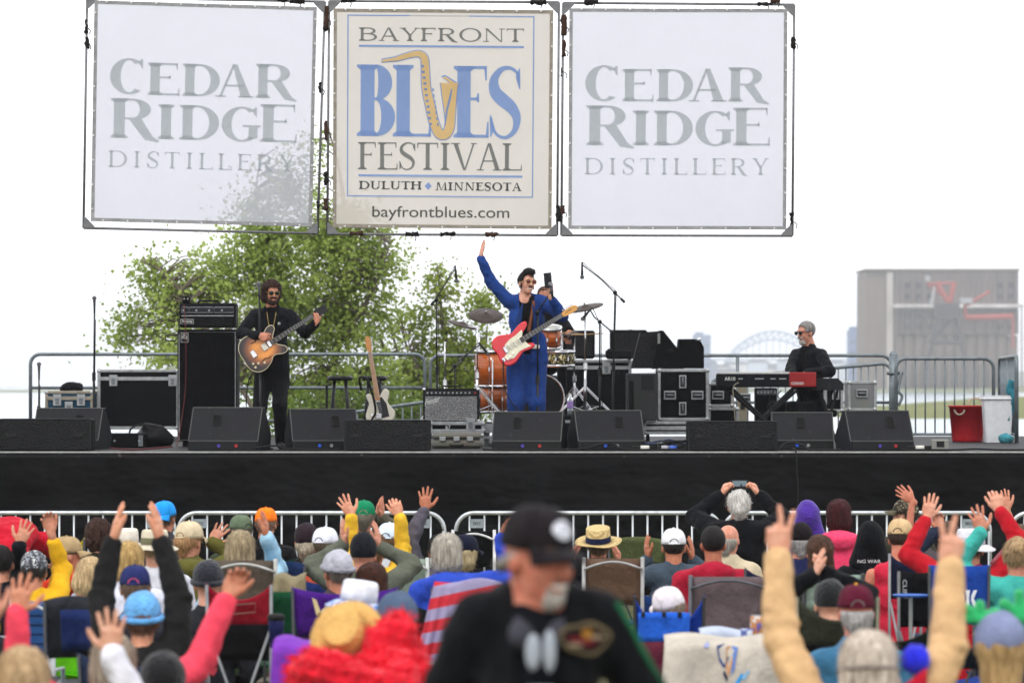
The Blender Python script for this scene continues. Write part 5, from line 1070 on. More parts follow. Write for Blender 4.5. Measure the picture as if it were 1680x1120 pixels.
# ================================================================== people
UP = Vector((0, 0, 1))
POSE = dict(open=([10, 8, 8, 12], [9, 2, -5, -12], 42), spread=([6, 4, 6, 8], [16, 5, -7, -19], 58), relax=([26, 32, 36, 42], [7, 1, -4, -10], 34), flat=([6, 5, 5, 7], [3, 1, -1, -3], 16), fist=([72, 76, 78, 80], [2, 0, -1, -2], 12), hold=([46, 50, 54, 58], [5, 1, -3, -7], 30), peace=([5, 5, 78, 82], [13, -10, -3, -6], 5), cup=([34, 36, 36, 38], [14, 4, -6, -16], 50))
def hand_mesh(Wp, d, n, right, pose, sz=1.0, vox=.0042):
    ey = Vector(d).normalized(); ez = Vector(n); ez = (ez-ey*ez.dot(ey)).normalized(); ex = ey.cross(ez) if right else ez.cross(ey)
    curl, splay, th = POSE[pose]; s = SDF(); k = .005
    s.cap((0, -.018, 0), (0, .0, 0), .027, .025, flat=((0, 0, 1), .78)); s.cap((0, 0, 0), (.012, .05, 0), .026, .021, flat=((0, 0, 1), .8), k=.012); s.ell((0, .055, 0), (.042, .05, .015), k=.012); s.cap((.03, .083, 0), (-.03, .076, 0), .0125, .0115, k=.008)
    for i, (bx, by, L, r) in enumerate(((.031, .086, .070, .0098), (.0105, .091, .078, .0100), (-.0105, .088, .073, .0096), (-.031, .080, .058, .0086))):
        p = np.array([bx, by, 0.]); a = R(splay[i]); acc = 0
        for j, f in enumerate((.45, .31, .24)):
            acc += R(curl[i])*(.9, 1.1, .8)[j]; dv = np.array([math.sin(a)*math.cos(acc), math.cos(a)*math.cos(acc), math.sin(acc)]); q = p+dv*L*f
            s.cap(p, q, r*(1-.08*j), r*(1-.08*(j+1)), k=k); p = q
    t0 = np.array([.024, .022, .004]); a = R(th); t1 = t0+np.array([math.sin(a)*.042, math.cos(a)*.042, .008]); a2 = R(th*.6 if pose not in ('fist', 'peace') else -30); t2 = t1+np.array([math.sin(a2)*.034, math.cos(a2)*.034, .010 if pose != 'fist' else .02]); t3 = t2+np.array([math.sin(a2*.7)*.022, math.cos(a2*.7)*.022, .003])
    s.cap(t0, t1, .0165, .0125, k=.012); s.cap(t1, t2, .0122, .0105, k=k); s.cap(t2, t3, .0105, .0085, k=k)
    V, Q = s.mesh(vox, k); V = smooth_mesh(V, Q, 1)*sz; M = np.array([ex, ey, ez])
    if not right: Q = Q[:, ::-1]
    return V @ M+np.array(Wp), Q
def head_prims(s, M, o, detail, beard=False):
    """the head in its own frame: x right, y forward, z up"""
    Mr = np.array(M)
    def T(p): return Mr @ np.array(p, float)+o
    def e(c, r, **k): s.ell(T(c), r, rot=Mr, **k)
    def c(a, b, ra, rb, **k): s.cap(T(a), T(b), ra, rb, **k)
    e((0, -.012, .03), (.075, .096, .086)); e((0, .02, -.045), (.058, .068, .072), k=.03); e((0, .06, -.096), (.026, .024, .02), k=.02); c((0, -.02, -.06), (0, -.045, -.17), .056, .058, k=.02)
    for sx in (-1, 1): e((sx*.078, -.008, -.012), (.011, .022, .032), k=.008)
    if detail:
        c((0, .086, .012), (0, .108, -.024), .009, .0135, k=.008); c((-.04, .076, .032), (.04, .076, .032), .013, .013, k=.012); c((-.018, .083, -.056), (.018, .083, -.056), .008, .008, k=.006); c((-.015, .081, -.068), (.015, .081, -.068), .009, .009, k=.006)
        for sx in (-1, 1): e((sx*.036, .062, -.028), (.024, .022, .024), k=.015); e((sx*.031, .094, .010), (.017, .012, .010), k=.006, sub=True); c((sx*.012, .096, -.026), (sx*.016, .09, -.028), .007, .007, k=.005)
HM = {}
def wcut(p): return p
def hair_mesh(kind, vox=.0075, seed=1, hatted=False):
    s = SDF(); amp, fr, sc = .006, 75, (1, 1, .22); zb = -.055; hl = .078; yf = .046
    if kind in ('short', 'crop', 'slick'): s.ell((0, -.016, .034), (.0835, .104, .095)); amp = .004 if kind != 'crop' else .0015
    elif kind == 'messy': s.ell((0, -.018, .036), (.09, .108, .10)); s.cap((0, -.09, -.01), (0, -.085, -.07), .06, .035); zb = -.12; amp = .009
    elif kind == 'bob': s.ell((0, -.018, .03), (.096, .112, .104)); s.ell((0, -.045, -.045), (.10, .082, .085)); zb = -.125; yf = .03; amp = .008
    elif kind == 'long': s.ell((0, -.018, .03), (.093, .110, .103)); s.cap((0, -.06, -.02), (0, -.085, -.25), .088, .075, flat=((0, 1, 0), .7)); zb = -.32; yf = .02; amp = .007
    elif kind == 'curly': s.ell((0, -.02, .04), (.108, .118, .108)); s.ell((0, -.05, -.04), (.112, .085, .09)); zb = -.125; amp = .017; fr = 95; sc = (1, 1, 1); yf = .052; hl = .07
    elif kind == 'fringe': s.ell((0, -.020, -.005), (.083, .098, .07)); zb = -.07; amp = .005
    elif kind == 'pony': s.ell((0, -.016, .034), (.085, .105, .096)); s.cap((0, -.115, .01), (0, -.14, -.03), .03, .034, k=.02); s.cap((0, -.14, -.03), (.01, -.12, -.20), .034, .02); zb = -.3; amp = .005
    elif kind == 'updo': s.ell((0, -.016, .034), (.087, .106, .098)); s.ell((0, -.10, .06), (.055, .05, .05), k=.015); zb = -.07; amp = .009; sc = (1, 1, .6)
    elif kind == 'braids':
        s.ell((0, -.016, .034), (.087, .107, .098)); zb = -.3
        for sx in (-1, 1):
            for i in range(7): s.ell((sx*(.055+.004*i), -.085+.004*i, .03-.036*i), (.024, .024, .026), k=.01)
    elif kind == 'quiff': s.ell((0, -.016, .036), (.082, .104, .095)); s.cap((-.03, .06, .115), (.035, .055, .12), .034, .03); s.cap((0, 0, .12), (0, .06, .12), .04, .035); zb = -.06; amp = .006; hl = .086
    elif kind == 'gray_nape': s.ell((0, -.020, -.005), (.084, .100, .07)); s.cap((0, -.08, -.05), (0, -.09, -.085), .045, .03); zb = -.11; amp = .006; hl = .05
    elif kind == 'tail': s.cap((0, -.10, -.03), (0, -.115, -.06), .03, .034); s.cap((0, -.115, -.06), (.0, -.10, -.17), .036, .018); s.ell((0, -.03, -.03), (.082, .09, .05)); zb = -.3; amp = .006
    top = {'fringe': .018, 'gray_nape': .015, 'tail': .01}.get(kind, 9)
    if hatted: top = min(top, .042)
    def cut(p):
        face = np.minimum(p[:, 1]-yf-np.maximum(0, p[:, 2]-.05)*.2, hl-p[:, 2]); lim = zb
        ear = np.full(len(p), -1.0)
        if kind in ('short', 'crop', 'slick', 'quiff', 'fringe', 'updo', 'pony', 'gray_nape', 'messy'): ear = np.minimum(np.minimum(p[:, 1]+.035, .015-p[:, 2]), np.abs(p[:, 0])-.03); face = np.maximum(face, np.minimum(p[:, 1]-.02, -.01-p[:, 2]))
        return np.maximum(np.maximum(np.maximum(face, ear), lim-p[:, 2]), p[:, 2]-top)
    V, Q = s.mesh(vox, .03, disp=lambda p: amp*wob(p, fr, seed, sc)+amp*.5*wob(p, fr*2.2, seed+9, sc), cut=cut)
    V = smooth_mesh(V, Q, 1, .35)
    if kind == 'crop': return V, Q
    rs = np.random.RandomState(seed+50); k = rs.randint(0, len(V), 900); p0 = V[k]; nr = p0-np.array([0, -.015, .02]); nr /= np.linalg.norm(nr, axis=1)[:, None]     # loose strands over the mass
    dn = np.array([0, -.12, -1.0])+rs.normal(size=nr.shape)*(.30 if kind not in ('curly', 'messy') else .9); dn -= nr*(dn*nr).sum(1)[:, None]*.8; dn /= np.linalg.norm(dn, axis=1)[:, None]
    sd = np.cross(dn, nr); Ls = rs.uniform(.015, .05, (len(k), 1)); w = .0011; up = rs.uniform(.0, .006, (len(k), 1)); p1 = p0+nr*(.002+up)+dn*Ls*.5; p2 = p0+nr*(.001+up*1.3)+dn*Ls
    S = np.stack([p0-sd*w, p0+sd*w, p1+sd*w, p1-sd*w, p2+sd*w*.4, p2-sd*w*.4], 1).reshape(-1, 3); b6 = np.arange(len(k))[:, None]*6
    return join((V, Q), (S, np.concatenate([b6+np.array([[0, 1, 2, 3]]), b6+np.array([[3, 2, 4, 5]])])))
def put_local(name, V, Q, m, M, o, parent, loc=None): return link_mesh(name, np.asarray(V) @ np.array(M).T+np.array(o), Q, m, parent, loc)
class HB(MB):
    """hat builder in the head's frame"""
    def __init__(s, M, o): super().__init__(Matrix.Translation(Vector(o)) @ Matrix(M).to_4x4())
def dome(mb, z0, z1, rx, ry, cy=-.012, n=26, puff=0.62, m=8):
    mb.lathe([(1, z0)]+[(math.cos(a)**puff, z0+(z1-z0)*math.sin(a)) for a in [R(90)*i/m for i in range(1, m)]]+[(0, z1)], (0, cy, 0), (0, 0, 1), n, rx, ry, xdir=(1, 0, 0))
def hat(kind, M, o, p, col, **kw):
    mk = kw.get('mat') or mat(col, 'cloth', .85)
    if kind == 'cap':
        b = HB(M, o); zt = .136; dome(b, .028, zt, .0885, .108); c = b.build('cap', mk, p, smooth=True); sg = kw.get('dir', 1); bc = kw.get('brim', col)
        br = HB(M, o); L = .072
        def f(u, v): a = (u-.5)*2*R(58); x = math.sin(a)*.088; y = (math.cos(a)*.105-.012*sg)+L*v*math.cos(a*1.35)**.8*(1 if abs(a) < R(66) else 0); return (x*(1+.06*v), sg*y, .034-.018*v*1-.030*(abs(u-.5)*2)**2*v+.004)
        br.slab(f, 14, 4, .004); br.build('brim', mat(bc, 'cloth', .85), c, smooth=True)
        HB(M, o).ball((0, -.012, zt), .009, 8, 5).build('button', mat(kw.get('button', col), 'cloth', .8), c, smooth=True)
        sm = HB(M, o)
        for k in range(6):
            a = R(30+60*k); sm.tube([(1.004*.0885*math.cos(t)**.62*math.cos(a), -.012+1.004*.108*math.cos(t)**.62*math.sin(a), .03+(zt-.029)*math.sin(t)) for t in [R(88)*i/8 for i in range(9)]], .0011, 4)
        sm.build('seam', mk, c)
        if kw.get('hole', sg > 0):
            h = HB(M, o); q = -sg; hl = []
            for i in range(13): a = math.pi*i/12; x = .034*math.cos(a); z = .034+.036*math.sin(a); t = math.asin(min(1, max(0, (z-.028)/(zt-.028)))); rr = math.cos(t)**.62; y = .108*rr*math.sqrt(max(0, 1-(x/(.0885*rr))**2))+.002; hl.append((x, -.012+q*y, z))
            h.add(hl, [tuple(range(13))]); h.build('strap_opening', mat(kw.get('hole_col', '#2b211c'), 'plain', .9), c)
            st = HB(M, o); st.tube([(.038*math.cos(a_), -.012+q*(.108*math.sqrt(1-(.038*math.cos(a_)/.0885)**2)+.002), .034) for a_ in [math.pi*i/8 for i in range(9)]], .006, 6); st.build('strap', mk, c)
        if kw.get('logo'):
            q = HB(M, o); kx = kw.get('logo_x', .0)
            def f2(u, v):
                a, r_ = u*2*math.pi, v; x = kx+.031*r_*math.cos(a); z = .085+.024*r_*math.sin(a); t = math.asin((z-.028)/(zt-.028)); rr = math.cos(t)**.62; return (x, -.012+sg*(.108*rr*math.sqrt(max(.01, 1-(x/(.0885*rr))**2))+.0035), z)
            q.sheet(f2, 16, 4); q.build('badge', mat(kw['logo'], 'print', .8, cols=['#9aa0aa'], scale=60), c, smooth=True)
        return c
    if kind == 'beanie':
        s = SDF(); s.ell((0, -.014, .045), (.0885, .107, kw.get('h', .100)))
        z0 = kw.get('z0', -.005)
        V, Q = s.mesh(.007, .01, disp=lambda q: .003*wob(q, 40, 3, (1, 1, .4)), cut=lambda q: np.maximum(z0+.25*np.maximum(0, q[:, 1])*.3-q[:, 2], -1)); V = smooth_mesh(V, Q, 2)
        c = put_local('beanie', V, Q, kw.get('mat') or mat(col, 'knit', .95), M, o, p)
        if kw.get('cuff', True): b = HB(M, o); b.tube([(.0895*math.cos(a), -.014+.107*math.sin(a), z0+.022+.014*math.sin(a)) for a in [2*math.pi*i/24 for i in range(24)]], [.016]*24, 8, closed=True); b.build('cuff', kw.get('cuffmat') or mat(kw.get('cuffcol', col), 'knit', .95), c, smooth=True)
        if kw.get('tag'): b = HB(M, o); b.box((.02, -.125, .028), (.045, .006, .014), bev=.002); b.build('tag', mat(kw['tag'], 'cloth', .8), c)
        return c
    if kind in ('bucket', 'boater', 'fedora'):
        W_ = dict(bucket=.068, boater=.082, fedora=.06)[kind]; H_ = dict(bucket=.125, boater=.135, fedora=.14)[kind]; drop = dict(bucket=-.035, boater=.004, fedora=.0)[kind]
        b = HB(M, o); z0 = .032; b.lathe([(1.0, z0), (.985, z0+.04), (.965, H_-.014), (.96, H_-.005), (.945, H_), (.93, H_+.001), (.5, H_+.002), (0, H_+.002)] if kind == 'boater' else [(1.0, z0), (.985, z0+.04), (.96, H_-.02), (.90, H_-.002), (.80, H_+.004), (0, H_)], (0, -.012, 0), (0, 0, 1), 28, .092, .11, xdir=(1, 0, 0)); c = b.build('crown', mk, p, smooth=True)
        b = HB(M, o); n = 32; vs = []; fs = []
        for j, (f, dz) in enumerate(((0, 0), (.5, drop*.4), (1, drop), (1, drop-.005), (.5, drop*.4-.005), (0, -.005))):
            for i in range(n): a = 2*math.pi*i/n; wv = .006*math.sin(3*a+1)*f; vs.append(((.092+W_*f)*math.cos(a), -.012+(.11+W_*f)*math.sin(a), z0+dz+wv))
        for j in range(6):
            for i in range(n): fs.append((j*n+i, j*n+(i+1) % n, ((j+1) % 6)*n+(i+1) % n, ((j+1) % 6)*n+i))
        b.add(vs, fs); b.build('brim', kw.get('brimmat') or mk, c, smooth=True)
        if kw.get('band'): b = HB(M, o); b.lathe([(1.015, z0+.002), (1.02, z0+.004), (1.0, z0+.044), (.985, z0+.045)], (0, -.012, 0), (0, 0, 1), 28, .0925, .1105, xdir=(1, 0, 0)); b.build('hat_band', mat(kw['band'], 'cloth', .8), c, smooth=True)
        return c
    if kind == 'hood':
        s = SDF(); s.ell((0, -.03, .03), (.105, .12, .118)); s.ell((0, -.035, .09), (.07, .08, .075), k=.03); s.cap((-.05, -.03, -.06), (-.08, -.03, -.15), .075, .08); s.cap((.05, -.03, -.06), (.08, -.03, -.15), .075, .08)
        V, Q = s.mesh(.009, .04, disp=lambda q: .007*wob(q, 26, 7, (.5, .5, 1.3)), cut=lambda q: np.minimum(q[:, 1]-.05, .13+q[:, 2])); return put_local('hood', smooth_mesh(V, Q, 1), Q, mk, M, o, p)
def sunglasses(M, o, p, lens, frame, round_=True):
    b = HB(M, o)
    for sx in (-1, 1): b.lathe([(0, .003), (.9, .002), (1, 0), (.9, -.003), (0, -.003)], (sx*.034, .101, .010), (sx*.18, 1, -.05), 14, .027, .024 if round_ else .019, xdir=(1, 0, 0))
    g = b.build('sunglasses', mat(lens, 'plain', .12, spec=.6), p, smooth=True); b = HB(M, o)
    for sx in (-1, 1): b.tube([(sx*.034+.028*math.cos(a)*1.0, .1035-abs(.034+.028*math.cos(a)*sx*sx)*.0, .010+(.025 if round_ else .02)*math.sin(a)) for a in [2*math.pi*i/14 for i in range(14)]], .0024, 5, closed=True); b.tube([(sx*.06, .098, .016), (sx*.078, .05, .014), (sx*.081, -.01, .008)], .0025, 5)
    b.tube([(-.01, .106, .016), (.01, .106, .016)], .0025, 5); b.build('glasses_frame', mat(frame, 'plain', .3), g)
def ik(S, Wp, l1, l2, pole):
    d = Wp-S; L = d.length; k = max(1.0, L/((l1+l2)*.985)); l1 *= k; l2 *= k; d.normalize(); a = (l1*l1-l2*l2+L*L)/(2*L); h = math.sqrt(max(0, l1*l1-a*a)); q = Vector(pole); q = q-d*q.dot(d)
    q = q.normalized() if q.length > 1e-5 else Vector((0, 0, -1)); return S+d*a+q*h
def person(label, H, yaw=0, hyaw=0, hpitch=0, hroll=0, skin='#c98f74', top=('#333333', 'cloth'), bottom='#23262e', hair=None, headgear=None, arms=(), posture='sit', lean=0.0, sleeve=1.0, detail=False, sz=1.0, wide=1.0, group=None, hood=None, vox=.0135, tilt=0.0, open_front=False, gz=None, shirt=None, tailz=-.80, legyaw=None, collar=False, feet=None, legw=1.0, neck=0.0, bend=False, hvox=.0045, extra=None, dtor=.03, shoulder_drop=0.0, pelvis_off=(0, 0)):
    """H: middle of the head; yaw: way the body faces, clockwise from away-from-camera"""
    H = Vector(H); y = R(yaw); F = Vector((math.sin(y), math.cos(y), 0)); Rt = Vector((math.cos(y), -math.sin(y), 0)); g = ground_z(H.y) if gz is None else gz
    hy = R(yaw+hyaw); M = Matrix.Rotation(-hy, 3, 'Z') @ Matrix.Rotation(R(hpitch), 3, 'X') @ Matrix.Rotation(R(hroll), 3, 'Y')
    t = thing('person', label, 'person', (H.x, H.y, g), group); sk = mat(skin, 'skin', .55); D = lambda a, b, c: H+Rt*(a*sz)+F*(b*sz)+UP*(c*sz)
    lx = tilt
    nb = D(lx*.2, -.035-lean*.15, -.185); chest = D(lx*.5, -.03-lean*.4, -.37); belly = D(lx*.8, -.01-lean*.8, -.58); pel = D(lx+pelvis_off[0], -.02-lean+pelvis_off[1], -.79)
    if neck: nb, chest, belly, pel = [q+UP*neck for q in (nb, chest, belly, pel)]
    if bend: nb, chest, belly, pel = D(lx*.2, -.15, .0), D(lx*.4, -.30, .02), D(lx*.6, -.46, -.03), D(lx*.8, -.58, -.16)
    up_b = (nb-pel).normalized(); Mt = np.array([Rt, up_b.cross(Rt), up_b]).T if True else None
    wd = wide*sz; sh = {}
    for sd, sx in (('R', 1), ('L', -1)): sh[sd] = nb+Rt*(sx*.172*wd)-UP*((.055+shoulder_drop)*sz)
    AR = []
    for a in arms:
        sd = a['side']; Wp = Vector(a['w']); S = sh[sd].copy()
        if Wp.z > S.z+.1: S = S+UP*.045*sz-Rt*((1 if sd == 'R' else -1)*.02*sz)
        sh[sd] = S; E = ik(S, Wp, .29*sz, .265*sz, a.get('pole', Rt*(1 if sd == 'R' else -1)*.9-UP*.6)); AR.append((a, S, E, Wp))
    for sd, sx in (('R', 1), ('L', -1)):
        if sd not in [a['side'] for a in arms]:
            E = sh[sd]+Rt*(sx*.075)-UP*.26*sz+F*.03; Wp = E+F*.19*sz-UP*.10*sz-Rt*(sx*.08)
            if posture == 'stand': Wp = E-UP*.25*sz+F*.05
            AR.append((dict(side=sd, pose='relax', d=(Wp-E), n=-Rt*sx, rest=True, cuff=.92), sh[sd], E, Wp))
    # ---- body
    b = SDF(); head_prims(b, M, np.array(H), detail)
    tor = lambda q, inf: (q.ell(chest, (.150*wd+inf, .098*sz+inf, .165*sz+inf), rot=Mt, k=.05), q.ell(belly, (.140*wd+inf, .105*sz+inf, .15*sz+inf), rot=Mt, k=.05), q.ell(pel, (.155*wd+inf, .115*sz+inf, .125*sz+inf), rot=Mt, k=.05), q.cap(sh['L']*.8+sh['R']*.2, sh['R']*.8+sh['L']*.2, .058*sz+inf, k=.05), q.cap(nb+UP*.02, (sh['L']*.62+sh['R']*.38), .048*sz+inf, .055*sz+inf, k=.04), q.cap(nb+UP*.02, (sh['R']*.62+sh['L']*.38), .048*sz+inf, .055*sz+inf, k=.04))
    tor(b, -.004)
    for a, S, E, Wp in AR: b.cap(S, E, .046*sz, .037*sz, k=.03); b.cap(E, Wp, .037*sz, .0255*sz, k=.015)
    hipL, hipR = pel-Rt*.085*wd-UP*.03*sz, pel+Rt*.085*wd-UP*.03*sz; Fl = F if legyaw is None else Vector((math.sin(R(legyaw)), math.cos(R(legyaw)), 0))
    legs = []
    for i, (hp, sx) in enumerate(((hipL, -1), (hipR, 1))):
        if posture == 'sit': kn = hp+Fl*.40*sz+Rt*(sx*.06)+UP*.03; ft = Vector((kn.x+Fl.x*.05, kn.y+Fl.y*.05, g+.08))
        else: ft = (Vector(feet[i]) if feet else Vector((hp.x, hp.y, 0))+Rt*(sx*.03)-F*.02); ft.z = g+.09; kn = ik(hp, ft, .43*sz, .42*sz, Fl)
        legs.append((hp, kn, ft))
    for hp, kn, ft in legs: b.cap(hp, kn, .072*sz, .05*sz, k=.04); b.cap(kn, ft, .046*sz, .034*sz, k=.02)
    hv = vox if not detail else min(vox, .009)
    V, Q = b.mesh(hv, .02); V = smooth_mesh(V, Q, 1); parts = [(V, Q)]
    for a, S, E, Wp in AR:
        d = Vector(a.get('d', Wp-E)); n = Vector(a.get('n', (0, 1, 0))); parts.append(hand_mesh(Wp, d, n, a['side'] == 'R', a.get('pose', 'open'), sz*a.get('hs', 1.0), hvox if not a.get('rest') else .007))
    V, Q = join(*parts); bo = link_mesh('body', V, Q, sk, t, tuple(H))
    # ---- clothes
    tc, tk = top[0], top[1]; tm = mat(tc, tk, .88, **(top[2] if len(top) > 2 else {})); c = SDF(); inf = dtor*.45+.006
    tor(c, inf); wr = []
    for a, S, E, Wp in AR:
        sl = a.get('sleeve', sleeve)
        if sl <= 0: continue
        c.cap(S, E if sl >= 1 else S.lerp(E, sl), .050*sz+inf, .043*sz+inf*.8, k=.035)
        if sl >= 1: ce = E.lerp(Wp, a.get('cuff', .93)); c.cap(E, ce, .043*sz+inf*.8, .036*sz+inf*.4, k=.015); wr.append((np.array(S), np.array(E), np.array(ce)))
    if collar: c.cap(nb+UP*.035*sz-F*.03, nb+UP*.03*sz+F*.03, .068*sz, .066*sz, k=.02)
    if hood: c.ell(nb-F*.085*sz-UP*.0, (.115*sz, .06*sz, .075*sz), rot=Mt, k=.025); c.cap(nb-F*.05+Rt*.09*sz, nb-F*.05-Rt*.09*sz, .05*sz, .05*sz, k=.03)
    sd_ = int(abs(H.x)*100+abs(H.z)*37) % 1000
    def disp(p):
        r_ = .006*wob(p, 24, sd_, (1, 1, 1.1))+.010*(1-np.abs(wob(p, 15, sd_+3)))**4+.004*(1-np.abs(wob(p, 34, sd_+5)))**3
        for S, E, ce in wr:
            dd = np.linalg.norm(p-E, axis=1); r_ = r_+.006*np.exp(-(dd/.13)**2)*np.sin((p-S) @ ((ce-S)/max(1e-3, np.linalg.norm(ce-S)))*80+4.5*wob(p, 13, sd_+1))
        if detail: r_ = r_*.7
        return r_
    ct = None
    if open_front:
        Hn, Fn, Rn, Un = np.array(nb), np.array(F), np.array(Rt), np.array(up_b)
        def ct(p): q = p-Hn; x = np.abs(q @ Rn); z = q @ Un; f = q @ Fn; wv = np.clip(.080+.10*(z+.12), .03, .085)*open_front; return np.minimum(np.minimum(np.minimum(wv-x, f-.012), .17-f), .14-z)
    V, Q = c.mesh(vox, .03, disp=disp, cut=ct); V = smooth_mesh(V, Q, 1, .4)
    name = top[3] if len(top) > 3 else 'jacket'; jk = link_mesh(name, V, Q, tm, t, tuple(H))
    if shirt:
        c = SDF(); tor(c, .004); V, Q = c.mesh(vox, .03, disp=lambda p: .003*wob(p, 30, 2)); link_mesh('shirt', smooth_mesh(V, Q, 1), Q, mat(shirt, 'cloth', .9), t, tuple(H))
    c = SDF(); c.ell(pel-UP*.01, (.158*wd+.008, .12*sz+.006, .12*sz), rot=Mt, k=.05)
    for hp, kn, ft in legs: c.cap(hp, kn, .083*sz*legw, .064*sz*legw, k=.05); c.cap(kn, ft, .062*sz*legw, .058*sz*legw, k=.03)
    V, Q = c.mesh(max(vox, .013) if posture != 'sit' else .022, .04, disp=lambda p: .006*wob(p, 18, sd_+7, (1, 1, .6))); link_mesh('trousers', smooth_mesh(V, Q, 1), Q, mat(bottom, 'cloth', .9), t, tuple(pel))
    for hp, kn, ft in legs:
        c = SDF(); f_ = Vector((ft.x, ft.y, g)); c.cap(f_+UP*.045-Fl*.06, f_+UP*.035+Fl*.13, .044, .036); c.cap(f_+UP*.06-Fl*.04, f_+UP*.12-Fl*.03, .045, .045); V, Q = c.mesh(.014, .03); V[:, 2] = np.maximum(V[:, 2], g+.003); link_mesh('shoe', V, Q, mat('#1c1a1a', 'plain', .5), t, tuple(ft))
    # ---- hair, hats
    if hair:
        hk, hc = hair[0], hair[1]; key = (hk, bool(headgear), int(abs(H.x)*37) % 3)
        if key not in HM: HM[key] = hair_mesh(hk, seed=3+len(HM)*5, hatted=bool(headgear))
        V, Q = HM[key]; put_local('hair', V*sz, Q, mat(hc, 'hair', .75, **({'c2': hair[2]} if len(hair) > 2 and hair[2] else {})), M, H, t)
    if headgear:
        for hg in (headgear if isinstance(headgear, list) else [headgear]): hat(hg[0], M*(sz*(1.09 if hair and hair[0] in ('bob', 'long', 'curly', 'messy') else 1.0)), H, t, hg[1], **(hg[2] if len(hg) > 2 else {}))
    if extra: extra(t, M*sz, H, D, nb, sh, AR, legs)
    return t
def beard(M, o, p, col, mode='full', seed=5):
    s = SDF()
    if mode in ('full', 'goatee'): s.ell((0, .055, -.088), (.046 if mode == 'full' else .034, .046, .042)); s.cap((-.03, .085, -.045), (.03, .085, -.045), .011)
    if mode == 'full':
        for sx in (-1, 1): s.cap((sx*.066, .02, -.02), (sx*.045, .05, -.085), .017, .024)
    if mode == 'chin': s.ell((0, .062, -.098), (.030, .034, .030)); s.cap((-.028, .078, -.062), (-.02, .074, -.09), .007, .010); s.cap((.028, .078, -.062), (.02, .074, -.09), .007, .010)
    if mode == 'moustache': s.cap((-.020, .091, -.046), (.020, .091, -.046), .0062)
    def cut(q): return np.minimum(np.minimum(.020-np.abs(q[:, 0]), q[:, 2]+.073), np.minimum(-.052-q[:, 2], .5)) if mode != 'moustache' else np.full(len(q), -1.)
    V, Q = s.mesh(.006, .015, disp=lambda q: .004*wob(q, 110, seed), cut=cut); put_local('beard' if mode != 'moustache' else 'moustache', V, Q, mat(col, 'hair', .8), M, o, p)
def skin_face(M, o, p, smile=True):
    b = HB(M, o)
    for sx in (-1, 1): b.ball((sx*.031, .083, .011), (.0135, .010, .0085), 10, 6)
    e = b.build('eyes', mat('#d9d4cc', 'plain', .3), p, smooth=True); b = HB(M, o)
    for sx in (-1, 1): b.ball((sx*.031, .0905, .011), (.006, .004, .006), 8, 5)
    b.build('iris', mat('#3a2c22', 'plain', .3), e); b = HB(M, o)
    for sx in (-1, 1): b.tube([(sx*.014, .097, .031), (sx*.034, .095, .036), (sx*.052, .082, .030)], [.004, .005, .003], 5)
    b.build('eyebrows', mat('#4a3a2e', 'hair', .8), p)
    if smile: b = HB(M, o); b.tube([(-.024, .086, -.056), (-.01, .0925, -.062), (.01, .0925, -.062), (.024, .086, -.056)], [.003, .0065, .0065, .003], 6); b.build('teeth', mat('#dcd6cc', 'plain', .3), p)
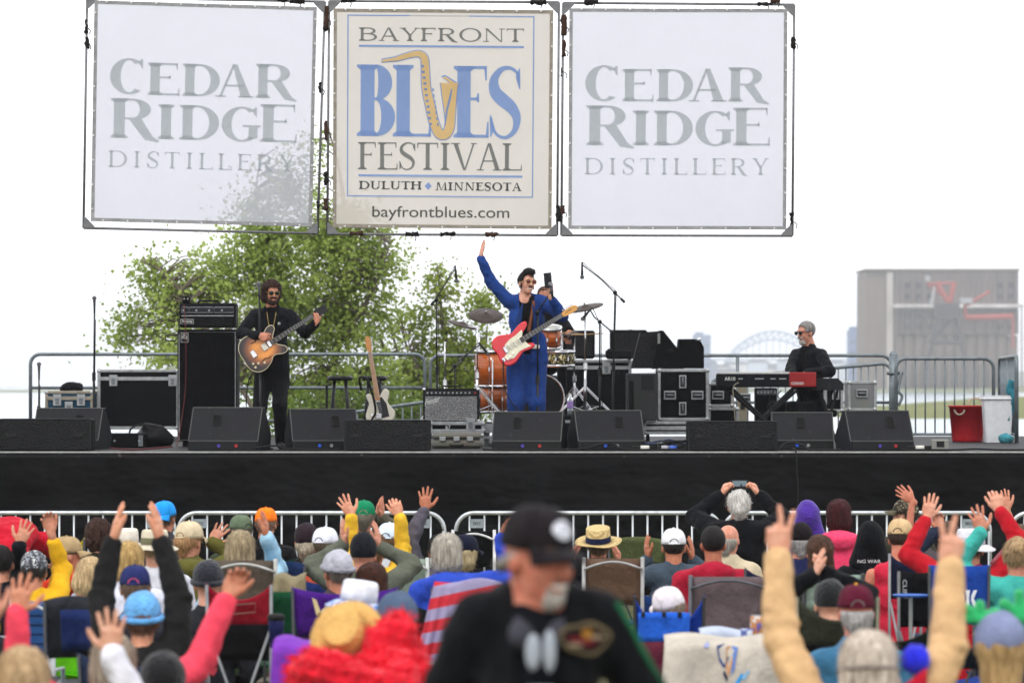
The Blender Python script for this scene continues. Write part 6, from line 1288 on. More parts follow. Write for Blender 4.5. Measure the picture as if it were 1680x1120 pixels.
# ------------------------------------------------------------------ the band
def band():
    # bassist
    Y = 41.25; H = P(446, 481, Y); LB = 'bassist with curly dark hair, beard and round sunglasses in a black suit'
    gx = P(431, 572, Y-.26); ax = Vector((105, 0, 68)).normalized()
    def ex(t, M, o, D, nb, sh, AR, legs):
        sunglasses(M, o, t, '#0c0c0e', '#8a7040'); beard(M, o, t, '#2a1a14', 'full')
        b = SDF(); b.cap(nb-UP*.0, nb-UP*.02, .05)
        c = catmull([nb+Vector((-.05, -.09, -.02)), nb+Vector((-.03, -.125, -.14)), nb+Vector((0, -.13, -.24)), nb+Vector((.03, -.125, -.14)), nb+Vector((.05, -.09, -.02))], 5); MB().tube(c, .003, 5).build('necklace', mat('#a08c58', 'metal', .3), t)
        s2 = SDF()
        for sx in (-1, 1): s2.cap(D(sx*.10, .02, -.62), D(sx*.115, .02, -.98), .085, .08); s2.cap(D(sx*.08, -.06, -.62), D(sx*.09, -.06, -.98), .07, .065)
        V, Q = s2.mesh(.013, .04, disp=lambda p: .005*wob(p, 20, 4, (1, 1, .3))); link_mesh('jacket_skirt', smooth_mesh(V, Q, 1), Q, mat('#0f1014', 'cloth', .9), t)
        e = D(-.085, .118, -.33); MB().ball(e, (.018, .006, .018), 8, 6).build('badge', mat('#8a8a88', 'metal', .4), t)
        for sd, cl in (('R', '#3a4a8a'),):
            for a, S, E, W_ in AR:
                if a['side'] == sd: d_ = (W_-E).normalized(); MB().cyl(W_-d_*.025, W_-d_*.008, .031, n=14).build('wristband', mat(cl, 'cloth', .7), t, smooth=True)
    wr = P(424, 550, Y-.31); wl = P(519, 529, Y-.30)
    person(LB, H, 180, -18, -6, 0, '#b98068', ('#0f1014', 'cloth', {}, 'jacket'), '#0d0d10', ('curly', '#2a1712', '#3c2219'), None, [dict(side='R', w=wr, d=(.9, -.15, -.35), n=(0, 1, -.2), pose='hold', pole=(-.9, .2, -.3), cuff=.9), dict(side='L', w=wl, d=(.12, .12, 1), n=(-.5, .75, 0), pose='hold', pole=(.35, .1, -1), cuff=.88)], 'stand', 0, 1, True, 1.0, 1.08, None, gz=ZD, open_front=.75, shirt='#0c0c0e', vox=.0115, extra=ex, legyaw=180, legw=1.2, feet=[P(462, 0, Y), P(424, 0, Y)])
    t = thing('electric_bass', 'sunburst hollow-body electric bass with dark neck held by the curly-haired bassist', 'bass guitar', gx)
    nrm = Vector((0, -1, .12)); pt, zt = guitar(t, gx, ax, nrm, 'semi', mat('#d98a35', 'burst', .3), .53, 1.0, fret_m=mat('#24140f', 'wood', .4), head_m=mat('#141214', 'plain', .3))
    MB().box(pt(0, .03, zt+.01), (.075, .012, .06), Matrix((pt(1, 0, 0)-pt(0, 0, 0), pt(0, 0, 1)-pt(0, 0, 0), pt(0, 1, 0)-pt(0, 0, 0))).transposed(), bev=.004).build('pickup', mat('#c8c4b8', 'plain', .3), t); MB().box(pt(0, .09, zt+.01), (.07, .012, .035), Matrix((pt(1, 0, 0)-pt(0, 0, 0), pt(0, 0, 1)-pt(0, 0, 0), pt(0, 1, 0)-pt(0, 0, 0))).transposed(), bev=.004).build('pickup', chrome, t); MB().box(pt(0, -.11, zt+.012), (.08, .015, .05), Matrix((pt(1, 0, 0)-pt(0, 0, 0), pt(0, 0, 1)-pt(0, 0, 0), pt(0, 1, 0)-pt(0, 0, 0))).transposed(), bev=.004).build('bridge', chrome, t)
    for dx, dy in ((.11, -.12), (.14, -.06), (.085, -.17), (.13, -.17)): q = pt(dx, dy, zt); MB().cyl(q, q+nrm*.018, .012, n=10).build('knob', mat('#c8b890', 'plain', .3), t)
    for sx in (-1, 1): MB().tube([pt(sx*.115, .04, zt+.002), pt(sx*.125, .0, zt+.002), pt(sx*.105, -.03, zt+.002), pt(sx*.115, -.08, zt+.002)], [.004, .006, .006, .004], 5).build('sound_hole', mat('#0a0808', 'plain', .9), t)
    bo = guitar_outline('semi'); MB().tube([pt(a, b, zt) for a, b in bo], .0035, 5, closed=True).build('binding', mat('#cfc4a4', 'plain', .4), t)
    c = catmull([pt(.17, -.16, 0), P(409, 620, Y-.2), P(404, 665, Y-.15), P(410, 700, Y-.2), Vector((P(430, 0, Y).x, Y-.4, ZD+.015))], 6); setp(MB().tube(c, .006, 5).build('instrument_cable', rubber, None, smooth=True), 'thin black cable hanging from the sunburst bass', 'cable')
    # singer
    Y = 41.1; H = P(864, 465, Y)
    def ex2(t, M, o, D, nb, sh, AR, legs):
        sunglasses(M, o, t, '#5a1012', '#b09050'); beard(M, o, t, '#1c1412', 'moustache')
        b = HB(M, o); b.tube([(-.018, .088, -.062), (-.006, .091, -.066), (.008, .091, -.066), (.018, .088, -.062)], [.002, .0045, .0045, .002], 6); b.build('teeth', mat('#d8d2c8', 'plain', .3), t)
        for sx in (-1, 1): b = HB(M, o); b.ball((sx*.072, .018, -.03), (.006, .012, .032), 8, 6); b.build('sideburn', mat('#1a1210', 'hair', .8), t)
        s2 = SDF()
        for sx in (-1, 1): s2.cap(D(sx*.12, .01, -.58), D(sx*.15, .01, -.80), .085, .08); s2.cap(D(sx*.08, -.06, -.60), D(sx*.10, -.06, -.82), .075, .07)
        V, Q = s2.mesh(.013, .04, disp=lambda p: .005*wob(p, 20, 4, (1, 1, .3))); link_mesh('jacket_skirt', smooth_mesh(V, Q, 1), Q, mat('#1d3a78', 'cloth', .85), t)
        MB().tube(catmull([nb+Vector((.04, .06, .02)), nb+Vector((.075, -.06, -.01)), nb+Vector((.06, -.135, -.14)), nb+Vector((.03, -.15, -.30)), P(868, 542, Y-.2)], 5), .02, 6).build('guitar_strap', mat('#6a3a22', 'plain', .5), t, smooth=True)
        MB().box(D(-.03, .118, -.66), (.2, .02, .045), bev=.008).build('belt', mat('#d8d6d0', 'plain', .4), t)
        for sx in (-1, 1): MB().slab(lambda u, v, sx=sx: D(sx*(.045+.055*math.sin(v*2.6)*u+.03*v), .135-.02*u+.012*math.sin(v*3), -.20-.33*v), 3, 8, .006).build('lapel', mat('#18305f', 'cloth', .85), t, smooth=True)
    wR = P(789, 424, Y-.04); wL = P(903, 486, Y-.22)
    person('singer in a bright blue suit with red sunglasses raising one hand high', H, 176, -24, 4, -4, '#cf9c86', ('#1d3a78', 'cloth', {}, 'jacket'), '#1b3670', ('quiff', '#17110f'), None, [dict(side='R', w=wR, d=(.12, .1, 1), n=(1, .25, 0), pose='flat', hs=1.15, pole=(-.6, .2, -.8), cuff=.97), dict(side='L', w=wL, d=(-.1, -.05, 1), n=(-.6, .7, 0), pose='hold', pole=(.75, -.1, -.8), cuff=.8)], 'stand', 0, 1, True, 1.03, 1.12, None, gz=ZD, open_front=.95, shirt='#0b0b0d', vox=.0115, extra=ex2, legw=1.42, legyaw=180)
    q = P(899, 460, Y-.28); t = thing('mobile_phone', 'black mobile phone held up beside the singer face', 'phone', q); MB().box(q, (.082, .012, .165), Matrix.Rotation(R(-5), 3, 'Y'), bev=.004).build('phone_case', mat('#0e0e10', 'plain', .3), t); MB().box(q+Vector((.022, -.008, .06)), (.024, .004, .03), Matrix.Rotation(R(-5), 3, 'Y')).build('phone_lens', mat('#26262c', 'plain', .15), t)
    q = P(904, 474, Y-.32); t = thing('microphone', 'silver vocal microphone in the hand of the blue-suited singer', 'microphone', q); MB().tube([q+Vector((.02, 0, -.10)), q+Vector((.0, 0, .03))], [.012, .018], 10).build('handle', mat('#3a3a3e', 'metal', .3), t, smooth=True); MB().ball(q+Vector((-.004, 0, .05)), .027, 12, 8).build('grille_ball', mat('#8a8a8c', 'grill', .4, metal=.6), t, smooth=True)
    gx = P(843, 566, Y-.27); ax = Vector((98, 0, 60)).normalized(); nrm = Vector((.05, -1, .15)); t = thing('electric_guitar', 'red electric guitar with white pickguard slung across the blue-suited singer', 'guitar', gx)
    pt, zt = guitar(t, gx, ax, nrm, 'strat', mat('#c41f2b', 'plain', .25, spec=.6), .46, 1.05, fret_m=mat('#2a1712', 'wood', .4), head_m=mat('#c58f45', 'wood', .4), flip=1)
    pg = [(-.035, .12), (.03, .12), (.075, .13), (.10, .15), (.09, .08), (.085, .02), (.115, -.06), (.10, -.13), (.06, -.15), (.03, -.09), (-.045, -.08), (-.07, -.01), (-.075, .07), (-.09, .15), (-.06, .14)]; e1, e2, e3 = pt(1, 0, 0)-pt(0, 0, 0), pt(0, 1, 0)-pt(0, 0, 0), pt(0, 0, 1)-pt(0, 0, 0)
    MB().prism(pg, (pt(0, 0, zt+.001), e1, e2, e3), .003).build('pickguard', mat('#d6d2bc', 'plain', .35), t); Mg = Matrix((e1.normalized(), e2.normalized(), e3.normalized())).transposed()
    for yy, rz in ((.075, 0), (.02, 0), (-.04, .2)): MB().box(pt(0, yy, zt+.008), (.075, .018, .012), Mg @ Matrix.Rotation(rz, 3, 'Z'), bev=.005).build('pickup', mat('#e6e4da', 'plain', .3), t)
    MB().box(pt(0, -.095, zt+.008), (.07, .035, .014), Mg, bev=.003).build('bridge', chrome, t)
    for a, b in ((.07, -.05), (.085, -.09), (.09, -.125)): MB().cyl(pt(a, b, zt), pt(a, b, zt+.018), .013, n=10).build('knob', mat('#e6e4da', 'plain', .3), t)
    MB().box(pt(.075, -.165, zt+.003), (.045, .03, .008), Mg, bev=.003).build('jack_plate', chrome, t); print_text('Fender', lambda u, v: pt(-.012+.02*v, .12+.46+.035+.075*u, zt+.007), 'headstock_lettering', blk, t)
    c = catmull([pt(.075, -.17, .03), P(829, 640, Y-.3), P(850, 675, Y-.32), P(862, 700, Y-.35), Vector((P(850, 0, Y).x, Y-.5, ZD+.015))], 6); setp(MB().tube(c, .006, 5).build('instrument_cable', rubber, None, smooth=True), 'thin black cable hanging from the red guitar', 'cable')
    # keyboard player
    Y = 43.4; H = P(1322, 546, Y)
    def ex3(t, M, o, D, nb, sh, AR, legs): sunglasses(M, o, t, '#0a0a0c', '#15130f', False); beard(M, o, t, '#b0aaa4', 'goatee')
    person('keyboard player with short grey hair and dark sunglasses in a black jacket', H, 232, 4, -8, 0, '#c68e78', ('#111216', 'cloth', {}, 'jacket'), '#101014', ('crop', '#77736f', '#a09c98'), None, [dict(side='R', w=P(1299, 615, Y-.35), d=(-.8, -.3, -.3), n=(0, 0, -1), pose='relax', cuff=.92), dict(side='L', w=P(1322, 612, Y-.45), d=(-.7, -.5, -.3), n=(0, 0, -1), pose='relax', cuff=.92)], 'sit', .05, 1, True, 1.06, 1.16, None, gz=ZD, vox=.012, extra=ex3, open_front=.5, shirt='#0c0c0e')
    st = thing('keyboard_bench', 'low black bench under the keyboard player', 'bench', (H.x+.1, Y+.1, ZD)); MB().box((H.x+.05, Y+.08, ZD+.37), (.6, .36, .08), bev=.02).build('seat', blkp, st)
    for sx in (-1, 1): MB().tube([(H.x+.05+sx*.25, Y-.05, ZD), (H.x+.05-sx*.2, Y+.2, ZD+.33)], .015, 6).build('leg', blk, st)
    a, b = P(1177, 624, 42.75), P(1336, 620, 42.75); t = thing('stage_keyboard', 'black stage keyboard with a bright red end block on a crossed stand', 'keyboard', ((a.x+b.x)/2, 42.9, a.z)); zc = a.z; L = b.x-a.x
    MB().box(((a.x+b.x)/2-.05, 42.92, zc), (L-.1, .34, .15), bev=.012).build('case', mat('#17181c', 'worn', .45), t); MB().box(((a.x+b.x)/2-.05, 42.92, zc+.078), (L-.12, .33, .01)).build('top_plate', mat('#9a9a9c', 'metal', .4), t); MB().box((b.x-.13, 42.915, zc+.01), (.3, .36, .165), bev=.01).build('end_block', mat('#8e1a1c', 'plain', .4), t)
    for i in range(36): x = a.x+.08+(L-.35)*i/35; o = MB().box((x, 43.04, zc+.089), (.021, .13, .014)); o.build('white_key' if i % 2 else 'key', mat('#d8d6ce', 'plain', .3), t)
    print_text('AR10', lambda u, v: Vector((a.x+.08+.12*u, 42.7485, zc+.0+.04*v)), 'lettering', white, t, bold=.01); print_text('CORDED', lambda u, v: Vector((b.x-.26+.14*u, 42.7330, zc-.045+.028*v)), 'lettering', white, t, bold=.01)
    for px, w in ((1215, .05), (1246, .1), (1268, .06), (1284, .08)): MB().box((P(px, 0, 42.75).x, 42.748, zc+.02), (w, .008, .012)).build('socket_row', alu, t)
    s2 = thing('keyboard_stand', 'black double-braced crossed stand under the stage keyboard', 'stand', ((a.x+b.x)/2, 42.9, ZD))
    for y in (42.8, 43.05):
        for dz in (0, .05): MB().tube([(a.x+.15, y, zc-.07-dz), (b.x-.25, y, ZD+.02)], .018, 6).build('leg', blk, s2); MB().tube([(b.x-.2, y+.03, zc-.07-dz), (a.x+.2, y+.03, ZD+.02)], .018, 6).build('leg', blk, s2)
    c, s = bpx(1338, 1384, 622, 640, 42.9, .9); t = thing('electric_piano', 'second dark grey keyboard end-on right of the keyboard player', 'keyboard', (c.x, c.y, c.z)); MB().prism([(-s[0]/2, -s[2]/2), (s[0]/2, -s[2]/2), (s[0]/2, s[2]*.1), (s[0]*.3, s[2]*.6), (-s[0]/2, s[2]*.6)], ((c.x, c.y-.45, c.z), (1, 0, 0), (0, 0, 1), (0, 1, 0)), .9).build('case', mat('#2a2b2e', 'worn', .5), t)
    for yy in (-.35, .35): MB().tube([(c.x-.1, c.y+yy, ZD), (c.x+.1, c.y+yy, c.z-s[2]/2)], .016, 6).build('leg', blk, t); MB().tube([(c.x+.1, c.y+yy, ZD), (c.x-.1, c.y+yy, c.z-s[2]/2)], .016, 6).build('leg', blk, t)
    c, s = bpx(1240, 1275, 636, 672, 44.2, .3); t = thing('keyboard_amplifier', 'small amplifier with a row of knobs behind the keyboard stand', 'amplifier', (c.x, c.y, ZD)); MB().box((c.x, c.y, (c.z+s[2]/2+ZD)/2), (s[0], s[1], c.z+s[2]/2-ZD), bev=.01).build('cabinet', blkp, t); MB().box((c.x, c.y-s[1]/2-.004, c.z+s[2]*.3), (s[0]-.03, .01, .06)).build('control_panel', mat('#5a5c60', 'metal', .4), t)
    for i in range(6): MB().cyl((c.x-s[0]*.4+i*s[0]*.16, c.y-s[1]/2-.006, c.z+s[2]*.3), (c.x-s[0]*.4+i*s[0]*.16, c.y-s[1]/2-.024, c.z+s[2]*.3), .012, n=8).build('knob', alu, t)
    for lab, pp in (('pale cable hanging from the left end of the stage keyboard', [(1212, 627), (1203, 635), (1204, 660), (1206, 690)]), ('black cable hanging below the stage keyboard', [(1282, 640), (1276, 650), (1290, 662), (1283, 690), (1275, 705)]), ('second black cable hanging under the red keyboard end', [(1270, 640), (1262, 655), (1268, 690)])): setp(MB().tube(catmull([P(x, y, 42.7) for x, y in pp], 6), .006, 5).build('instrument_cable', mat('#8a8272', 'plain', .6) if 'pale' in lab else rubber, None, smooth=True), lab, 'cable')
    # drummer and kit
    Y = 45.3; H = P(893, 487, Y)
    tm = person('drummer in a black shirt almost hidden behind the singer', H, 172, 10, 0, 0, '#b88068', ('#101013', 'cloth', {}, 'shirt'), '#101014', ('short', '#4a3222'), None, [dict(side='L', w=P(926, 556, Y-.38), d=(.6, -.6, -.2), n=(-.3, 0, -1), pose='fist', sleeve=.9, pole=(.9, .3, -.4)), dict(side='R', w=P(868, 560, Y-.35), d=(-.3, -.6, -.2), n=(0, 0, -1), pose='fist', sleeve=.9)], 'sit', 0, .9, False, 1.0, 1.08, None, gz=ZR)
    t = thing('drum_throne', 'round black stool under the drummer', 'stool', (H.x, Y, ZR)); MB().lathe([(0, .06), (.17, .05), (.18, 0), (0, -.02)], (H.x, Y+.03, H.z-.98), (0, 0, 1), 20).build('seat', blk, t, smooth=True); MB().cyl((H.x, Y+.03, ZR), (H.x, Y+.03, H.z-.98), .03).build('post', chrome, t)
    om = mat('#b85a1e', 'wood', .3, coat=.6); hd = mat('#d0cfc8', 'plain', .5)
    def drum(label, c, r, h, axis, m, front=hd, cat='drum', legs=0):
        c = Vector(c); ax_ = Vector(axis).normalized(); t = thing('drum', label, cat, c); MB().lathe([(r, -h/2), (r, h/2)], c, ax_, 28).build('shell', m, t, smooth=True); MB().lathe([(0, 0), (r*.98, 0)], c+ax_*(h/2+.004), ax_, 28).build('drum_head', front, t)
        for s_ in (-1, 1): MB().lathe([(r+.002, -.016), (r+.012, -.016), (r+.012, .016), (r+.002, .016), (r+.002, -.016)], c+ax_*(s_*h/2), ax_, 28).build('hoop', chrome if h < .5 or r < .25 else om, t, smooth=True)
        x, y_, _ = basis(ax_)
        for k in range(8): a_ = 2*math.pi*k/8+.2; d = x*math.cos(a_)+y_*math.sin(a_); lg = MB().box(c+d*(r+.012), (.02, .02, .05), bev=.004).build('lug', chrome, t); MB().cyl(c+d*(r+.014)+ax_*h/2, c+d*(r+.014)-ax_*h/2, .004, n=5).build('tension_rod', chrome, t)
        for k in range(legs): a_ = 2*math.pi*k/legs+.5; d = Vector((math.cos(a_), math.sin(a_), 0)); MB().cyl(c+d*(r+.03)+UP*.1, Vector((c.x, c.y, ZR))+d*(r+.05), .009, n=6).build('leg', chrome, t)
        return t
    drum('orange wood floor tom left of the singer', P(809, 604, 44.6), .205, .40, (0, -.06, 1), om, legs=3)
    drum('second orange floor tom low behind the small amplifier stand', P(808, 655, 45.4), .20, .3, (0, 0, 1), om, legs=3)
    drum('large bass drum with black front head behind the singer legs', (P(885, 0, 44.3).x, 44.35, ZR+.29), .27, .42, (.05, -1, 0), om, mat('#1a1a1c', 'plain', .4), 'bass drum')
    drum('small orange rack tom seen right of the singer jacket', P(902, 553, 44.4), .13, .22, (0, -.25, 1), om)
    drum('gold pearl snare drum right of the singer', P(917, 588, 44.5), .178, .16, (0, -.05, 1), mat('#b0a060', 'print', .3, cols=['#3a3422', '#d6caa0'], scale=22))
    br = mat('#3a302a', 'metal', .55, metal=.35)
    def stand(label, px, pyt, Y_, tri=.36, name='cymbal_stand'):
        q = P(px, pyt, Y_); t = thing(name, label, 'stand', (q.x, Y_, ZR)); MB().cyl((q.x, Y_, ZR+.08), (q.x, Y_, (q.z+ZR)/2), .016, n=8).build('pole', chrome, t, smooth=True); MB().cyl((q.x, Y_, (q.z+ZR)/2), q, .010, n=8).build('upper_pole', chrome, t, smooth=True); MB().cyl((q.x, Y_, (q.z+ZR)/2-.04), (q.x, Y_, (q.z+ZR)/2+.03), .026, n=8).build('clamp', chrome, t)
        for a_ in (200, 340, 90):
            d = Vector((math.cos(R(a_)), math.sin(R(a_)), 0))
            for w in (-.012, .012): MB().cyl(Vector((q.x+w, Y_, ZR+.42)), Vector((q.x+w, Y_, ZR+.02))+d*tri, .007, n=6).build('leg', chrome, t)
            MB().cyl(Vector((q.x, Y_, ZR+.14)), Vector((q.x, Y_, ZR+.21))+d*tri*.52, .006, n=6).build('leg_brace', chrome, t)
        return q
    def cymbal(label, c, r, axis):
        t = thing('cymbal', label, 'cymbal', c); MB().lathe([(0, .03), (.03, .028), (.05, .012), (r*.6, .003), (r, -.006), (r, -.009), (.05, .006), (0, .022)], c, axis, 30).build('plate', br, t, smooth=True); MB().cyl(Vector(c)+Vector(axis).normalized()*.02, Vector(c)+Vector(axis).normalized()*.055, .010, n=8).build('wing_nut', chrome, t)
    q = stand('chrome cymbal stand left of the floor tom', 783, 535, 44.3); q2 = stand('short chrome stand far left of the drum kit', 730, 560, 44.6, .3); stand('chrome stand between the singer and the left cymbals', 786, 545, 45.0)
    cymbal('dark crash cymbal tilted at left of the drum kit', P(759, 532, 44.4), .19, (.30, -.16, 1)); cymbal('large dark ride cymbal beside the singer elbow', P(797, 517, 44.6), .205, (.05, -.50, 1)); MB().cyl(P(783, 538, 44.3), P(759, 533, 44.4), .008, n=6).build('cymbal_arm', chrome, [o for o in COL.objects if o.name == 'cymbal_stand'][0])
    stand('tall chrome cymbal stand right of the drummer with wide tripod', 960, 505, 44.2, .42); cymbal('dark cymbal tilted above the tall chrome stand at right', P(960, 504, 44.2), .215, (-.22, -.20, 1)); q3 = stand('chrome hi-hat stand with closed cymbals right of the drummer', 942, 547, 44.9, .3, 'hi_hat_stand'); cymbal('thin hi-hat cymbal seen edge-on right of the drummer', P(942, 548, 44.9), .17, (0, -.06, 1))
    for k, (a_, b_) in enumerate((((918, 547, 44.8), (940, 543, 44.3)), ((938, 549, 44.7), (990, 547, 44.5)))): setp(MB().tube([P(*a_), P(*b_)], [.008, .006], 6).build('drumstick', mat('#b08a58', 'wood', .5), None), ['short drumstick in the drummer hand', 'long drumstick over the hi-hat cymbal'][k], 'drumstick')
    t = thing('drum_pedal', 'chrome kick pedal with dark footboard below the cymbal stand', 'pedal', (P(972, 0, 43.8).x, 43.8, ZR)); x = P(972, 0, 43.8).x; MB().box((x, 43.8, ZR+.03), (.1, .26, .015), Matrix.Rotation(.2, 3, 'X')).build('footboard', steel, t); MB().tube([(x-.05, 43.9, ZR), (x-.05, 43.9, ZR+.2), (x+.05, 43.9, ZR+.2), (x+.05, 43.9, ZR)], .01, 6).build('post', chrome, t)
band()
# ================================================================== the audience
NAVY, BLACK = '#1c2648', '#141417'
def camp_chair(label, cx, ytop, s, w, h, col, style='camp', arms_=True, parts=None, seat=None, sag=.12, frame='#3a3b3e'):
    Y = FPX/s; q = P(cx, ytop, Y); g = ground_z(Y); W_ = w/s; hb = h/s; t = thing('camp_chair', label, 'chair', (q.x, Y+.2, g)); fm = mat(frame, 'metal', .5, metal=.3); zt = q.z; zb = max(zt-hb, g+.28); cm = mat(col, 'cloth', .85) if isinstance(col, str) else col; zs = min(zb+.04, g+.42)
    if style == 'camp':
        MB().slab(lambda u, v: (q.x+(u-.5)*W_*(1-.10*v), Y+.10*v*.8+.07*math.sin(u*math.pi)*.9, zt-(zt-zb)*v-sag*math.sin(u*math.pi)**.8*(1-v)*.6), 14, 6, .006).build('back_fabric', cm, t, smooth=True)
        MB().slab(lambda u, v: (q.x+(u-.5)*W_*.96, Y+.08+.42*v, zs+.02-.07*math.sin(u*math.pi)*(.4+.6*math.sin(v*math.pi))+.03*v), 8, 5, .006).build('seat_fabric', mat(seat, 'cloth', .85) if seat else cm, t, smooth=True)
        for sx in (-1, 1):
            MB().tube([(q.x+sx*W_*.49, Y, zt-.01), (q.x+sx*W_*.47, Y+.06, zs), (q.x+sx*W_*.40, Y+.02, g+.01)], .010, 6).build('back_post', fm, t, smooth=True); MB().tube([(q.x+sx*W_*.46, Y+.02, zb-.02), (q.x-sx*W_*.36, Y+.05, g+.01)], .009, 6).build('cross_tube', fm, t, smooth=True)
            MB().tube([(q.x+sx*W_*.48, Y+.5, zs), (q.x+sx*W_*.46, Y+.5, g+.01)], .010, 6).build('front_leg', fm, t, smooth=True)
            if arms_: MB().slab(lambda u, v, sx=sx: (q.x+sx*(W_*.5+.01)+(u-.5)*.07, Y+.04+.46*v, zs+.20-.02*math.sin(v*3.14)), 2, 5, .006).build('armrest', cm, t, smooth=True)
    else:
        pts = [(q.x-W_/2, Y+.10, zb-.05), (q.x-W_/2, Y+.02, zt-.04)]+([(q.x-W_/2+.02, Y, zt), (q.x+W_/2-.02, Y, zt)] if style != 'open' else [(q.x+W_/2, Y+.02, zt-.04)])+[(q.x+W_/2, Y+.02, zt-.04), (q.x+W_/2, Y+.10, zb-.05)]
        MB().slab(lambda u, v: (q.x+(u-.5)*(W_-.02), Y+.012+.10*v+.02*math.sin(u*math.pi), zt-.004-(zt-zb)*v), 8, 5, .004).build('back_fabric', cm, t, smooth=True); MB().slab(lambda u, v: (q.x+(u-.5)*(W_-.02), Y+.10+.42*v, zs+.02-.03*math.sin(u*math.pi)), 6, 4, .004).build('seat_fabric', cm, t, smooth=True)
        for sx in (-1, 1):
            MB().tube([(q.x+sx*W_/2, Y, zt+.005), (q.x+sx*W_/2, Y+.11, zs), (q.x+sx*W_/2, Y+.14, g+.01)], .013, 8).build('back_post', fm, t, smooth=True); MB().tube([(q.x+sx*W_/2, Y+.54, g+.01), (q.x+sx*W_/2, Y+.52, zs+.2), (q.x+sx*W_/2, Y+.06, zs+.22)], .012, 8).build('arm_tube', fm, t, smooth=True)
        c = [(q.x+(u-.5)*W_, Y-.014+.0*u, zt-.075+.05*math.sin(u*math.pi)) for u in [i/10 for i in range(11)]]; MB().tube(c, .010, 6).build('back_bow', fm, t, smooth=True)
    if parts: parts(t, q, Y, W_, zt, zb)
    return t
SKINS = ['#c48a70', '#cc967c', '#b87c62', '#d2a088', '#c0826a', '#c99078', '#b27458']
AUTO = {394: ('#3a4a34', 'olive camp chair under the olive green cap'), 597: ('#20242a', 'black camp chair under the bright green cap'), 640: ('#24406a', 'blue camp chair under the pale blue-white cap'), 1483: ('#3a3f34', 'camp chair under the camouflage cap'), 1556: ('#2a2a2e', 'dark camp chair under the bare-armed waving person by the red sweatshirt'), 1575: ('#1c2440', 'navy camp chair under the navy-sleeved waving person'), 1672: ('#303438', 'dark camp chair under the bare-armed person at the right edge'), 614: ('#2a3a30', 'dark green camp chair under the yellow sweatshirt with raised arms'), 722: ('#222226', 'black camp chair under the slate grey sweatshirt'), 764: ('#26304a', 'navy camp chair under the blonde person in the navy cap'), 1196: ('#4a4436', 'brown camp chair under the beige jacket'), 112: ('#3a3a2c', 'olive camp chair under the orange-red hoodie'), 254: ('#34363a', 'grey camp chair under the cream hat with olive band'), 596: ('#3c4038', 'grey green camp chair under the olive jacket'), 222: ('#24262c', 'dark camp chair under the navy cap with red stitching'), 587: ('#2c3c5c', 'blue camp chair under the white bucket hat with flowers'), 1404: ('#23323a', 'dark teal camp chair under the maroon cap'), 1376: ('#502032', 'wine red camp chair under the pink jacket')}
def C(label, px, py, s, hair=None, hg=None, top=('#333333', 'cloth'), arms=(), chair=None, skin=None, **kw):
    """one member of the audience, head middle at (px, py), s pixels to the metre"""
    Y = FPX/s; H = P(px, py, Y); L = []; skin = skin or SKINS[int(px*3+py) % 7]
    for a in arms:
        sd, wx, wy, deg, palm, pose = a[:6]; dy = a[6] if len(a) > 6 else .12; o = dict(a[7]) if len(a) > 7 else {}
        n = {'f': (0, 1, 0), 'b': (0, -1, 0), 'i': ((-1 if sd == 'R' else 1), .25, 0), 'o': ((1 if sd == 'R' else -1), .2, 0)}[palm]
        L.append(dict(side=sd, w=P(wx, wy, Y+dy), d=(math.cos(R(deg)), .05, math.sin(R(deg))), n=n, pose=pose, **o))
    kw.setdefault('lean', -.06); kw.setdefault('hood', None)
    t = person(label, H, hair=hair, headgear=hg, top=top, arms=L, skin=skin, **kw)
    if chair is None and px in AUTO and kw.get('posture', 'sit') == 'sit': chair = (*AUTO[px], .52, .54)
    if chair:
        c, lab = chair[:2]; w = chair[2] if len(chair) > 2 else .54; yt = py+(chair[3] if len(chair) > 3 else .40)*s; camp_chair(lab, px, yt, FPX/(Y-.26), w*s, .40*s, c)
    return t
GREY = dict(kind=0)
# ---- row nearest the barriers
C('person in a red fleece jacket bending over at far left by the barrier', 34, 876, 190, ('short', '#3a2a20'), None, ('#b3172b', 'cloth', {}, 'jacket'), [('R', 84, 905, -75, 'i', 'relax', .3)], None, bend=True, posture='stand', wide=1.3, bottom='#5a5658', dtor=.055, tilt=-.1)
C('person with long brown curly hair seated near the barrier at left', 162, 879, 202, ('curly', '#2c1a15', '#4a3026'), None, ('#23241e', 'cloth', {}, 'jacket'), (), ('#34352c', 'dark olive camp chair under the curly brown hair'))
C('person in a backwards bright blue cap and dark grey jacket', 271, 850, 212, ('short', '#5a4a3e'), ('cap', '#2492e0', dict(dir=-1)), ('#3c3b40', 'cloth', {}, 'jacket'), (), ('#b8b3a2', 'pale khaki camp chair under the bright blue cap', .5), hyaw=22, hpitch=6)
C('person in an olive green cap behind the grey-blonde hair', 394, 872, 205, ('short', '#6b6458'), ('cap', '#5f6e58', {}), ('#39402f', 'cloth', {}, 'jacket'), (), None, hyaw=-40)
C('person in a crumpled bright orange cap and black jacket', 437, 860, 205, ('short', '#8a6a5a'), ('cap', '#ff7a1c', dict(hole=False)), ('#131316', 'cloth', {}, 'jacket'), (), ('#0f2a1c', 'black and green camp chair below the orange cap', .62, .24), hyaw=12)
C('person in a green cap clapping high near the barrier', 597, 850, 200, ('messy', '#8f8878', '#6a6256'), ('cap', '#147a52', dict(hole_col='#8a7a68')), ('#4d4a3e', 'cloth', {}, 'jacket'), [('R', 626, 850, 84, 'i', 'open', .2), ('L', 618, 846, 80, 'i', 'open', .3)], None)
C('person in a pale blue-white cap with brown curly hair', 640, 889, 215, ('messy', '#5a3a26', '#7a5a40'), ('cap', '#d3e2ee', {}), ('#c9ced2', 'cloth', {}, 'shirt'), (), None, hyaw=14)
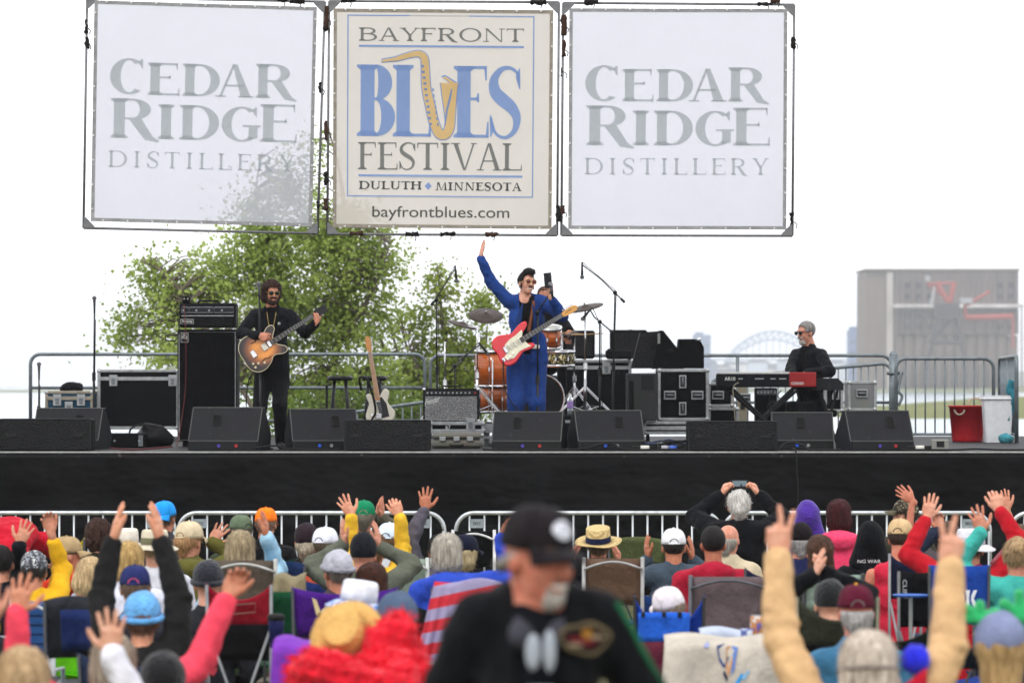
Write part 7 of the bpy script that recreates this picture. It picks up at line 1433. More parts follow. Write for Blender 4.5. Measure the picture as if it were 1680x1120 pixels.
C('white-haired man in a black quilted jacket holding up a phone', 1212, 831, 212, ('messy', '#c9c4bc', '#e6e2dc'), None, ('#0e0f13', 'cloth', {}, 'jacket'), [('L', 1183, 812, 66, 'i', 'hold', .24, dict(pole=(-1, .1, -.5))), ('R', 1245, 812, 114, 'i', 'hold', .24, dict(pole=(1, .1, -.5)))], None, posture='stand', wide=1.12, dtor=.05, hpitch=10)
q = P(1214, 795, FPX/212+.3); t = thing('mobile_phone', 'phone held sideways above the white-haired man, its screen showing the stage', 'phone', q); MB().box(q, (.145, .010, .075), bev=.003).build('phone_case', mat('#0c0c0e', 'plain', .3), t); MB().box(q+Vector((-.004, -.0062, 0)), (.112, .002, .064)).build('screen', mat('#6f8088', 'plain', .2), t); MB().box(q+Vector((-.004, -.0082, -.021)), (.110, .002, .020)).build('screen_stage', mat('#101012', 'plain', .2), t); MB().ball(q+Vector((.01, -.008, -.004)), (.006, .002, .014), 8, 6).build('screen_figure', mat('#15151a', 'plain', .3), t)
C('person in a purple hood sitting by the barrier', 1325, 852, 198, None, ('hood', '#43248a', dict(mat=mat('#43248a', 'knit', .9))), ('#3a2178', 'cloth', {}, 'jacket'), (), (NAVY, 'navy camp chair under the purple hood', .62, .27))
C('person with short dark red hair in a pink jacket', 1376, 846, 212, ('bob', '#2a0c10', '#4a161a'), None, ('#e8446a', 'cloth', {}, 'jacket'), (), None, hood=True, wide=1.05)
C('person in a camouflage cap turned sideways by the barrier', 1483, 846, 202, ('short', '#4a3c30'), ('cap', '#5a5444', dict(mat=mat('#5a5444', 'print', .9, cols=['#2f2a22', '#857c66'], scale=26), hole_col='#6a5a48')), ('#3d3a30', 'cloth', {}, 'jacket'), (), None, hyaw=-70, hpitch=5)
C('bare-armed person waving from behind the red sweatshirt', 1556, 880, 205, ('short', '#5a4436'), None, ('#4a4448', 'cloth', {}, 'shirt'), [('L', 1497, 822, 140, 'f', 'open', .1, dict(sleeve=.5, pole=(-.2, 0, -1)))], None, skin='#bd7a62')
C('person in a navy sleeve with one hand up behind the red sweatshirt', 1575, 905, 222, ('short', '#3a2e28'), None, ('#232a3c', 'cloth', {}, 'jacket'), [('L', 1540, 869, 92, 'b', 'cup', .1)], None)
C('bare-armed person waving at the right edge near the barrier', 1672, 885, 205, ('short', '#5a4a3a'), None, ('#8c4a52', 'cloth', {}, 'shirt'), [('L', 1652, 836, 100, 'f', 'open', .1, dict(sleeve=.4, pole=(.3, 0, -1)))], None)
# ---- second row
C('person in a tan neck-flap cap waving beside the barrier sign', 312, 889, 232, ('messy', '#a8794e', '#c49a6c'), ('cap', '#cbbb9c', dict(hole_col='#8a6a4a')), ('#5d5a2a', 'cloth', {}, 'jacket'), [('R', 346, 889, 52, 'b', 'spread', .1)], ('#8a9a96', 'grey patterned camp chair under the tan neck-flap cap'), hyaw=30, hood=True)
C('person in a dark maroon cap with a grey blonde ponytail', 503, 889, 228, ('tail', '#8c8070', '#b0a48e'), ('beanie', '#2a2026', dict(cuff=False, mat=mat('#2a2026', 'cloth', .9))), ('#16161a', 'cloth', {}, 'jacket'), (), (NAVY, 'navy camp chair under the dark maroon cap', .5, .22))
C('person in a backless white cap with thin dark hair', 535, 896, 232, ('crop', '#5a5040'), ('cap', '#dfe0ea', {}), ('#a84a36', 'cloth', {}, 'shirt'), (), ('#1b2a5e', 'blue camp chair under the white cap beside the knit headband', .5, .2), hyaw=24)
C('person in a yellow sweatshirt with both arms raised high', 614, 905, 228, ('messy', '#6a4a34'), None, ('#e2b534', 'cloth', {}, 'sweatshirt'), [('L', 577, 846, 118, 'f', 'spread', .12, dict(pole=(-.25, 1, -.3))), ('R', 656, 846, 110, 'f', 'relax', .12, dict(pole=(.3, 1, -.3)))], None, skin='#cf9478')
C('person raising one arm in a slate grey sweatshirt', 722, 906, 226, ('short', '#3a3632'), ('cap', '#17171a', {}), ('#55525c', 'cloth', {}, 'sweatshirt'), [('L', 697, 836, 88, 'f', 'spread', .1, dict(pole=(-1, 0, -.3)))], None)
C('person in a navy cap with blonde hair beside the blue rain jacket', 764, 910, 230, ('bob', '#a8946c', '#c4b28a'), ('cap', '#14182a', dict(hole=False)), ('#1a1c24', 'cloth', {}, 'jacket'), (), None, hyaw=35)
C('person in a wide straw boater with a navy band', 982, 894, 222, ('short', '#6a5a48'), ('boater', '#cdb27a', dict(mat=mat('#d6bc84', 'straw', .85), band='#161c3a')), ('#17181c', 'cloth', {}, 'jacket'), [('L', 938, 920, 80, 'i', 'relax', .2), ('R', 1015, 925, 90, 'i', 'relax', .3)], None, hpitch=12, hyaw=8)
C('man in a clean white cap clapping beside the boater hat', 1105, 898, 232, ('crop', '#241c18'), ('cap', '#e3e3e6', {}), ('#3e4a56', 'cloth', {}, 'jacket'), [('L', 1063, 916, 97, 'i', 'open', .16, dict(pole=(-.8, -.2, -1))), ('R', 1136, 918, 92, 'i', 'open', .16, dict(pole=(.8, -.2, -1)))], ('#1c3566', 'navy blue camp chair under the clean white cap', .56, .30), wide=1.0)
C('balding older man in a beige jacket behind the maroon hoodie', 1196, 886, 216, ('gray_nape', '#9a948a', '#b8b2a8'), None, ('#c2b498', 'cloth', {}, 'jacket'), (), None, skin='#cc9078', hyaw=25)
C('person in a black cap over short grey hair in navy', 1313, 888, 226, ('gray_nape', '#8c8a88', '#a6a4a2'), ('beanie', '#141114', dict(cuff=False, z0=.012, mat=mat('#181316', 'cloth', .85))), ('#20264a', 'cloth', {}, 'jacket'), (), ('#242c5c', 'blue camp chair under the grey-haired black cap', .5, .24), skin='#c9826a')
C('person in a black hooded top with white lettering on the back', 1428, 890, 222, None, ('hood', '#0e0f13', {}), ('#0f1014', 'cloth', {}, 'hoodie'), (), ('#3c2a7a', 'purple camp chair under the black hooded top', .58, .36), wide=1.1)
print_text('NG WAR', lambda u, v: P(1407+38*u, 923-5.5*v, FPX/222-.30), 'lettering', mat('#c8c8c8', 'plain', .6), [o for o in COL.objects if o.get('label', '').startswith('person in a black hooded')][0], bold=.01)
C('man in a tan cap and red sleeveless shirt with bare shoulder', 1477, 884, 232, ('crop', '#3a2a24'), ('cap', '#c4a77e', dict(hole_col='#2a201c')), ('#c22840', 'cloth', {}, 'tank_top'), (), None, skin='#c07a62', sleeve=0, hyaw=15, hpitch=-6, wide=1.1, sz=1.05)
# ---- third row
C('person with black hair raising one black sleeve at far left', 2, 925, 250, ('short', '#14110f'), None, ('#15161d', 'cloth', {}, 'sweatshirt'), [('R', 32, 892, 68, 'f', 'spread', .05, dict(pole=(-.2, 1, -.3)))], ('#8f949a', 'grey camp chair at the far left edge'))
C('person in a grey patterned headscarf and yellow sweatshirt, arm up', 56, 938, 250, ('short', '#2a2420'), ('beanie', '#8c9098', dict(cuff=False, mat=mat('#8c9098', 'print', .9, cols=['#3a3c42', '#c4c6c8'], scale=40))), ('#dca820', 'cloth', {}, 'sweatshirt'), [('R', 84, 874, 105, 'b', 'relax', .1, dict(pole=(.25, 1, -.2), cuff=.7))], ('#2b2d33', 'black camp chair under the grey patterned headscarf'))
C('person in a tan cap and orange-red hoodie near the yellow chair', 112, 912, 240, ('crop', '#5a4a3c'), ('cap', '#a8906a', dict(hole=False)), ('#c23418', 'cloth', {}, 'hoodie'), (), None, hyaw=70, hood=True)
C('blonde person in a white sweatshirt leaning sideways', 146, 946, 256, ('bob', '#c4a070', '#dcc094'), None, ('#c6c6d8', 'cloth', {}, 'sweatshirt'), (), ('#6ac81c', 'bright lime green camp chair under the white sweatshirt', .50, .26), tilt=-.16, hroll=14)
C('person in a white sun hat in front of the left barrier', 206, 897, 238, ('short', '#8c7a5e'), ('bucket', '#ded6c8', {}), ('#8f8a7c', 'cloth', {}, 'jacket'), (), ('#2a2a2c', 'black camp chair behind the white sun hat'))
C('person with straight blonde hair in a white shirt', 211, 922, 264, ('bob', '#b8904e', '#d2b076'), None, ('#d2d4e2', 'cloth', {}, 'shirt'), (), ('#a8281c', 'red edged black camp chair under the straight blonde hair', .52, .36))
C('person in a cream hat with olive band and white shirt', 254, 900, 246, ('short', '#a08a68'), ('bucket', '#cfc5ae', dict(band='#6a6a50')), ('#d4d4dc', 'cloth', {}, 'shirt'), (), None)
C('person with grey-blonde layered hair in a pale blue shirt', 394, 903, 256, ('bob', '#8a7658', '#b8a684'), None, ('#9cc4dc', 'cloth', {}, 'shirt'), [('R', 438, 880, 97, 'i', 'flat', .1, dict(pole=(.3, 1, -.4)))], None, wide=1.05)
C('person in a plain black beanie clapping in an olive jacket', 596, 912, 250, None, ('beanie', '#16181e', dict(cuff=False, h=.118, mat=mat('#17191f', 'cloth', .85))), ('#5a5e52', 'cloth', {}, 'jacket'), [('L', 566, 893, 102, 'i', 'open', .12, dict(pole=(-1, 0, -.9))), ('R', 622, 896, 96, 'i', 'open', .12, dict(pole=(1, 0, -.9)))], None)
C('person with a silver grey bob in a royal blue rain jacket', 733, 908, 262, ('bob', '#9c9488', '#c8c0b2'), None, ('#2c48b0', 'cloth', {}, 'jacket'), [('R', 822, 880, 30, 'f', 'open', .15, dict(pole=(.3, 0, -1)))], ('#17191a', 'black camp chair under the royal blue rain jacket', .5, .30), hood=True)
C('person with cropped black hair in a maroon hooded sweatshirt', 1170, 893, 246, ('crop', '#14100f'), None, ('#a01c32', 'cloth', {}, 'hoodie'), (), None, hood=True, wide=1.15, skin='#a86a50')
C('woman with braided brown hair and hair clips', 1345, 908, 250, ('braids', '#3c261c', '#5e4030'), None, ('#3c3c3a', 'cloth', {}, 'jacket'), (), None, hood=True)
C('person in a red sweatshirt and white bucket hat waving both arms', 1592, 900, 256, ('short', '#6a5a4a'), ('bucket', '#d8d8de', dict(band='#b2b2bc')), ('#b01a26', 'cloth', {}, 'sweatshirt'), [('L', 1520, 850, 76, 'f', 'open', .1, dict(pole=(-1, 0, -.6))), ('R', 1640, 838, 104, 'f', 'relax', .1, dict(pole=(1, 0, -.2)))], None, wide=1.05, skin='#d29a80')
C('person with tied-up tan hair in a teal sweater and wristwatch', 1668, 915, 266, ('updo', '#9a7a54', '#c4a47a'), None, ('#3fa59a', 'cloth', {}, 'sweater'), [('L', 1611, 872, 106, 'f', 'spread', .1, dict(pole=(-.5, 0, -1)))], (NAVY, 'navy camp chair at right edge under the teal sweater'))
C('person in black with clasped hands raised before the braided hair', 1362, 992, 305, None, ('beanie', '#141518', dict(cuff=False)), ('#0f1013', 'cloth', {}, 'sweatshirt'), [('L', 1337, 943, 76, 'i', 'flat', .1, dict(pole=(-1, 0, -.4), hs=.9)), ('R', 1351, 938, 100, 'i', 'fist', .14, dict(pole=(1, 0, -.4), hs=.9))], None)
# ---- fourth row
C('person in a grey cable-knit headband with face turned left', 553, 940, 276, ('short', '#5a4a40', '#8a8078'), ('beanie', '#a2a2ac', dict(z0=.01, cuffcol='#8e8e98', mat=mat('#a8a8b2', 'knit', .95, scale=28))), ('#4a3a3c', 'cloth', {}, 'jacket'), (), None, hyaw=-28)
C('person with smooth dark brown hair in the purple chair', 610, 958, 276, ('bob', '#35190f', '#4a2618'), None, ('#3a3836', 'cloth', {}, 'jacket'), (), None)
C('person in a navy cap with red stitching behind the pale blue hat', 222, 966, 292, ('short', '#6a5648'), ('cap', '#252c5c', dict(hole_col='#c8506a')), ('#2a2c34', 'cloth', {}, 'jacket'), (), None)
C('person in a pale blue knitted hat with black fleece arms raised', 234, 1018, 325, ('short', '#6a4c3c'), ('beanie', '#5a9cd4', dict(mat=mat('#62a2d8', 'knit', .95, scale=40))), ('#1f1e1e', 'cloth', {}, 'fleece'), [('L', 186, 886, 80, 'i', 'flat', .1, dict(pole=(-1, 0, -.4), hs=1.08)), ('R', 264, 886, 100, 'i', 'flat', .1, dict(pole=(1, 0, -.4), hs=1.08))], ('#26324a', 'navy and grey camp chair under the black fleece jacket', .66, .16), sz=1.08, skin='#cf9678')
C('person in a charcoal beanie sitting in the red camp chair', 342, 958, 286, None, ('beanie', '#20212a', dict(cuff=True)), ('#26272c', 'cloth', {}, 'jacket'), (), None)
C('person in a white bucket hat with blue flowers round it', 587, 995, 335, ('short', '#8a7260'), ('bucket', '#e4e4ec', dict(brimmat=mat('#dcdce8', 'print', .9, cols=['#3c78c8', '#e4e4ec'], scale=30))), ('#3a4a6e', 'cloth', {}, 'shirt'), (), None, hroll=8)
C('person in a slouchy denim blue cap', 652, 1024, 355, ('messy', '#5a4434'), ('beanie', '#4a5a72', dict(cuff=False, mat=mat('#4a5a72', 'cloth', .9))), ('#8d9298', 'cloth', {}, 'jacket'), (), ('#3a3d42', 'grey camp chair under the slouchy denim cap'))
C('person in a maroon cap with a gold button over white hair', 1404, 1005, 345, ('gray_nape', '#a8a4a2', '#c6c2c0'), ('cap', '#54162a', dict(button='#d8982a', hole_col='#6a6460')), ('#3a6a8a', 'cloth', {}, 'shirt'), (), None, skin='#cc8068')
C('person in a tilted white cap slumped behind the blue camp chair', 1098, 1000, 285, ('short', '#8a7a6a'), ('cap', '#e2dade', dict(hole=False)), ('#5a2030', 'cloth', {}, 'shirt'), (), None, hroll=-18, hyaw=-30)
# ---- nearest rows
C('grey-blonde person in a coral jacket with both arms spread high', 186, 1092, 395, ('bob', '#8e7f6e', '#b2a490'), None, ('#e2465a', 'cloth', {}, 'jacket'), [('L', 28, 1005, 78, 'f', 'spread', -.1, dict(pole=(-.4, -.2, -1), cuff=.97)), ('R', 372, 978, 62, 'b', 'relax', .1, dict(pole=(.6, 0, -1), cuff=.9))], ('#1b1b1d', 'black camp chair under the coral jacket', .62, .36), skin='#c4876a')
C('person in white cuffs waving an open hand at bottom left', 150, 1212, 440, ('short', '#6a5a4a'), None, ('#dcdce6', 'cloth', {}, 'shirt'), [('R', 184, 1072, 92, 'f', 'spread', -.1, dict(pole=(.8, 0, -.6), cuff=.96))], None, skin='#c99a80')
C('blonde person in a yellow jacket at the bottom left corner', 36, 1122, 480, ('bob', '#b89468', '#d8b88e'), None, ('#e8b61c', 'cloth', {}, 'jacket'), [('L', -18, 1020, 95, 'f', 'open', -.1)], None)
C('person in a black beanie at the bottom left behind the coral sleeve', 268, 1128, 430, None, ('beanie', '#101013', dict(cuff=False)), ('#1a1a1d', 'cloth', {}, 'jacket'), (), None)
def boa(t, M, o, D, nb, sh, AR, legs):
    rs = np.random.RandomState(8); s = SDF()
    for k in range(15): a = 2*math.pi*k/15; s.ell(D(.17*math.cos(a)*1.25+.03, .11*math.sin(a)-.20, -.165+.05*math.sin(2*a)), (.075, .07, .075), k=.03)
    for p_ in ((.15, -.08, -.03), (.20, -.07, -.10), (.22, -.06, .03), (.25, 0, -.06), (.29, -.02, -.15)): s.ell(D(*p_), (.075, .06, .08), k=.03)
    V, Q = s.mesh(.012, .03, disp=lambda p: .013*wob(p, 85, 2)+.010*wob(p, 160, 5)); b = link_mesh('feather_boa', V, Q, mat('#d8122a', 'knit', .95, scale=70), t)
    n = len(V); k = rs.randint(0, n, 2600); c = V.mean(0); d = V[k]-c; d /= np.linalg.norm(d, axis=1)[:, None]; d += rs.normal(size=d.shape)*.5; d /= np.linalg.norm(d, axis=1)[:, None]; sd = np.cross(d, rs.normal(size=d.shape)); sd /= np.linalg.norm(sd, axis=1)[:, None]; L = rs.uniform(.015, .045, (len(k), 1)); v = np.stack([V[k]-sd*.003, V[k]+sd*.003, V[k]+d*L], 1).reshape(-1, 3)
    f = link_mesh('boa_feathers', v, np.arange(len(v)).reshape(-1, 3), mat('#d8122a', 'plain', .9), b); f['kind'] = 'stuff'
C('person in a straw hat and big fluffy red feather boa', 572, 1046, 430, ('short', '#6a5240'), ('boater', '#d8a860', dict(mat=mat('#dcae66', 'straw', .85), band='#b08048')), ('#8a3a2a', 'cloth', {}, 'shirt'), (), None, hpitch=54, hroll=-14, sz=.84, extra=boa)
def headband(t, M, o, D, nb, sh, AR, legs):
    b = HB(M, o); b.tube([(.098*math.cos(a), -.016+.115*math.sin(a), .0-.02*math.sin(a)) for a in [2*math.pi*i/28 for i in range(28)]], .008, 6, closed=True); hb = b.build('headband', mat('#8a807a', 'cloth', .9), t, smooth=True)
    s = SDF(); c = D(.155, -.02, .035); s.ell(c, (.052, .05, .055)); V, Q = s.mesh(.007, .01, disp=lambda p: .005*wob(p, 130, 3)); link_mesh('pompom', V, Q, mat('#1c22c8', 'knit', .95, scale=90), hb)
    for dz, r_ in ((-.06, 25), (-.075, -40)): e = D(.10, -.075, dz); MB().slab(lambda u, v: e+Vector((.10*u*math.cos(R(r_)), -.01*math.sin(u*3), .10*u*math.sin(R(r_))+(v-.5)*(.02+.05*u))), 6, 3, .006).build('red_bow', mat('#b81c30', 'cloth', .8), hb, smooth=True)
C('pale-haired person in a tan sweater making two peace signs', 1424, 1098, 470, ('bob', '#c8b4a0', '#e2d4c4'), None, ('#c9a478', 'cloth', {}, 'sweater'), [('L', 1275, 912, 86, 'f', 'peace', .2, dict(pole=(-.9, 0, -.5), cuff=.97)), ('R', 1559, 928, 84, 'f', 'peace', .2, dict(pole=(.9, 0, -.5), cuff=.97))], None, sz=1.06, skin='#cf9a80', extra=headband)
def sequins(t, M, o, D, nb, sh, AR, legs):
    for k, (cx, w) in enumerate(((-.075, 1), (.085, 1))):
        s = SDF()
        for j in range(5): a = R(200-55*j+8*k); s.cap(D(cx, .0, .125), D(cx+.075*math.cos(a)*1.0, .0, .15+.05*math.sin(a)+.01*j*(1 if k else -1)), .022, .020, k=.006)
        V, Q = s.mesh(.006, .006, disp=lambda p: .003*wob(p, 150, 4)); link_mesh('sequin_clover', V, Q, mat('#1fae62', 'knit', .4, scale=120), t)
        MB().cyl(D(cx*.7, 0, .09), D(cx, 0, .13), .004, n=6).build('wire_stalk', mat('#6a1c30', 'plain', .5), t)
    b = HB(M, o); b.tube([(.088*math.cos(a), .012, .045+.085*math.sin(a)) for a in [R(10)+R(160)*i/14 for i in range(15)]], .012, 6); b.build('hair_hoop', mat('#e0cf5c', 'knit', .8), t, smooth=True)
C('long blonde-haired person in a grey beanie with green clover headpiece', 1640, 1068, 430, ('long', '#a8804e', '#c8a874'), ('beanie', '#7c84a4', dict(cuff=False, z0=-.01, mat=mat('#7c84a4', 'cloth', .95))), ('#2c3a34', 'cloth', {}, 'jacket'), (), None, extra=sequins)
# ---- chairs that show on their own
camp_chair('olive green camp chair behind the straw boater', 1046, 887, 214, 96, 40, '#56603c', 'camp', sag=-.05)
camp_chair('black camp chair back standing empty beside the navy cap', 777, 870, 206, 68, 60, '#0e0f11', 'sling', frame='#c8c8c8')
camp_chair('brown mesh sling chair with grey frame below the straw boater', 1006, 915, 242, 96, 78, '#6a5444', 'sling', frame='#9a9a98')
camp_chair('grey-brown mesh sling chair with bowed top behind the maroon hoodie', 1195, 945, 262, 124, 104, '#6a5c60', 'sling', frame='#54545a')
def pocket(t, q, Y, W_, zt, zb):
    MB().slab(lambda u, v: (q.x+(u-.5)*W_*.72-.03, Y-.03+.03*v+.04*math.sin(u*3.14), zt-.10-(zt-zb)*.62*v), 8, 5, .012).build('pocket', mat('#2a66d8', 'cloth', .85), t, smooth=True)
    for sx in (-.30, 0, .22): MB().box((q.x+sx*W_-.03, Y-.02, zt-.11), (.022, .02, .03), bev=.003).build('buckle', blk, t)
camp_chair('royal blue camp chair with a brighter pocket on its back', 1098, 975, 292, 116, 78, '#1d3f9c', 'camp', sag=.34, parts=pocket, frame='#18181a')
def redback(t, q, Y, W_, zt, zb):
    MB().slab(lambda u, v: (q.x+(u-.5)*W_*.9, Y+.07+.05*v, zb+.015-.20*v), 8, 4, .006).build('lower_panel', mat('#101012', 'cloth', .9), t, smooth=True)
    MB().tube([(q.x+a, Y-.012, zt-.17+b) for a, b in ((-.05, 0), (.09, .012), (.09, .06), (-.05, .05))], .003, 5, closed=True).build('printed_outline', mat('#7a5a52', 'plain', .7), t)
camp_chair('dark red camp chair with black lower panel and grey struts', 392, 956, 300, 108, 74, '#8f1828', 'camp', sag=.16, parts=redback, seat='#8f1828', frame='#7c7e80')
camp_chair('taupe sling chair with pale bowed tube behind the charcoal beanie', 398, 918, 268, 108, 86, '#5f564c', 'sling', frame='#a8a8a4')
def vlogo(t, q, Y, W_, zt, zb):
    c = Vector((q.x-.13, Y-.0, zt-.16)); m = MB()
    for a in ([(-.055, .10), (-.03, .085), (.0, .0), (-.03, 0)], [(-.03, 0), (.0, 0), (.05, .045), (.035, .06), (.0, .03)], [(.035, .06), (.05, .045), (.075, .06), (.09, .10), (.07, .075)]): m.prism(a, (c, (1, 0, 0), (0, 0, 1), (0, -1, 0)), .006)
    m.build('horned_emblem', mat('#cdb98c', 'plain', .7), t); MB().box((q.x, Y+.02, zb+.05), (W_*.5, .02, .10)).build('mesh_pocket', mat('#1a1a22', 'cloth', .9), t)
camp_chair('purple camp chair with a cream horned emblem on its back', 566, 962, 292, 176, 84, '#4a1f82', 'camp', sag=.08, parts=vlogo)
def towel(t, q, Y, W_, zt, zb): pass
camp_chair('black camp chair under the red striped towel', 758, 962, 300, 100, 60, '#141416', 'camp')
tw = MB(); qt = P(768, 951, FPX/305)
def twf(u, v):
    k = max(0.0, min(1.0, (.42-u)/.14)); L = .12+.32*k
    return (qt.x+(u-.5)*.36-.10*v*k, qt.y-.02-.02*k*v+.028*math.sin(u*44)*v*k, qt.z-L*v-.012*math.sin(u*7)-.03*max(0, .15-u))
tw.slab(twf, 36, 12, .007)
setp(tw.build('striped_towel', mat('#c2303c', 'stripe', .9, cols=['#9a92b4'], freq=8.5, axis=2, rot=(0, R(12), 0)), None, smooth=True), 'red and lilac striped towel hanging over a chair back', 'towel')
camp_chair('navy camp chair with grey post behind the tan cap', 1486, 905, 250, 54, 78, '#1e2440', 'camp', frame='#8a8a8c')
def sidetext(t, q, Y, W_, zt, zb): print_text('CLIFF', lambda u, v: (q.x-.10+.025*v, Y-.012, zt-.06-.11*u), 'side_lettering', mat('#b8b8b8', 'plain', .6), t)
camp_chair('black camp chair with white side lettering next to the blue chair', 1508, 934, 272, 68, 96, '#111113', 'camp', sag=.04, parts=sidetext, frame='#6a6a6c')
t = thing('side_table', 'small blue folding tray between the black and the navy chair', 'tray', P(1495, 978, FPX/275)); q = P(1494, 978, FPX/275); MB().lathe([(0, 0), (.10, 0), (.11, .012), (0, .014)], q, (0, 0, 1), 20).build('tray_top', mat('#2f62b8', 'plain', .5), t); MB().cyl((q.x, q.y, ground_z(q.y)), q, .012, n=8).build('leg', alu, t)
def klogo(t, q, Y, W_, zt, zb):
    m = MB(); c = Vector((q.x+.05, Y-.0, zt-.20))
    for a in ([(-.055, .05), (-.035, .05), (-.02, .015), (-.02, -.015), (-.035, -.05), (-.055, -.05), (-.035, 0)], [(-.012, .05), (.012, .05), (.006, 0), (.012, -.05), (-.012, -.05), (-.006, 0)], [(.055, .05), (.035, 0), (.055, -.05), (.035, -.05), (.02, -.015), (.02, .015), (.035, .05)]): m.prism(a, (c, (1, 0, 0), (0, 0, 1), (0, -1, 0)), .006)
    m.build('white_emblem', mat('#d2d6de', 'plain', .6), t)
camp_chair('royal blue camp chair with white emblem under the red sweatshirt', 1574, 926, 276, 100, 100, '#1c4298', 'camp', sag=.02, parts=klogo)
camp_chair('pale mint sling chair with dark cord behind the braided hair', 1368, 942, 264, 96, 60, '#a4b8ac', 'sling', frame='#2a2c2c')
camp_chair('pale mint chair back between the yellow sleeves and grey arm', 678, 916, 240, 46, 70, '#98a89a', 'sling', frame='#b8bcb8')
camp_chair('olive camp chair with curved rim left of the maroon cap', 1374, 976, 322, 136, 84, '#3a3b30', 'camp', sag=.22, frame='#6a6858')
camp_chair('blue strapped lawn chair at the left edge', 52, 985, 300, 66, 90, mat('#2f5c9c', 'stripe', .8, cols=['#16264a', '#2f5c9c', '#2f5c9c', '#2f5c9c'], freq=19), 'sling', frame='#b8bcc0')
camp_chair('dark grey camp chair with navy pocket at left', 118, 985, 312, 92, 96, '#2f3238', 'camp', sag=-.04, parts=lambda t, q, Y, W_, zt, zb: MB().slab(lambda u, v: (q.x+(u-.5)*W_*.6+.03, Y-.01+.06*v+.05*math.sin(u*3.14), zt-.05-.22*v), 6, 4, .01).build('navy_pocket', mat('#223060', 'cloth', .85), t, smooth=True))
camp_chair('yellow camp chair near the left barrier', 116, 881, 222, 44, 34, '#d0b818', 'camp')
camp_chair('navy camp chair left of the blue camp chair in the second row', 470, 926, 250, 60, 60, '#1a2c52', 'camp', sag=-.03)
camp_chair('navy camp chair half hidden behind the tan sleeve', 1262, 930, 250, 80, 70, '#1c2340', 'camp')
camp_chair('dark green camp chair by the purple chair', 462, 968, 288, 60, 80, '#14482c', 'camp', sag=.02)
camp_chair('black camp chair at lower right behind the peace sign arm', 1470, 1030, 330, 110, 60, '#121a16', 'camp')
camp_chair('dark camp chair at the lower right corner', 1590, 1040, 345, 110, 60, '#1e2430', 'camp')
camp_chair('black camp chair at the bottom beside the straw hat', 745, 1075, 380, 110, 60, '#7a2440', 'camp')
def blanket(label, x0, x1, y0, y1, s, col, name='blanket', extra=None):
    Y = FPX/s; a, b = P(x0, y0, Y), P(x1, y1, Y); w, h = b.x-a.x, a.z-b.z; t = thing(name, label, 'blanket', (a.x+w/2, Y, b.z))
    fn = lambda u, v: (a.x+w*(u+(.10*(u-.5))*v), Y-.05*v-.035*math.sin(u*11+1)*v+(.25*(1-min(1, v*5)) if v < .2 else 0), a.z-h*max(0, v-.12)/.88+.012*math.sin(u*8))
    MB().slab(fn, 26, 12, .008).build('cloth', mat(col, 'cloth', .95), t, smooth=True)
    if extra: extra(t, lambda u, v: Vector(fn(u, v))+Vector((0, -.012, 0)))
    return t
def crest(t, at):
    def patch(pts, col): m = MB(); m.add([at(u, v) for u, v in pts], [tuple(range(len(pts)))]); m.build('printed_patch', mat(col, 'plain', .8), t)
    patch([(.44, .2), (.52, .16), (.54, .35), (.50, .5), (.46, .4)], '#1c3a78'); patch([(.52, .2), (.56, .18), (.57, .4), (.53, .62), (.515, .45)], '#c4946a'); patch([(.57, .18), (.62, .2), (.60, .35), (.585, .5), (.555, .6), (.575, .36)], '#5a78b8'); patch([(.50, .52), (.53, .62), (.52, .68), (.49, .58)], '#1a2440')
    patch([(.56, .75), (.64, .56), (.66, .58), (.59, .78)], '#2a8ccc'); patch([(.64, .62), (.70, .52), (.71, .55), (.66, .66)], '#7aa8c8')
    patch([(.33, .25), (.36, .17), (.40, .15), (.37, .24)], '#8a94c0')
blanket('cream blanket with blue printed crest draped over a table at lower right', 1092, 1282, 1047, 1150, 335, '#b8b0a4', extra=crest)
blanket('crumpled pale blue-white plastic wrap beside the cream blanket', 1150, 1290, 1036, 1062, 318, '#aeb6c8', 'plastic_wrap')
blanket('bright purple blanket over a chair at the bottom left of the straw hat', 448, 535, 1052, 1160, 380, '#7638a8')
blanket('beige folded jacket over a chair near the purple chair', 450, 500, 946, 978, 282, '#7c7258', 'jacket')
q = P(1241, 1048, FPX/325); t = thing('drink_can', 'white and orange drink can standing behind the cream blanket', 'can', q); MB().lathe([(0, 0), (.026, 0), (.032, .01), (.032, .105), (.027, .118), (.0, .116)], q, (0, 0, 1), 18).build('can_body', mat('#c8c0b8', 'print', .35, cols=['#b87a4a', '#6a5a9a'], scale=18), t, smooth=True); MB().lathe([(.027, .118), (.028, .121), (.0, .119)], q, (0, 0, 1), 18).build('can_lid', alu, t)
q = P(1225, 1050, FPX/325); t = thing('small_carton', 'small blue and white carton beside the drink can', 'carton', q); MB().box(q+Vector((0, 0, .03)), (.06, .05, .06), bev=.004).build('carton_box', mat('#b8c0d8', 'print', .6, cols=['#5a6aa8', '#d8dce6'], scale=25), t)
q = P(453, 1062, FPX/310); t = thing('travel_mug', 'navy travel mug with black lid in the red chair holder', 'mug', q); MB().lathe([(0, 0), (.034, 0), (.043, .14), (.043, .145), (0, .146)], q, (0, 0, 1), 18).build('mug_body', mat('#1c2050', 'plain', .4), t, smooth=True); MB().lathe([(.046, .146), (.046, .172), (.03, .18), (0, .18)], q, (0, 0, 1), 18).build('lid', rubber, t, smooth=True)
q = P(453, 1030, FPX/305); t = thing('water_bottle', 'clear bottle neck standing behind the travel mug', 'bottle', q); MB().lathe([(.03, -.1), (.03, 0), (.014, .03), (.014, .045), (0, .046)], q, (0, 0, 1), 14).build('bottle_wall', mat('#b8bcb8', 'plain', .2, alpha=.4), t, smooth=True)
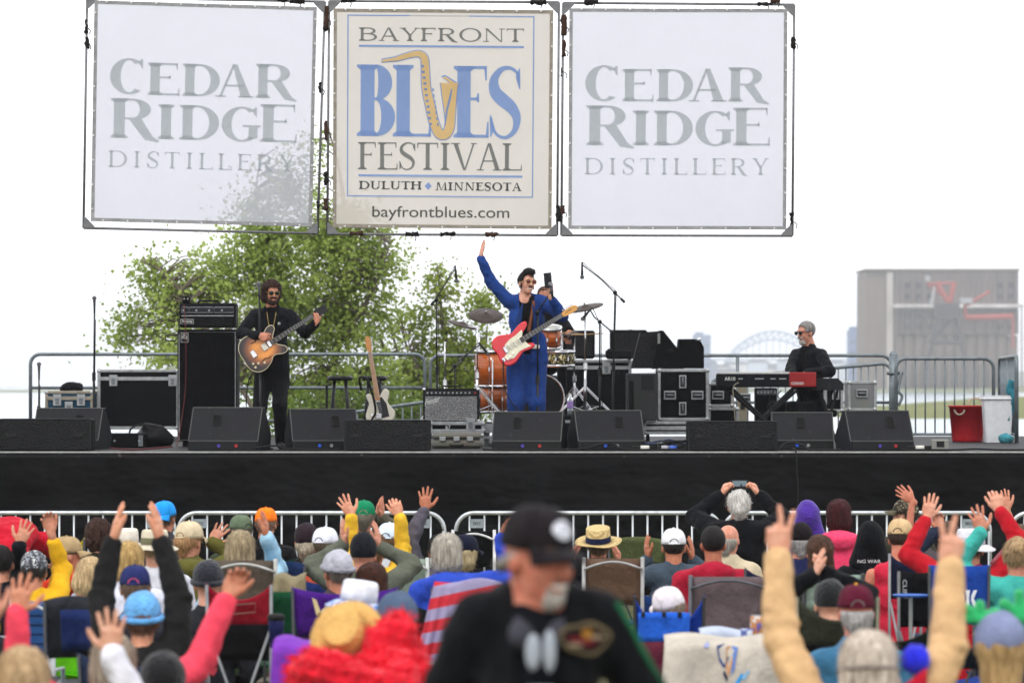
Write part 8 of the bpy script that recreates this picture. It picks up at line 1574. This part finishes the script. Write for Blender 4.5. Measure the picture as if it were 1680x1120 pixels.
# ---- man walking past in the foreground
def walker(t, M, o, D, nb, sh, AR, legs):
    beard(M, o, t, '#a8a098', 'chin', 7); beard(M, o, t, '#85685c', 'moustache', 8); skin_face(M, o, t)
    for sx in (-1, 1): b = HB(M, o); b.tube([(sx*.072, .0, .012), (sx*.076, -.03, -.01), (sx*.06, -.075, -.03)], [.013, .02, .022], 8); b.build('hair', mat('#8c857e', 'hair', .8), t, smooth=True)
    c = nb; y = R(178); F = Vector((math.sin(y), math.cos(y), 0)); Rt = Vector((math.cos(y), -math.sin(y), 0)); S = lambda a, z, f: nb+Rt*a+F*f+UP*z
    s = SDF(); s.cap(S(-.085, .0, -.02), S(-.045, -.085, .09), .036, .028); s.cap(S(.085, .0, -.02), S(.045, -.085, .09), .036, .028); s.cap(S(-.08, .01, -.05), S(.08, .01, -.05), .042, .042); s.cap(S(-.045, -.085, .09), S(.0, -.12, .10), .026, .016); s.cap(S(.045, -.085, .09), S(0, -.12, .10), .026, .016)
    V, Q = s.mesh(.009, .03, disp=lambda p: .004*wob(p, 40, 4)); link_mesh('hood', smooth_mesh(V, Q, 1), Q, mat('#3c3c44', 'cloth', .9), t)
    m1 = mat('#b8bcc2', 'plain', .8)
    def chestp(x, z, off=.0): return S(x, z, .105+.030*math.cos(x*5)*math.exp(-((z+.2)/.25)**2)+off)
    m1 = mat('#9aa0a8', 'plain', .8)
    for cx, w, z0, z1 in ((-.02, .020, -.165, -.07), (.022, .017, -.17, -.06)):
        MB().ball(chestp(-cx, (z0+z1)/2, .028), (w, .012, (z1-z0)/2), 12, 8).build('shirt_print', m1, t, smooth=True)
    MB().box(chestp(0, -.215, .03), (.075, .012, .025), bev=.005).build('shirt_print', mat('#8a9098', 'plain', .8), t)
    ov = lambda rx, ry, n=20, ox=0, oz=0, w=0: [(ox+rx*math.cos(2*math.pi*k/n)*(1+w*math.sin(3*2*math.pi*k/n)), oz+ry*math.sin(2*math.pi*k/n)*(1+w*math.cos(5*2*math.pi*k/n))) for k in range(n)]
    for k, (pts, col, off) in enumerate(((ov(.066, .042, w=.1), '#6a5e46', .0), (ov(.057, .033, w=.1), '#201a1a', .004), (ov(.040, .013, ox=-.002, oz=-.004, w=.3), '#5e1a22', .008), (ov(.014, .014, ox=.004, oz=.012, w=.2), '#8a6026', .010), (ov(.02, .006, ox=-.026, oz=-.016), '#7a6c58', .010), (ov(.02, .006, ox=.03, oz=.004), '#7a6c58', .010))):
        MB().prism(pts, (chestp(-.115, -.085, off-.005), -Rt, UP, F), .006).build('jacket_crest', mat(col, 'cloth', .85), t)
    for a, Sx, E, Wp in AR:
        if a['side'] == 'L':
            for col, off in (('#1c5c3c', .0), ('#6e2c2a', -.014)):
                m = MB(); n = Vector((.62+off*2, -.55, .56+off)).normalized(); m.tube([Sx+n*(.073+off*.2)+Vector((off, 0, 0)), Sx.lerp(E, .5)+n*.068+Vector((off*1.5, 0, 0)), E+n*.062+Vector((off*1.5, 0, 0))], .009, 6); m.build('sleeve_stripe', mat(col, 'cloth', .85), t, smooth=True)
Yw = FPX/640; Hw = P(884, 915, Yw)
person('grey-bearded man in a black cap and black jacket walking past close by', Hw, 178, -38, -7, 0, '#c8806a', ('#101114', 'cloth', {}, 'jacket'), '#1c1e26', None, ('cap', '#1e1a1d', dict(logo='#d6d6de', hole=False)), [dict(side='R', w=P(752, 1300, Yw-.1), d=(-.1, -.2, -1), n=(1, 0, 0), pose='relax', pole=(-.5, .8, 0)), dict(side='L', w=P(1062, 1300, Yw-.1), d=(.1, -.2, -1), n=(-1, 0, 0), pose='relax', pole=(.5, .8, 0))], 'stand', 0, 1, True, 1.0, .90, None, open_front=.75, shirt='#131419', vox=.010, extra=walker, dtor=.03, legyaw=178, neck=.07, shoulder_drop=-.015)
